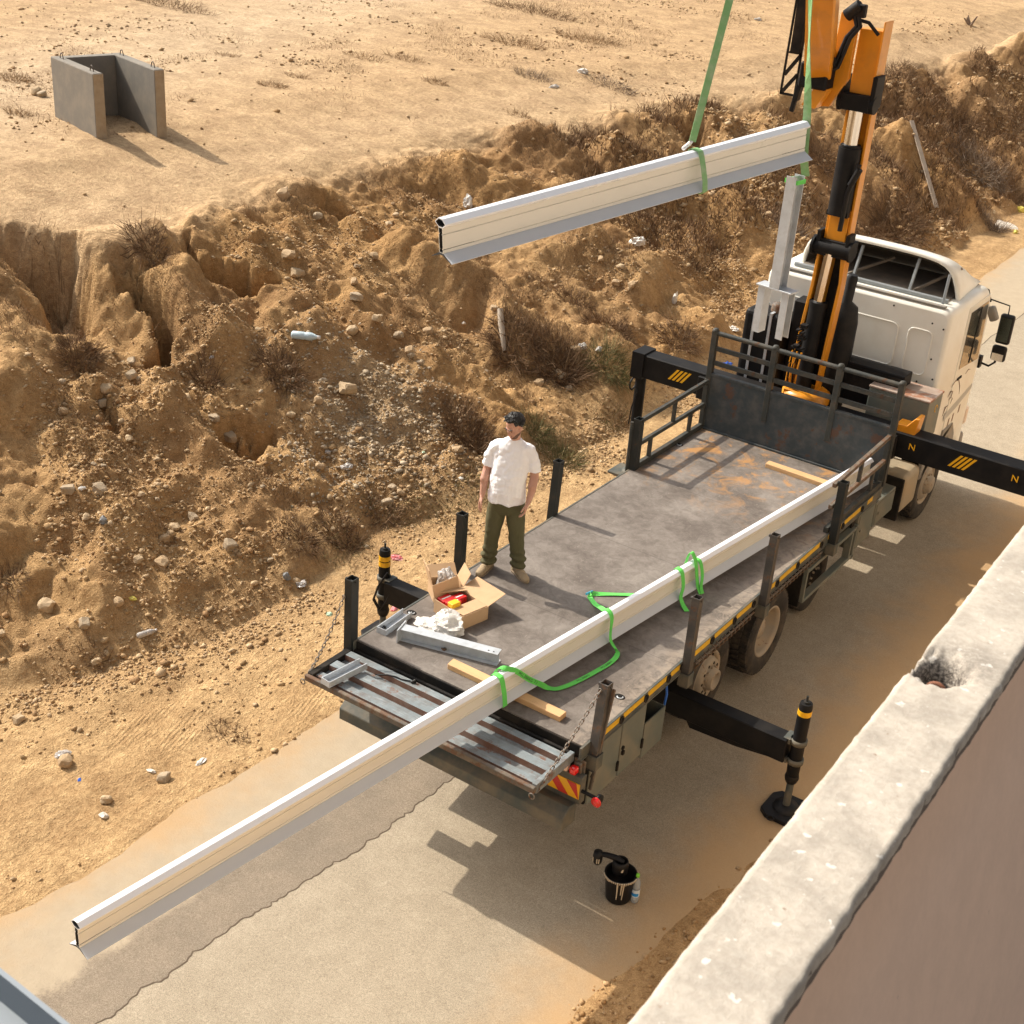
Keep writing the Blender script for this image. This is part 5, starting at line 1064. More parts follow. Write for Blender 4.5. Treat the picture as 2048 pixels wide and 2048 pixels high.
# timbers
def timber(pts, z0, h, label, end=None):
    c = [sum(p[0] for p in pts) / 4, sum(p[1] for p in pts) / 4]; mb = MB(); vs = [(x, y, z) for z in (z0, z0 + h) for x, y in pts]
    mb.add(vs, [(3, 2, 1, 0), (4, 5, 6, 7), (0, 1, 5, 4), (1, 2, 6, 5), (2, 3, 7, 6), (3, 0, 4, 7)]); o = mb.build('timber_batten', MT['wood'], None, .004); return tag(o, label, 'timber')
timber([(-.320, .165), (.915, .150), (.915, .255), (-.335, .275)], DZ + .0005, .055, 'long raw timber batten under the rear of the deck beam')
timber([(-.055, 6.205), (1.0, 6.17), (1.0, 6.29), (-.06, 6.315)], DZ + .0005, .055, 'raw timber batten under the front of the deck beam beside the headboard')
# ------------------------------------------------------------------ cartons, packs and bags on the deck
def carton(name, c, ang, sx, sy, h, flaps, label, fill=False):
    root = empty(name, (c[0], c[1], DZ), label, 'cardboard box'); t = .006; R = Matrix.Rotation(ang, 3, 'Z'); O = Vector((c[0], c[1], DZ + .001))
    def put(mb): 
        mb.v = [tuple(R @ Vector(q) + O) for q in mb.v]; return mb
    mb = MB(); mb.box(-sx / 2, sx / 2, -sy / 2, -sy / 2 + t, 0, h); mb.box(-sx / 2, sx / 2, sy / 2 - t, sy / 2, 0, h); mb.box(-sx / 2, -sx / 2 + t, -sy / 2 + t, sy / 2 - t, 0, h); mb.box(sx / 2 - t, sx / 2, -sy / 2 + t, sy / 2 - t, 0, h); mb.box(-sx / 2 + t, sx / 2 - t, -sy / 2 + t, sy / 2 - t, 0, t)
    put(mb).build('box_body', MT['card'], root)
    for side, ln, tilt in flaps:   # side: 0 +x, 1 +y, 2 -x, 3 -y ; tilt from upright outward
        hx = (sx if side in (1, 3) else sy) / 2 - .003; e = (sx if side in (0, 2) else sy) / 2; dirs = [(1, 0), (0, 1), (-1, 0), (0, -1)][side]
        nx, ny = dirs; tx, ty = -ny, nx; o_ = (nx * e, ny * e); up = (nx * math.sin(tilt) * ln, ny * math.sin(tilt) * ln, math.cos(tilt) * ln)
        th = (nx * math.cos(tilt) * t, ny * math.cos(tilt) * t, -math.sin(tilt) * t)
        q = [(o_[0] + tx * hx, o_[1] + ty * hx, h), (o_[0] - tx * hx, o_[1] - ty * hx, h)]; q += [(q[1][0] + up[0], q[1][1] + up[1], q[1][2] + up[2]), (q[0][0] + up[0], q[0][1] + up[1], q[0][2] + up[2])]
        mb = MB(); mb.add(q + [tuple(a + b for a, b in zip(v_, th)) for v_ in q], [(0, 1, 2, 3), (7, 6, 5, 4), (0, 4, 5, 1), (1, 5, 6, 2), (2, 6, 7, 3), (3, 7, 4, 0)]); put(mb).build('box_flap', MT['card'], root)
    return root, R, O
cA, RA, OA = carton('cardboard_box', (-.785, .985), math.radians(78), .33, .42, .145, [(0, .23, 1.30), (1, .13, .30)], 'open cardboard box packed with red cartons')
for k, (x, y) in enumerate(((-.07, .04), (-.07, .145), (.05, .10))):
    mb = MB(); mb.box(x - .07, x + .07, y - .048, y + .048, .008, .165 - .008 * k); mb.v = [tuple(RA @ Vector(q) + OA) for q in mb.v]; o = mb.build('red_carton', MT['redpack'], None, .003)
    tag(o, ('red carton at the left end of the open box', 'red carton in the middle of the open box', 'red carton nearest the raised flap of the open box')[k], 'carton', 'red cartons in the box')
    mb = MB(); mb.box(x - .055, x + .055, y - .012, y + .004, .1652 - .008 * k, .167 - .008 * k); mb.v = [tuple(RA @ Vector(q) + OA) for q in mb.v]; mb.build('white_print_band', MT['whitepack'], o)
mb = MB(); mb.box(-.155, -.05, -.05, .03, .145, .195); mb.v = [tuple(RA @ Vector(q) + OA) for q in mb.v]; o = mb.build('yellow_packet', MT['yelpack'], None, .006); tag(o, 'small yellow packet on the edge of the open box', 'packet')
mb = MB(); mb.box(-.15, .15, -.20, -.04, .146, .152); mb.v = [tuple(RA @ Vector(q) + OA) for q in mb.v]; o = mb.build('inner_flap', MT['card'], cA)
cB, RB, OB = carton('cardboard_box', (-1.13, 1.19), math.radians(52), .30, .24, .15, [(0, .15, .45), (2, .22, .25), (3, .13, 1.3), (1, .14, 1.0)], 'half empty cardboard box with its flaps up at the deck edge')
def crumple(c, rx, ry, rz, seed, sub=3, amp=.35, freq=2.6, flat=.35):
    bm = bmesh.new(); bmesh.ops.create_icosphere(bm, subdivisions=sub, radius=1); r_ = np.array([v_.co[:] for v_ in bm.verts])
    n = np.abs(fbm(r_[:, 0] * freq + r_[:, 2] * 1.7 + seed * 9.1, r_[:, 1] * freq - r_[:, 2] * 2.1, seed, 3)) * 2
    k = 1 - amp + amp * 2 * n * .7
    r_ = r_ * k[:, None]; r_[:, 2] = np.where(r_[:, 2] < -flat, -flat, r_[:, 2])
    r_ = r_ * np.array((rx, ry, rz)); r_[:, 2] -= r_[:, 2].min()
    for v_, q in zip(bm.verts, r_): v_.co = q + np.array(c)
    me = bpy.data.meshes.new('crumpled'); bm.to_mesh(me); bm.free(); return me
BAG = M('thin_white_plastic', (.74, .71, .66), .3, var=.08, spec=.6, trans=.15, bump=.3, bs=30)
CLEAR = M('milky_plastic', (.66, .62, .58), .25, var=.1, spec=.6, trans=.35, bump=.3, bs=30)
o = link('plastic_bag', crumple((-.70, .66, DZ), .17, .13, .17, 4, 4, .20, 1.0), BAG); tag(o, 'crumpled white plastic bag leaning on the open box', 'plastic bag')
o = link('plastic_bag', crumple((-.90, .60, DZ), .15, .09, .05, 6, 3, .3, 1.2), BAG); tag(o, 'flat white plastic bag lying beside the steel post', 'plastic bag')
o = link('plastic_bag', crumple((-1.12, 1.20, DZ + .01), .12, .085, .23, 9, 4, .2, 1.0), CLEAR); tag(o, 'milky plastic film stuffed in the half empty box', 'plastic bag')
# bits on the tailgate
mb = MB(); mb.tube([(-.86, -.20, TZ - .03), (-.74, -.17, TZ + .005), (-.66, -.15, TZ + .01), (-.60, -.145, TZ + .005), (-.52, -.12, TZ + .012), (-.46, -.11, TZ + .01)], .007, 6); mb.tube([(-.5, -.125, TZ + .005), (-.47, -.10, TZ + .03)], .016, 6)
o = mb.build('black_strap', MT['blackplastic']); tag(o, 'thin black cord with a buckle lying on the tailgate ribs', 'cord')
# ------------------------------------------------------------------ bucket and bottle on the road
RZ0 = road_z(.22) + .0142
bk = empty('black_bucket', (1.66, .22, RZ0), 'black bucket smeared with dried cream paint, standing on the road', 'bucket')
bc = (1.66, .22)
mb = MB(); mb.lathe([(0, 0), (.105, 0), (.112, .01), (.140, .27), (.148, .275), (.148, .29), (.138, .29), (.132, .27), (.103, .03), (0, .03)], (*bc, RZ0), 'z', 28); mb.build('bucket_shell', MT['blackplastic'], bk)
mb = MB()
for k in range(20):
    a = -2.4 + k * .13; r0 = .1495; ln = .02 + .02 * rnd.random() + (.19 if k in (9, 12) else .12 if k in (11,) else 0); p = []
    for q in range(7):
        z = .288 - ln * q / 6; rr = (.112 + (.140 - .112) * (z - .024) / .246) + .0035 if z < .27 else .149; p.append((bc[0] + rr * math.cos(a), bc[1] + rr * math.sin(a), z + RZ0))
    mb.tube(p, [.009] * 2 + [.007] * 2 + [.006, .006, .004], 5)
o = mb.build('paint_drip', MT['paint'], bk); o['kind'] = 'stuff'
tl_ = empty('mixing_jug', (1.62, .22, RZ0 + .3), 'black paint smeared ladle jug laid across the bucket', 'jug')
mb = MB(); mb.lathe([(0, .0), (.05, 0), (.068, .02), (.074, .12), (.066, .155), (.058, .155), (.064, .12), (.058, .03), (0, .025)], (bc[0] - .03, bc[1] + .03, RZ0 + .235), 'z', 18); mb.build('jug_body', MT['blackplastic'], tl_)
mb = MB(); q0 = Vector((bc[0] - .03, bc[1] + .03, RZ0 + .37)); mb.tube([q0 + Vector((.03, .0, .012)), q0 + Vector((-.05, -.01, .025)), q0 + Vector((-.13, -.03, .028)), q0 + Vector((-.19, -.05, .02))], [.02, .03, .026, .022], 10); mb.build('jug_handle', MT['blackplastic'], tl_)
mb = MB(); c = q0 + Vector((-.205, -.055, -.01)); mb.lathe([(0, .055), (.04, .05), (.046, .0), (.040, -.06), (.025, -.085), (0, -.09)], tuple(c), 'z', 14); mb.build('jug_cup', MT['blackplastic'], tl_)
mb = MB()
for a in (-2.2, -1.2, -.8): mb.tube([(c.x + .046 * math.cos(a), c.y + .046 * math.sin(a), c.z - .0), (c.x + .044 * math.cos(a), c.y + .044 * math.sin(a), c.z - .05)], .006, 5)
mb.tube([q0 + Vector((.05, -.03, .0)), q0 + Vector((.045, -.05, -.06))], .012, 6); mb.build('dried_paint', MT['paint'], tl_)
RZ1 = road_z(.27) + .0142
bt = empty('water_bottle', (1.80, .27, RZ1), 'plastic water bottle with a green cap beside the bucket', 'bottle')
PET = M('clear_plastic', (.62, .68, .72), .12, var=.04, spec=.7, trans=.55, bump=.15, bs=40)
b0 = (1.805, .265)
mb = MB(); mb.lathe([(0, 0), (.030, 0), (.037, .01), (.037, .07), (.034, .08), (.037, .09), (.037, .14), (.034, .15), (.037, .16), (.037, .21), (.030, .245), (.016, .275), (.014, .285), (.014, .30)], (*b0, RZ1), 'z', 20); mb.build('bottle_body', PET, bt)
mb = MB(); mb.lathe([(0, .315), (.016, .315), (.017, .30), (.017, .285), (.0, .285)], (*b0, RZ1), 'z', 14); mb.build('bottle_cap', M('green_cap', (.22, .62, .04), .4), bt)
mb = MB(); mb.lathe([(.0376, .075), (.0378, .078), (.0378, .150), (.0376, .153)], (*b0, RZ1), 'z', 20); mb.build('bottle_label', M('white_blue_label', (.62, .70, .76), .4, var=.05), bt)
mb = MB(); mb.lathe([(.0384, .085), (.0384, .118)], (*b0, RZ1), 'z', 20); mb.v = [q for q in mb.v]; mb.f = mb.f[12:19]; mb.m = mb.m[12:19]; mb.sm = mb.sm[12:19]; mb.build('label_wave', M('label_blue', (.02, .25, .62), .4), bt)
# ------------------------------------------------------------------ precast channel on the field
CONC = M('grey_precast_concrete', (.20, .182, .155), .9, var=.14, vs=3, dirt=((.34, .29, .22), .35, 4), bump=.3, bs=25, streak=((.17, .155, .135), .4, 3, (6, 6, .6)))
CONE = M('earth_stained_concrete', (.36, .285, .195), .9, var=.25, vs=9, dirt=((.25, .17, .09), .5, 7), bump=.3)
cv = empty('precast_concrete_channel', (-13.2, 7.5, 2.85), 'u shaped grey precast concrete channel with four lifting loops standing on the field', 'concrete channel')
e1 = Vector((-.966, .259, 0)).normalized(); e2 = Vector((.262, .965, 0)).normalized(); F0 = Vector((-12.586, 6.682, 0)); Wd, Ln, th, hh = 1.25, 1.60, .18, 1.03
zb = 2.66
def qbox(a0, a1, b0, b1, z0, z1):
    mb = MB(); P = [F0 + e2 * a + e1 * b + Vector((0, 0, z)) for a in (a0, a1) for b in (b0, b1) for z in (z0, z1)]; mb.add(P, [(0, 1, 3, 2), (4, 6, 7, 5), (0, 4, 5, 1), (2, 3, 7, 6), (0, 2, 6, 4), (1, 5, 7, 3)]); return mb
ztop = 2.855 + hh
qbox(0, th, 0.004, Ln, zb, ztop).build('side_wall', CONC, cv, .012); qbox(Wd - th, Wd, .004, Ln, zb, ztop).build('side_wall', CONC, cv, .012); qbox(th, Wd - th, Ln - th, Ln - .002, zb, ztop - .004).build('back_wall', CONC, cv, .008)
for a in (0.006, Wd - th + .006): qbox(a, a + th - .012, -.004, .004, zb, ztop - .012).build('end_face', CONE, cv)
for a, b in ((th / 2, .22), (th / 2, 1.35), (Wd - th / 2, .22), (Wd - th / 2, 1.35)):
    c = F0 + e2 * a + e1 * b; pts = [c + e1 * (.06 * math.cos(t)) + Vector((0, 0, ztop - .01 + .10 * math.sin(t))) for t in [math.pi * k / 10 for k in range(11)]]
    mb = MB(); mb.tube(pts, .009, 6); mb.build('lifting_loop', MT['rustrail'], cv)
for o_ in ch3.children: o_.data.materials.clear(); o_.data.materials.append(MT['oldgalv'])
# ------------------------------------------------------------------ the man on the deck
PP = Vector((-.983, 1.95, 1.2505)); PL = Vector((.92, .39, 0)).normalized(); PF = Vector((.39, -.92, 0)).normalized()
def pw(a, b, z): return PP + PL * a + PF * b + Vector((0, 0, z))
def ellipsoid(mb, c, r, Rm=None, seg=16, rings=10):
    vs = []; 
    for i in range(rings + 1):
        th = math.pi * i / rings
        for k in range(seg):
            ph = 2 * math.pi * k / seg; q = Vector((r[0] * math.sin(th) * math.cos(ph), r[1] * math.sin(th) * math.sin(ph), r[2] * math.cos(th)))
            if Rm is not None: q = Rm @ q
            vs.append(Vector(c) + q)
    mb.add(vs, [(i * seg + k, i * seg + (k + 1) % seg, (i + 1) * seg + (k + 1) % seg, (i + 1) * seg + k) for i in range(rings) for k in range(seg)], 0, True)
def capsule_chain(mb, pts, rs, n=12):
    mb.tube(pts, rs, n)
    for p, r_ in zip(pts, rs): ellipsoid(mb, p, (r_, r_, r_), None, 12, 8)
def loft(mb, secs, n=24):
    """stacked ellipses: (z, centre a, centre b, radius a, radius b)"""
    vs = [pw(ca + ra * math.cos(2 * math.pi * k / n), cb + rb * math.sin(2 * math.pi * k / n), z) for z, ca, cb, ra, rb in secs for k in range(n)]
    mb.add(vs, [(i * n + k, i * n + (k + 1) % n, (i + 1) * n + (k + 1) % n, (i + 1) * n + k) for i in range(len(secs) - 1) for k in range(n)] + [tuple(range(n))[::-1], tuple(range((len(secs) - 1) * n, len(secs) * n))], 0, True)
def remeshed(mb, voxel, smooth=6, fold=None):
    me = mb.mesh('tmp'); o = bpy.data.objects.new('tmp', me); COL.objects.link(o)
    m1 = o.modifiers.new('r', 'REMESH'); m1.mode = 'VOXEL'; m1.voxel_size = voxel; m1.use_smooth_shade = True
    m2 = o.modifiers.new('s', 'SMOOTH'); m2.iterations = smooth; m2.factor = .5
    bpy.context.view_layer.update()
    out = bpy.data.meshes.new_from_object(o.evaluated_get(bpy.context.evaluated_depsgraph_get())); bpy.data.objects.remove(o); bpy.data.meshes.remove(me)
    if fold:
        n = len(out.vertices); a = np.empty(n * 3, np.float32); out.vertices.foreach_get('co', a); a = a.reshape(-1, 3).astype(float); nr = np.empty(n * 3, np.float32); out.vertices.foreach_get('normal', nr); nr = nr.reshape(-1, 3)
        la = (a - np.array(PP)) @ np.array(PL); lb = (a - np.array(PP)) @ np.array(PF); lz = a[:, 2] - PP.z
        a += nr * fold(la, lb, lz)[:, None]; out.vertices.foreach_set('co', a.astype(np.float32).ravel()); out.update()
    return out
man = empty('person', tuple(PP), 'man in a white t-shirt and olive trousers standing on the truck deck, looking down', 'person')
SKIN = M('skin', (.50, .27, .19), .5, var=.1, vs=12, sss=.12)
hb = MB()
yaw, pit = math.radians(38), math.radians(26)    # turned to his right, looking down
hc_ = pw(.035, .045, 1.655)
# head axes: forward, left, up
fw = (PF * math.cos(yaw) - PL * math.sin(yaw)); lf = (PL * math.cos(yaw) + PF * math.sin(yaw)); up = Vector((0, 0, 1))
fw2 = fw * math.cos(pit) - up * math.sin(pit); up2 = up * math.cos(pit) + fw * math.sin(pit)
tilt = math.radians(4); lf2 = lf * math.cos(tilt) + up2 * math.sin(tilt); up2 = up2 * math.cos(tilt) - lf * math.sin(tilt)
RH = Matrix((lf2, fw2, up2)).transposed()
hp_ = lambda x, y, z: hc_ + RH @ Vector((x, y, z))
ellipsoid(hb, hp_(0, -.012, .035), (.076, .094, .088), RH, 20, 14); ellipsoid(hb, hp_(0, .028, -.020), (.066, .066, .080), RH, 18, 12)
ellipsoid(hb, hp_(0, .052, -.082), (.042, .036, .030), RH); ellipsoid(hb, hp_(0, .068, .022), (.056, .022, .012), RH)
ellipsoid(hb, hp_(0, .094, -.022), (.010, .016, .030), RH); ellipsoid(hb, hp_(0, .102, -.036), (.015, .013, .011), RH)
for s in (-1, 1):
    ellipsoid(hb, hp_(s * .040, .058, -.022), (.024, .024, .020), RH); ellipsoid(hb, hp_(s * .076, -.008, -.004), (.012, .020, .032), RH)
ellipsoid(hb, hp_(0, .080, -.062), (.022, .012, .007), RH); ellipsoid(hb, hp_(0, .079, -.071), (.020, .011, .007), RH)
capsule_chain(hb, [pw(.025, -.02, 1.46), pw(.03, .0, 1.52), pw(.035, .02, 1.60)], [.062, .056, .054])
loft(hb, [(.84, 0, .0, .14, .09), (1.1, 0, .0, .14, .09), (1.32, .01, -.005, .13, .08), (1.42, .02, -.01, .09, .06), (1.46, .025, -.01, .055, .05)])
for s, arm in ((-1, [(-.15, -.01, 1.36), (-.192, -.02, 1.28), (-.226, -.015, 1.13), (-.236, .05, .99), (-.236, .095, .885)]), (1, [(.18, -.01, 1.36), (.222, -.02, 1.28), (.256, -.015, 1.13), (.252, .05, .99), (.232, .10, .885)])):
    capsule_chain(hb, [pw(*q) for q in arm], [.046, .046, .042, .038, .027])
    capsule_chain(hb, [pw(*arm[2]), pw(arm[3][0], arm[3][1] - .005, arm[3][2] + .05), pw(*arm[3])], [.043, .045, .036])
    # hand: palm, four bent fingers, thumb from the side of the palm
    w = Vector(arm[4]); down = Vector((.012 * -s if s > 0 else -.02, .035, -.085)).normalized(); fwd = Vector((0, 1, 0)) - down * down.y; fwd.normalize(); inn = Vector((-s, 0, 0)); inn = (inn - down * inn.dot(down)).normalized()
    H_ = lambda d, f, i: pw(*(w + down * d + fwd * f + inn * i))
    for f in (-.026, -.009, .009, .026): capsule_chain(hb, [H_(.012, f * .6, 0), H_(.055, f, .004), H_(.088, f * 1.08, .004)], [.017, .0155, .0115], 8)
    for f, ln in ((-.028, .062), (-.010, .078), (.009, .082), (.027, .072)):
        capsule_chain(hb, [H_(.086, f * 1.06, .004), H_(.086 + ln * .45, f * 1.12, .010), H_(.086 + ln * .78, f * 1.12, .028), H_(.086 + ln * .92, f * 1.10, .046)], [.0095, .009, .0085, .0075], 8)
    capsule_chain(hb, [H_(.025, .024, .008), H_(.055, .046, .018), H_(.082, .056, .028), H_(.105, .056, .036)], [.014, .0115, .0100, .0085], 8)
body = link('body', remeshed(hb, .0045, 3), SKIN, man)
# t-shirt
tb = MB()
loft(tb, [(.835, -.005, .02, .192, .138), (.86, -.005, .02, .190, .140), (.95, 0, .028, .187, .148), (1.08, .005, .030, .183, .142), (1.22, .012, .018, .184, .128), (1.34, .015, .0, .188, .114), (1.41, .018, -.008, .182, .100), (1.455, .022, -.012, .155, .086), (1.49, .026, -.010, .092, .072), (1.515, .028, -.006, .066, .062)], 28)
for s, cs in ((-1, [(-.10, -.01, 1.415), (-.155, -.015, 1.385), (-.198, -.018, 1.29), (-.218, -.015, 1.18)]), (1, [(.13, -.01, 1.415), (.183, -.015, 1.385), (.230, -.018, 1.29), (.250, -.015, 1.18)])):
    tb.tube([pw(*q) for q in cs], [.070, .068, .064, .066], 18); ellipsoid(tb, pw(*cs[1]), (.064, .064, .060))
def shirt_fold(a, b, z):
    f = fbm(a * 7 + z * 2, z * 3.2 + b * 3, 401, 3) * .006 + np.abs(fbm(a * 5 - z * 9, z * 5 + a * 8, 405, 3)) * .020 - .005
    hemw = sst(.98, .84, z); f = f + hemw * .006 * np.sin(a * 38 + 2 * b)
    f = f + .006 * np.abs(fbm(a * 22, z * 1.6, 409, 2)) * sst(1.3, 1.1, z)
    return f
SHIRT = M('white_cotton', (.86, .85, .87), .85, var=.02, bump=.08, bs=200)
link('t_shirt', remeshed(tb, .0075, 4, shirt_fold), SHIRT, man)
# trousers
lb_ = MB()
loft(lb_, [(.955, 0, .005, .165, .118), (.90, 0, .006, .172, .122), (.82, 0, .004, .182, .126), (.76, 0, .0, .178, .122), (.70, .0, .0, .15, .10)], 26)
for s, cs in ((-1, [(-.088, .0, .80), (-.100, .012, .62), (-.118, .022, .47), (-.135, .006, .30), (-.148, -.012, .17), (-.150, -.012, .085)]), (1, [(.092, .0, .80), (.108, .015, .62), (.128, .025, .47), (.145, .008, .30), (.158, -.01, .17), (.160, -.008, .085)])):
    lb_.tube([pw(*q) for q in cs], [.098, .092, .080, .074, .076, .074], 20); ellipsoid(lb_, pw(*cs[0]), (.098, .098, .098))
def trouser_fold(a, b, z):
    k = sst(.36, .14, z); f = .011 * k * np.sin(z * 75 + 5 * fbm(a * 9, b * 9, 431, 2)) + .008 * fbm(a * 9, z * 12, 433, 3) + .007 * np.abs(fbm(a * 16, z * 5 + b * 4, 437, 3))
    f = f - .006 * np.exp(-((z - .78) / .06) ** 2) * np.abs(fbm(a * 14, z * 30, 439, 2))
    return f
OLIVE = M('olive_cotton', (.090, .082, .036), .85, var=.15, vs=14, bump=.1, bs=160)
tr = link('trousers', remeshed(lb_, .0075, 3, trouser_fold), OLIVE, man)
for s in (-1, 1):
    mb = MB(); mb.box(-.002, .002, -.045, .045, -.05, .05)
    mb = MB(); c = pw(s * .175, .02, .875); mb.ring_tube(tuple(c), .02, .007, 'x', 10, 6); mb.build('belt_loop', OLIVE, tr)
mb = MB()
pts = [pw(.182 * math.cos(t), .006 + .132 * math.sin(t), .905) for t in [2 * math.pi * k / 28 for k in range(29)]]
ribbon_build([(p, Vector((0, 0, 1))) for p in pts], .035, 'belt', MT['blackplastic'], man, .006)
BOOT = M('tan_suede_boot', (.36, .27, .165), .85, var=.2, vs=20, bump=.2, bs=120); SOLE = M('boot_sole', (.24, .18, .12), .8)
for s, a0, ang in ((-1, -.152, -15), (1, .162, 40)):
    t = math.radians(ang); dx, dy = math.sin(t), math.cos(t); fb = MB(); c0 = (a0, -.01)
    Q = lambda d, o_, z: pw(c0[0] + dx * d + dy * o_, c0[1] + dy * d - dx * o_, z)
    fb.tube([Q(-.01, 0, .17), Q(-.012, 0, .09), Q(-.01, 0, .04)], [.056, .052, .050], 16)
    for d, r_, rz, z in ((-.055, .042, .048, .05), (-.02, .044, .06, .06), (.03, .046, .058, .055), (.08, .047, .046, .045), (.125, .049, .038, .038), (.165, .045, .033, .034), (.195, .034, .028, .031)):
        ellipsoid(fb, Q(d, 0, z), (r_, r_, rz))
    me = remeshed(fb, .006, 4); n = len(me.vertices); a = np.empty(n * 3, np.float32); me.vertices.foreach_get('co', a); a = a.reshape(-1, 3); a[:, 2] = np.maximum(a[:, 2], PP.z + .012); me.vertices.foreach_set('co', a.ravel()); me.update()
    bo = link('boot', me, BOOT, man)
    mb = MB(); ol = [(-.095, .0), (-.085, .034), (-.05, .046), (.0, .042), (.05, .046), (.11, .053), (.17, .047), (.215, .025), (.226, 0), (.215, -.025), (.17, -.047), (.11, -.053), (.05, -.046), (0, -.042), (-.05, -.046), (-.085, -.034)]
    vs = [Q(d, o_, z) for z in (.0, .022) for d, o_ in ol]; n = len(ol); mb.add(vs, [tuple(range(n))[::-1], tuple(range(n, 2 * n))] + [(k, (k + 1) % n, n + (k + 1) % n, n + k) for k in range(n)]); mb.build('boot_sole', SOLE, bo, .004)
    lc = MB()
    for d in (.035, .055, .075): lc.tube([Q(d, -.028, .085 - d * .15), Q(d + .004, 0, .112 - d * .28), Q(d, .028, .085 - d * .15)], .004, 5)
    lc.build('boot_lace', SOLE, bo)
# hair, brows, stubble, eyes
HAIR = M('black_hair', (.010, .008, .007), .45, var=.3, vs=40, bump=.5, bs=120)
hm = MB(); seg, rings = 40, 22; vs = []
for i in range(rings + 1):
    th = math.pi * i / rings
    for k in range(seg):
        ph = 2 * math.pi * k / seg; x, y, z = math.sin(th) * math.cos(ph), math.sin(th) * math.sin(ph), math.cos(th)
        lim = .60 if y > .45 else (.10 if y > .12 else -.55)      # hairline: high in front, low behind
        cut = max(0.0, min(1.0, (z - lim) / .38)); amp = (.99 + .15 * cut) if cut > 0 else .90
        n_ = float(fbm(np.array([x * 6 + z * 4]), np.array([y * 6 - z * 3]), 451, 3)[0]); amp += (.07 * n_ + .04 * max(0, z) * (1 if y > 0 else .3)) * cut
        vs.append(hp_(.079 * x * amp, -.012 + .097 * y * amp, .037 + .092 * z * amp))
hm.add(vs, [(i * seg + k, i * seg + (k + 1) % seg, (i + 1) * seg + (k + 1) % seg, (i + 1) * seg + k) for i in range(rings) for k in range(seg)], 0, True)
hair = hm.build('hair', HAIR, man)
tf = MB(); rnd.seed(11)
for k in range(260):
    th = math.acos(rnd.uniform(-.1, 1)); ph = rnd.uniform(0, 2 * math.pi); x, y, z = math.sin(th) * math.cos(ph), math.sin(th) * math.sin(ph), math.cos(th)
    if y > .25 and z < .72: continue
    if y > .1 and z < .2: continue
    p = Vector((.090 * x, -.012 + .110 * y, .037 + .105 * z)); d = Vector((x, y, z)) * .3 + Vector((rnd.uniform(-.6, .6), .9, rnd.uniform(-.2, .3)))
    d = d.normalized() * rnd.uniform(.018, .034); q0 = hp_(*p); q1 = hp_(*(p + d * .6 + Vector((x, y, z)) * .004)); q2 = hp_(*(p + d))
    tf.tube([q0, q1, q2], [.006, .005, .001], 4, caps=False)
o = tf.build('hair_tufts', HAIR, hair); o['kind'] = 'stuff'
for s in (-1, 1):
    mb = MB(); ellipsoid(mb, hp_(s * .032, .080, .003), (.011, .0045, .0035), RH, 10, 8); mb.build('eye', M('eye_dark', (.03, .02, .015), .2), man)
    mb = MB(); mb.tube([hp_(s * .014, .091, .022), hp_(s * .034, .088, .027), hp_(s * .054, .074, .021)], [.004, .006, .003], 6); mb.build('eyebrow', HAIR, man)
STUB = M('beard_stubble', (.14, .075, .055), .8, var=.3, vs=60)
mb = MB(); ellipsoid(mb, hp_(0, .050, -.084), (.0445, .0395, .031), RH, 18, 10); ellipsoid(mb, hp_(0, .030, -.055), (.0665, .050, .040), RH, 18, 10); ellipsoid(mb, hp_(0, .083, -.053), (.024, .0115, .0045), RH); me = remeshed(mb, .0045, 2); link('stubble', me, STUB, man)
mb = MB(); ellipsoid(mb, hp_(0, .089, -.0665), (.017, .005, .0035), RH, 12, 8); mb.build('mouth', M('lips', (.40, .18, .14), .5), man)
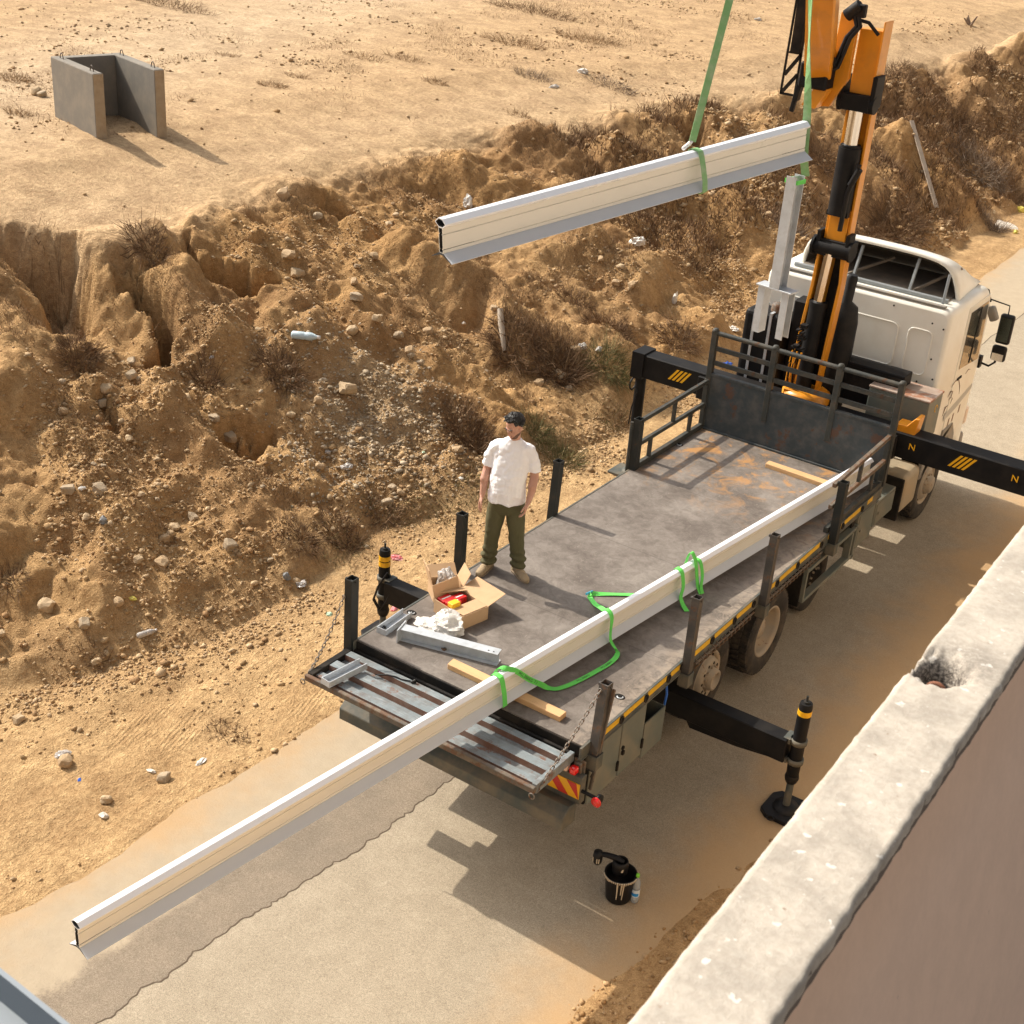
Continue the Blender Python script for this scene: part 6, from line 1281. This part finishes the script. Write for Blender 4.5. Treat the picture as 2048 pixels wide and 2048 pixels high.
# places of stones, brush and litter on the terrain
LOC = dict(
 stones=[
  (-7.64, 7.82, 0.09, 'pale squarish block on the upper bank above the rubble'),
  (-6.46, 5.96, 0.12, 'squarish tan block on the bank below the hanging beam'),
  (-6.71, 6.33, 0.1, 'pale stone wedged beneath the tan block on the bank'),
  (-7.0, 6.61, 0.08, 'grey stone uppermost of the small pile on the bank'),
  (-6.24, 6.24, 0.085, 'rough grey stone right of the tan block'),
  (-6.13, 6.6, 0.09, 'tall pale stone on the bank right of the rubble'),
  (-5.71, 6.33, 0.09, 'stone beside the tall pale stone on the bank'),
  (-7.37, 2.27, 0.1, 'rounded brown stone at the head of the lower hollow'),
  (-7.35, 2.17, 0.09, 'flat pale slab in front of the rounded brown stone'),
  (-7.36, 1.59, 0.08, 'flat pale slab leftmost on the ledge'),
  (-5.88, 4.07, 0.075, 'round stone on the rim of the lower hollow'),
  (-6.3, 3.36, 0.1, 'pale pointed stone in the floor of the lower hollow'),
  (-5.75, 4.45, 0.1, 'grey rock at the edge of the grey rubble'),
  (-5.71, 4.99, 0.13, 'dark grey rock at the top of the grey rubble'),
  (-5.66, 6.3, 0.07, 'small pale stone under the bush on the bank'),
  (-4.58, 9.03, 0.1, 'pale stone at the lower edge of the big bush'),
  (-5.46, -0.28, 0.12, 'large pale block at the foot of the bank on the left'),
  (-4.92, -0.22, 0.08, 'tan stone right of the large pale block'),
  (-4.89, 0.24, 0.07, 'tan stone on the bank foot above the verge'),
  (-5.34, 1.5, 0.09, 'tan stone half buried low on the bank'),
  (-4.7, 1.76, 0.1, 'tan stone half buried low on the bank, to the right'),
  (-7.92, 6.21, 0.13, 'dark broken rock high on the bank beside the second gully'),
  (-7.72, 6.17, 0.11, 'lower half of the dark broken rock pile high on the bank'),
  (-8.89, 7.91, 0.1, 'pale stone on the crest of the bank'),
  (-9.34, 7.59, 0.13, 'brown boulder on the crest beside the small hollow'),
  (-2.95, -1.65, 0.07, 'dark grey stone on the verge near the road'),
  (-2.76, -1.09, 0.075, 'black clod of asphalt on the verge'),
  (-3.65, -1.55, 0.09, 'dark clod beside white rubbish on the verge'),
  (-15.72, 7.96, 0.14, 'pale boulder on the field left of the concrete channel'),
  (-15.54, 7.94, 0.1, 'smaller pale stone touching the boulder on the field'),
  (-15.4, 14.26, 0.09, 'small stone on the far field'),
  (-4.56, -1.41, 0.07, 'red brown stone at the left edge of the verge'),
 ],
 shrubs=[
  (-8.9, 4.38, 0.45, 0.25, 0.2, 420, 'b', 'dark dry bush on the crest between the two gullies', None),
  (-6.39, 4.42, 0.42, 0.36, 0.22, 700, 'b', 'wide dry bush on the slope under the blue bottle', None),
  (-7.97, 2.39, 0.32, 0.28, 0.22, 420, 'b', 'dry bush in the left gully', None),
  (-10.09, 3.62, 0.35, 0.25, 0.16, 160, 'p', 'pale bare twigs hanging into the big gully', None),
  (-6.9, 3.55, 0.25, 0.2, 0.18, 240, 'b', 'thin dry bush at the mouth of the gully slot', None),
  (-5.18, 8.21, 0.55, 0.35, 0.3, 800, 'b', 'dry brush above the big tumbled bush', None),
  (-4.63, 8.6, 0.5, 0.42, 0.36, 1300, 'b', "largest tangled dry bush, right of the man's head on the bank", None),
  (-4.4, 6.01, 0.45, 0.35, 0.26, 800, 'b', "dry bush at the bank foot left of the man's head", None),
  (-3.88, 6.96, 0.3, 0.28, 0.2, 380, 'g', "greenish dry bush just behind the man's head", None),
  (-4.08, 9.17, 0.45, 0.32, 0.24, 650, 'g', 'dark greenish bush behind the left outrigger', None),
  (-4.63, 10.1, 0.55, 0.4, 0.24, 700, 'b', 'dry bush in the furrow above the left outrigger', None),
  (-5.49, 10.39, 0.4, 0.3, 0.18, 360, 'b', 'low dry brush in the furrow under the hanging beam', None),
  (-3.95, 11.25, 0.45, 0.4, 0.24, 600, 'b', 'dry brush left of the headboard', None),
  (-3.35, 6.89, 0.4, 0.3, 0.2, 460, 'g', 'low green weeds at the bank foot right of the man', None),
  (-3.45, 8.55, 0.4, 0.2, 0.14, 260, 'p', 'pale dry tuft at the bank foot by the outrigger leg', None),
  (-4.0, 21.24, 0.75, 0.55, 0.38, 1300, 'b', 'big round dry bush behind the truck cab', None),
  (-4.18, 20.01, 0.45, 0.35, 0.3, 600, 'b', 'dry bush behind the crane boom', None),
  (-5.01, 17.73, 0.3, 0.3, 0.35, 500, 'y', 'dark round bush seen beside the hanging post', None),
  (-5.95, 21.08, 0.4, 0.3, 0.3, 400, 'b', 'dry bush behind the crane mast', None),
  (-4.19, 27.2, 0.9, 0.6, 0.45, 900, 'y', 'grey dry bush on the far bank at the right', None),
  (-3.36, 27.47, 0.8, 0.6, 0.4, 700, 'b', 'dark dry bush at the right edge, low on the far bank', None),
  (-4.47, 30.17, 0.9, 0.7, 0.45, 800, 'b', 'dark dry bush at the right edge, high on the far bank', None),
  (-5.76, 29.35, 0.9, 0.6, 0.4, 700, 'b', 'dry bush on the far bank below the crest', None),
  (-2.95, 24.71, 0.5, 0.4, 0.28, 500, 'y', 'grey low bush beside the yellow litter', None),
  (-7.37, 28.68, 0.8, 0.4, 0.25, 500, 'b', 'dry bush on the far crest right of the crane', None),
  (-13.99, 12.25, 0.5, 0.25, 0.12, 260, 'p', 'dry tuft on the field right of the concrete channel', None),
  (-16.5, 13.51, 0.4, 0.2, 0.1, 160, 'p', 'dry tuft behind the concrete channel', None),
  (-16.99, 8.45, 0.6, 0.3, 0.16, 300, 'p', 'dry tufts left of the concrete channel', None),
  (-14.52, 6.66, 0.4, 0.2, 0.12, 200, 'p', 'small dry tufts below the channel at the left edge', None),
  (-14.28, 13.25, 0.4, 0.2, 0.1, 160, 'p', 'small dry tuft beside the larger field tuft', None),
  (-12.4, 15.39, 0.4, 0.2, 0.12, 200, 'p', 'dry tuft on the middle of the field', None),
  (-11.73, 18.06, 0.6, 0.35, 0.16, 320, 'y', 'greyish tuft on the field behind the hanging beam', None),
  (-10.55, 19.42, 0.9, 0.35, 0.16, 420, 'y', 'broad greyish tuft on the field near the sling', None),
  (-14.06, 20.66, 1.2, 0.4, 0.2, 460, 'p', 'row of dry tufts on the far field, left part', None),
  (-13.29, 22.81, 1.3, 0.5, 0.22, 520, 'p', 'row of dry tufts on the far field, right part', None),
  (-14.69, 15.88, 0.8, 0.3, 0.14, 260, 'p', 'low dry tuft on the far field', None),
  (-14.17, 16.53, 0.7, 0.3, 0.14, 240, 'p', 'low dry tuft on the far field, beside its twin', None),
  (-10.25, 15.44, 0.4, 0.2, 0.12, 180, 'p', 'small dry tuft on the field above the crest', None),
  (-16.3, 24.58, 2.0, 0.5, 0.3, 500, 'b', 'dark brush along the far edge of the track', None),
  (-21.84, 16.47, 2.5, 0.5, 0.3, 520, 'b', 'dark brush at the top edge of the picture', None),
  (-4.65, -0.32, 0.25, 0.15, 0.08, 140, 'b', 'dry root tuft on the verge by the bank foot', None),
  (-2.75, -0.23, 0.35, 0.18, 0.07, 240, 'b', 'flattened brown brush on the verge beside the overhanging beam', None),
  (-5.92, -0.39, 0.3, 0.2, 0.12, 200, 'b', 'dry brush at the foot of the bank at the left edge', None),
  (-4.21, 3.14, 0.4, 0.3, 0.16, 460, 'b', 'dry brush on the low bank beside the rear outrigger', None),
  (-4.36, 2.54, 0.35, 0.3, 0.15, 380, 'b', 'dry brush on the low bank left of the outrigger', None),
  (-4.2, 3.94, 0.35, 0.28, 0.15, 360, 'b', 'dry brush low on the bank right of the outrigger', None),
 ],
 litter=[
  (-8.1, 10.86, 0.1, 0.06, 0.15, 'w', 'plastic_bag', 'white plastic bag caught on the bank above the hanging beam', 'plastic bag'),
  (-4.95, 4.13, 0.1, 0.07, 0.05, 'c', 'plastic_bag', 'dirty white plastic bag on the bank left of the man', 'plastic bag'),
  (-5.3, 4.14, 0.06, 0.05, 0.04, 'c', 'plastic_scrap', 'small dirty plastic scrap above the bag on the bank', 'litter'),
  (-3.96, 2.15, 0.09, 0.07, 0.04, 'c', 'plastic_bag', 'milky plastic bag at the bank foot near the tailgate chain', 'plastic bag'),
  (-4.06, 2.03, 0.06, 0.05, 0.06, 'd', 'plastic_bag', 'grey plastic scrap beside the milky bag at the bank foot', 'litter'),
  (-3.46, 3.35, 0.08, 0.05, 0.04, 'r', 'red_wrapper', 'crumpled red wrapper behind the rear outrigger jack', 'litter'),
  (-2.75, 2.45, 0.06, 0.05, 0.03, 'r', 'red_wrapper', 'crumpled red wrapper at the foot of the rear outrigger', 'litter'),
  (-3.0, 2.76, 0.1, 0.06, 0.08, 'c', 'plastic_bag', 'white plastic sheet behind the rear outrigger jack', 'plastic bag'),
  (-6.19, 13.56, 0.16, 0.12, 0.12, 'w', 'plastic_bag', 'white plastic bag in the furrow under the hanging beam', 'plastic bag'),
  (-4.66, 12.32, 0.06, 0.05, 0.16, 'w', 'plastic_bag', 'upright white plastic scrap on the bank left of the post', 'litter'),
  (-4.57, 9.21, 0.08, 0.06, 0.07, 'w', 'plastic_bag', 'white plastic scrap at the right edge of the big bush', 'litter'),
  (-4.31, 9.28, 0.06, 0.05, 0.05, 'w', 'plastic_bag', 'small white plastic scrap above the greenish bush', 'litter'),
  (-3.72, 12.86, 0.1, 0.06, 0.05, 'w', 'plastic_bag', 'white plastic scrap behind the headboard corner', 'litter'),
  (-3.24, 11.7, 0.12, 0.07, 0.06, 'bl', 'plastic_bag', 'blue plastic scrap behind the headboard', 'litter'),
  (-2.88, 25.32, 0.5, 0.3, 0.04, 'p', 'paper_litter', 'pale flattened litter on the ground at the far right', 'litter'),
  (-2.9, 26.91, 0.12, 0.1, 0.12, 'y', 'yellow_litter', 'yellow plastic litter at the right edge above the sand', 'litter'),
  (-2.38, 24.72, 0.08, 0.06, 0.07, 'y', 'yellow_litter', 'small yellow litter lower at the right edge', 'litter'),
  (-11.34, 19.52, 0.14, 0.09, 0.09, 'w', 'plastic_bag', 'white plastic bag on the far field behind the beam', 'plastic bag'),
  (-11.04, 17.89, 0.16, 0.05, 0.05, 'w', 'plastic_bag', 'flat white plastic strip on the far field', 'litter'),
  (-6.11, 8.17, 0.05, 0.04, 0.03, 'p', 'paper_litter', 'pale paper scrap beside the pale log', 'litter'),
  (-3.77, -1.49, 0.08, 0.06, 0.05, 'c', 'plastic_scrap', 'dirty white scrap beside the dark clod on the verge', 'litter'),
  (-3.37, -1.62, 0.03, 0.02, 0.015, 'bl', 'plastic_scrap', 'tiny blue plastic scrap on the verge', 'litter'),
  (-2.95, -1.09, 0.06, 0.03, 0.02, 'p', 'paper_litter', 'pale paper scrap on the verge', 'litter'),
  (-2.65, -0.7, 0.07, 0.035, 0.025, 'w', 'plastic_scrap', 'white plastic scrap on the verge beside the beam', 'litter'),
  (-2.82, -1.8, 0.06, 0.045, 0.03, 'p', 'paper_litter', 'grey paper scrap below the dark stone on the verge', 'litter'),
  (-6.09, 0.8, 0.05, 0.03, 0.03, 'w', 'plastic_scrap', 'white scrap on the low bank at the left', 'litter'),
  (-5.66, 0.72, 0.05, 0.06, 0.06, 'd', 'plastic_scrap', 'dark cloth scrap on the low bank at the left', 'litter'),
  (-4.88, 0.42, 0.06, 0.04, 0.03, 'y', 'yellow_litter', 'yellow leaf of litter at the bank foot', 'litter'),
  (-7.0, 3.75, 0.05, 0.03, 0.03, 'c', 'plastic_scrap', 'milky scrap in the gully', 'litter'),
  (-3.84, 5.15, 0.05, 0.035, 0.03, 'w', 'plastic_cup', 'white cup lying on the bank behind the man', 'cup'),
  (-3.31, 1.94, 0.05, 0.04, 0.025, 'g', 'plastic_scrap', 'pale green scrap on the sand near the chain', 'litter'),
  (-4.51, 5.19, 0.03, 0.03, 0.02, 'g', 'plastic_scrap', 'pale green scrap in the grey rubble', 'litter'),
  (-12.3, 30.4, 0.12, 0.08, 0.06, 'w', 'plastic_scrap', 'white scrap on the far track', 'litter'),
 ],
 bottles=[
  (-6.49, 5.02, 0.5, 'crushed pale blue plastic bottle on the bank above the wide bush', 'b', 1.55),
  (-4.49, 0.27, 1.3, 'milky plastic bottle standing out at the foot of the bank', 'c', 0.9),
 ],
 plank=(-4.51, 23.94),
 stump=(-8.41, 37.52),
 log=(-5.43, 8.2),
)
# ------------------------------------------------------------------ stones, brush and litter on the bank
GR = np.random.default_rng(12)
VIS = lambda x, y: (x > -26) & (x < 3)
def scatter(n, xr, yr, dens):
    out = []
    while sum(len(q) for q in out) < n:
        x = GR.uniform(*xr, n); y = GR.uniform(*yr, n); k = GR.random(n) < dens(x, y); out.append(np.stack([x[k], y[k]], 1))
    return np.concatenate(out)[:n]
OCT = np.array([(1, 0, 0), (0, 1, 0), (-1, 0, 0), (0, -1, 0), (0, 0, 1), (0, 0, -1), (.62, .62, .5), (-.62, .62, .45), (-.62, -.62, .5), (.62, -.62, .45)], float)
OF = np.array([(0, 6, 4), (6, 1, 4), (1, 7, 4), (7, 2, 4), (2, 8, 4), (8, 3, 4), (3, 9, 4), (9, 0, 4), (0, 1, 6), (1, 2, 7), (2, 3, 8), (3, 0, 9), (1, 0, 5), (2, 1, 5), (3, 2, 5), (0, 3, 5)])
def pebbles(name, P, size, mat, cols, label=None, sink=.36, flat=.7):
    n = len(P); z = H(P[:, 0], P[:, 1]); s = size[:, None] * np.stack([GR.uniform(.7, 1.3, n), GR.uniform(.6, 1.1, n), GR.uniform(.5, .9, n) * flat / .7], 1)
    a = GR.uniform(0, 2 * np.pi, n); v = OCT[None] * s[:, None, :] * GR.uniform(.75, 1.2, (n, len(OCT), 1))
    tx = GR.uniform(-.4, .4, n)[:, None]; v[:, :, 2] += v[:, :, 0] * tx
    c, k = np.cos(a)[:, None], np.sin(a)[:, None]; x = v[:, :, 0] * c - v[:, :, 1] * k; y = v[:, :, 0] * k + v[:, :, 1] * c
    co = np.stack([x + P[:, :1], y + P[:, 1:2], v[:, :, 2] + (z + s[:, 2] * (1 - 2 * sink) * .5)[:, None]], -1).reshape(-1, 3)
    F = (OF[None] + (np.arange(n) * len(OCT))[:, None, None]).reshape(-1, 3); me = soup_mesh(name, co, F)
    col = cols[GR.integers(0, len(cols), n)] * GR.uniform(.75, 1.15, (n, 1)); vcol(me, 'tint', np.repeat(col, len(OCT), 0))
    o = link(name, me, mat, center=False); tag(o, label, 'gravel' if label else None, kind='stuff'); return o
def tint_mat(name, rough=.9, bump=.3, bs=80):
    m_ = bpy.data.materials.new(name); m_.use_nodes = True; nt = m_.node_tree; b = nt.nodes['Principled BSDF']; at = nd(nt, 'ShaderNodeAttribute'); at.attribute_name = 'tint'
    p = nd(nt, 'ShaderNodeNewGeometry').outputs['Position']; n = noise(nt, p, 40, 4, .65)
    nt.links.new(mixc(nt, 1.0, at.outputs['Color'], mixc(nt, ramp(nt, n, .3, .7), (.8, .78, .76), (1.1, 1.1, 1.1)), 'MULTIPLY'), b.inputs['Base Color'])
    b.inputs['Roughness'].default_value = rough; b.inputs['Specular IOR Level'].default_value = .2
    bp = nd(nt, 'ShaderNodeBump', Strength=bump, Distance=.01); nt.links.new(noise(nt, p, bs, 3), bp.inputs['Height']); nt.links.new(bp.outputs[0], b.inputs['Normal']); return m_
STM = tint_mat('earthy_stone')
SCOL = np.array([(.50, .345, .19), (.46, .31, .16), (.56, .41, .25), (.42, .275, .14), (.48, .35, .21), (.36, .225, .115)]); GCOL = np.array([(.47, .38, .27), (.42, .34, .24), (.54, .45, .33), (.38, .30, .21)])
def bank_d(x, y):
    t = tparam(x, y); m = sst(.0, .06, t) * (1 - sst(.82, 1.0, t)) * (.06 + .94 * sst(.0, .5, fbm(x * .7, y * .7, 501, 3))); low = 1.3 - 1.05 * np.clip(t, 0, 1); return m * low
pebbles('bank_gravel', scatter(26000, (-10.5, -2.8), (-4, 15), bank_d), GR.gamma(1.7, .0066, 26000) + .004, STM, SCOL, 'small stones and clods covering the eroded bank')
pebbles('far_gravel', scatter(9000, (-10, -2), (15, 34), bank_d), GR.gamma(2.2, .011, 9000) + .008, STM, SCOL, 'stones scattered on the far part of the bank behind the cab')
def patch_d(x, y): return np.exp(-(((x + 5.3) / .95) ** 2 + ((y - 5.1) / .9) ** 2)) + .7 * np.exp(-(((x + 5.0) / .5) ** 2 + ((y - 3.9) / .6) ** 2))
pebbles('grey_rubble', scatter(3600, (-7.5, -3.6), (2.6, 7.5), patch_d), GR.gamma(1.8, .0065, 3600) + .005, STM, GCOL, 'grey rubble spilled down the bank behind the man')
def toe_d(x, y):
    t = tparam(x, y); return np.exp(-((t + .02) / .07) ** 2) * sst(-.3, .4, fbm(x * 1.1, y * 1.1, 511, 3)) + .12 * (x < np.interp(y, *ROADL) - .1) * sst(-.1, .5, fbm(x * 1.3, y * .8, 513, 3))
pebbles('verge_grit', scatter(9000, (-6, -1.85), (-5, 12), toe_d), GR.gamma(1.8, .006, 9000) + .003, STM, SCOL, 'grit and small clods on the sandy verge')
def wall_d(x, y): return sst(-.35, .4, x - np.interp(y, [-6, -3, -.65, .6, 1.9, 6], [1.6, 1.85, 2.08, 2.28, 2.55, 2.65])) * (.3 + .7 * sst(-.2, .3, fbm(x * 2, y * 2, 521, 3)))
pebbles('wall_grit', scatter(6000, (1.6, 4.2), (-3.5, 6), wall_d), GR.gamma(1.8, .0055, 6000) + .003, STM, SCOL * np.array((.9, .82, .72)), 'grit in the sand along the foot of the bridge wall')
def plat_d(x, y):
    t = tparam(x, y); return sst(1.02, 1.1, t) * (.05 + .95 * sst(.1, .5, fbm(x * .35, y * .35, 531, 3)))
pebbles('field_grit', scatter(4500, (-24, -8), (3, 40), plat_d), GR.gamma(2.0, .009, 4500) + .005, STM, SCOL * .9, 'small stones lying on the sandy field')
# single stones one can point at
def stone_mesh(seed, sub=2, box=0.0):
    bm = bmesh.new(); bmesh.ops.create_icosphere(bm, subdivisions=sub, radius=1); r_ = np.array([v_.co[:] for v_ in bm.verts])
    if box: r_ = np.sign(r_) * np.abs(r_) ** (1 - box); r_ /= np.abs(r_).max()
    k = 1 + .30 * fbm(r_[:, 0] * 1.1 + seed * 3.7, r_[:, 1] * 1.1 + r_[:, 2] * 1.3, 600 + seed, 2) + .12 * fbm(r_[:, 0] * 3 + r_[:, 2] * 2, r_[:, 1] * 3, 640 + seed, 2)
    for v_, q, kk in zip(bm.verts, r_, k): v_.co = q * kk
    me = bpy.data.meshes.new('stone'); bm.to_mesh(me); bm.free(); return me
SM = [M('sandy_stone', c, .9, var=.2, vs=2, bump=.4, bs=9, dirt=((.35, .23, .12), .5, 3)) for c in ((.42, .295, .17), (.47, .35, .215), (.38, .30, .205))]
protos = []
for k in range(9):
    me = stone_mesh(k, 2, .45 if k % 2 == 0 else .15); me.materials.append(SM[k % 3]); me.name = 'stone'; protos.append(me)
def put_stone(x, y, s, k, label, group=None, sc=(1, .8, .62), sink=.25, mat=None, cat='stone'):
    o = bpy.data.objects.new('stone', protos[k % 9]); COL.objects.link(o); sz = s * sc[2]
    o.location = (x, y, Hs(x, y) + sz * (1 - 2 * sink)); o.scale = (s * sc[0], s * sc[1], sz); o.rotation_euler = (rnd.uniform(-.35, .35), rnd.uniform(-.35, .35), rnd.uniform(0, 6.28)); tag(o, label, cat, group); return o
rnd.seed(21)
NAMED = LOC['stones']
for i, (x, y, s, label) in enumerate(NAMED): put_stone(x, y, s * .85, i, label, None, (1, .85, .7), .22)
pts = scatter(90, (-9.6, -3.4), (-3.2, 13), lambda x, y: bank_d(x, y) * (1.2 - np.clip(tparam(x, y), 0, 1)))
for i, (x, y) in enumerate(pts): put_stone(float(x), float(y), .035 + .055 * rnd.random() ** 2, i, 'loose sandy stone lying on the eroded bank', 'loose stones on the bank')
# ------------------------------------------------------------------ dry brush
def twig_mesh(name, n, rx, ry, h, seed, w=.0045, curl=.6, segs=3, upright=.5, cols=((.20, .125, .07), (.28, .185, .11), (.14, .085, .05))):
    g = np.random.default_rng(seed); a = g.uniform(0, 2 * np.pi, n); r0 = np.sqrt(g.random(n)); base = np.stack([r0 * np.cos(a) * rx * .75, r0 * np.sin(a) * ry * .75, np.zeros(n)], 1)
    d = np.stack([np.cos(a) * r0, np.sin(a) * r0, np.full(n, upright)], 1) + g.normal(0, .45, (n, 3)); d[:, 2] = np.abs(d[:, 2]) + .15; d /= np.linalg.norm(d, axis=1)[:, None]
    L = h * g.uniform(.55, 1.25, n); side = np.cross(d, g.normal(0, 1, (n, 3))); side /= np.linalg.norm(side, axis=1)[:, None] + 1e-9; bend = g.normal(0, curl, (n, 3)); bend[:, 2] -= .25
    V = []; 
    for k in range(segs + 1):
        t = k / segs; p = base + d * (L * t)[:, None] + bend * (L * t * t * .5)[:, None]; ww = w * (1 - .7 * t)
        V += [p + side * ww, p - side * ww]
    V = np.stack(V, 1); nv = V.shape[1]; V[:, :, 2] = np.maximum(V[:, :, 2], -.02)
    F = np.array([(2 * k, 2 * k + 1, 2 * k + 3, 2 * k + 2) for k in range(segs)]); F = (F[None] + (np.arange(n) * nv)[:, None, None]).reshape(-1, 4)
    me = soup_mesh(name, V.reshape(-1, 3), F); c = np.array(cols)[g.integers(0, len(cols), n)] * g.uniform(.7, 1.3, (n, 1)); vcol(me, 'tint', np.repeat(c, nv, 0)); return me
TWM = tint_mat('dry_twig', .9, .0)
def shrub(x, y, rx, ry, h, n, seed, label, group=None, cols=None, name='dry_shrub', cat='shrub', slope=True, **kw):
    me = twig_mesh(name, n, rx, ry, h, seed, **(dict(cols=cols) if cols else {}), **kw); nvt = len(me.vertices); a = np.empty(nvt * 3, np.float32); me.vertices.foreach_get('co', a); a = a.reshape(-1, 3)
    if slope: a[:, 2] += (H(a[:, 0] + x, a[:, 1] + y) - Hs(x, y)) * .9
    me.vertices.foreach_set('co', a.ravel()); me.update()
    o = bpy.data.objects.new(name, me); COL.objects.link(o); me.materials.append(TWM); o.location = (x, y, Hs(x, y) - .01); tag(o, label, cat, group); return o
BR = ((.19, .115, .062), (.27, .175, .10), (.13, .078, .045)); GN = ((.16, .15, .06), (.22, .17, .08), (.12, .115, .05)); PALE = ((.42, .30, .17), (.33, .22, .12), (.25, .16, .09)); GRY = ((.26, .20, .15), (.20, .15, .11), (.32, .25, .18))
for i, (x, y, rx, ry, h, n, col, label, grp) in enumerate(LOC['shrubs']):
    shrub(x, y, rx, ry, h, n, 700 + i, label, grp, dict(b=BR, g=GN, p=PALE, y=GRY)[col])
# dead grass that nobody could count
def grass(name, P, hgt, cols, label, lean=.5, w=.004):
    n = len(P); z = H(P[:, 0], P[:, 1]); a = GR.uniform(0, 2 * np.pi, n); hh = hgt * GR.uniform(.5, 1.3, n); base = np.stack([P[:, 0], P[:, 1], z - .01], 1); dr = np.stack([np.cos(a), np.sin(a)], 1)
    V = np.zeros((n, 3, 3)); V[:, 0] = base; V[:, 1] = base; V[:, 0, :2] += dr * w; V[:, 1, :2] -= dr * w; V[:, 2] = base; V[:, 2, 2] += hh; V[:, 2, :2] += GR.normal(0, lean, (n, 2)) * hh[:, None]
    me = soup_mesh(name, V.reshape(-1, 3), np.arange(n * 3).reshape(-1, 3)); c = np.array(cols)[GR.integers(0, len(cols), n)] * GR.uniform(.7, 1.3, (n, 1)); vcol(me, 'tint', np.repeat(c, 3, 0)); o = link(name, me, TWM, center=False); tag(o, label, 'dry grass', kind='stuff'); return o
def clump(th, s, sd): return lambda x, y: sst(th, th + .3, fbm(x * s, y * s, sd, 4))
def gd(x, y): t = tparam(x, y); return sst(.02, .1, t) * (1 - sst(.9, 1.02, t)) * clump(.05, 1.0, 541)(x, y)
grass('dry_grass', scatter(22000, (-10, -2.8), (1, 15), gd), .085, BR + PALE, 'dead grass and roots on the bank')
def gf(x, y): t = tparam(x, y); return sst(.03, .12, t) * (1 - sst(.92, 1.04, t)) * clump(-.15, .7, 545)(x, y)
grass('dry_grass', scatter(30000, (-10.5, -1.5), (14, 40), gf), .20, BR, 'brown dead grass on the far bank behind the truck cab', .45, .009)
def gp(x, y): t = tparam(x, y); return sst(1.05, 1.2, t) * clump(.14, .55, 549)(x, y) * np.exp(-((x + 15.5 - (y - 12) * .12) / 3.2) ** 2)
grass('dry_grass', scatter(9000, (-21, -9.5), (4, 34), gp), .07, PALE, 'low dead tufts on the sandy field', .8, .006)
def gt(x, y): t = tparam(x, y); return np.exp(-((t - .015) / .05) ** 2) * clump(.0, 1.4, 551)(x, y) * sst(1, 3, y)
grass('green_weeds', scatter(3500, (-5, -2.4), (2, 9), gt), .08, GN + PALE, 'thin greenish weeds along the foot of the bank', .7, .005)
# ------------------------------------------------------------------ litter
LM = dict(w=BAG, c=CLEAR, b=M('pale_blue_plastic', (.50, .62, .68), .35, var=.15, spec=.6), r=M('red_wrapper', (.55, .08, .09), .5, var=.4, vs=20, dirt=((.7, .6, .6), .6, 15)), p=M('dusty_paper', (.60, .54, .46), .7, var=.15), k=MT['blackplastic'], y=M('yellow_wrapper', (.70, .60, .12), .5), g=M('pale_green_plastic', (.42, .58, .42), .4), bl=M('blue_plastic', (.03, .12, .55), .35), d=M('grey_tarp', (.20, .20, .20), .7, var=.3))
for i, (x, y, rx, ry, rz, m_, name, label, cat) in enumerate(LOC['litter']):
    me = crumple((0, 0, 0), rx, ry, rz, 30 + i, 3 if max(rx, ry) > .06 else 2, .32, 1.4); me.materials.append(LM[m_]); o = bpy.data.objects.new(name, me); COL.objects.link(o); o.location = (x, y, Hs(x, y) - .008); o.rotation_euler = (0, 0, i * 1.3); tag(o, label, cat)
def lying_bottle(x, y, ang, label, mat, s=1.0):
    r_ = [(0, -.13), (.028, -.13), (.036, -.115), (.036, -.02), (.032, -.01), (.036, .0), (.036, .05), (.014, .10), (.014, .125), (0, .125)]
    root = empty('plastic_bottle', (x, y, Hs(x, y)), label, 'bottle'); mb = MB(); mb.lathe([(a * s, b * s) for a, b in r_], (0, 0, 0), 'x', 14); Rm = Matrix.Rotation(ang, 3, 'Z'); c = Vector((x, y, Hs(x, y) + .032 * s)); mb.v = [tuple(Rm @ Vector(q) + c) for q in mb.v]; mb.build('bottle_body', mat, root)
    mb = MB(); mb.lathe([(.0155 * s, .10 * s), (.0155 * s, .128 * s), (0, .129 * s)], (0, 0, 0), 'x', 12); mb.v = [tuple(Rm @ Vector(q) + c) for q in mb.v]; mb.build('bottle_cap', MT['whitepack'], root)
for x, y, a, label, m_, s in LOC['bottles']: lying_bottle(x, y, a, label, LM[m_], s)
x, y = LOC['plank']; z = max(Hs(x - .55, y - .3), Hs(x + .55, y + .3), Hs(x, y)) + .02
mb = MB(); mb.bar((x - .75, y + .55, Hs(x - .75, y + .55) + .05), (x + .6, y - .55, Hs(x + .6, y - .55) + .05), .10, .03); o = mb.build('weathered_plank', M('weathered_wood', (.34, .28, .22), .9, var=.3)); tag(o, 'weathered grey plank lying across the far bank right of the crane', 'plank')
x, y = LOC['stump']; mb = MB()
for k in range(6): mb.tube([(x, y, Hs(x, y) - .03), (x + rnd.uniform(-.25, .25), y + rnd.uniform(-.15, .15), Hs(x, y) + rnd.uniform(.02, .3))], [.05, .02], 6)
o = mb.build('dead_root', M('dead_wood', (.22, .15, .10), .9, var=.4)); tag(o, 'dead root stump lying on the far field above the bank', 'dead wood')
x, y = LOC['log']; mb = MB(); mb.tube([(x - .12, y + .12, Hs(x - .12, y + .12) + .05), (x, y, Hs(x, y) + .09), (x + .16, y - .1, Hs(x + .16, y - .1) + .05)], [.045, .05, .035], 8); o = mb.build('pale_log', M('bleached_log', (.45, .38, .30), .9, var=.3)); tag(o, 'short pale log caught in the brush behind the man', 'dead wood')
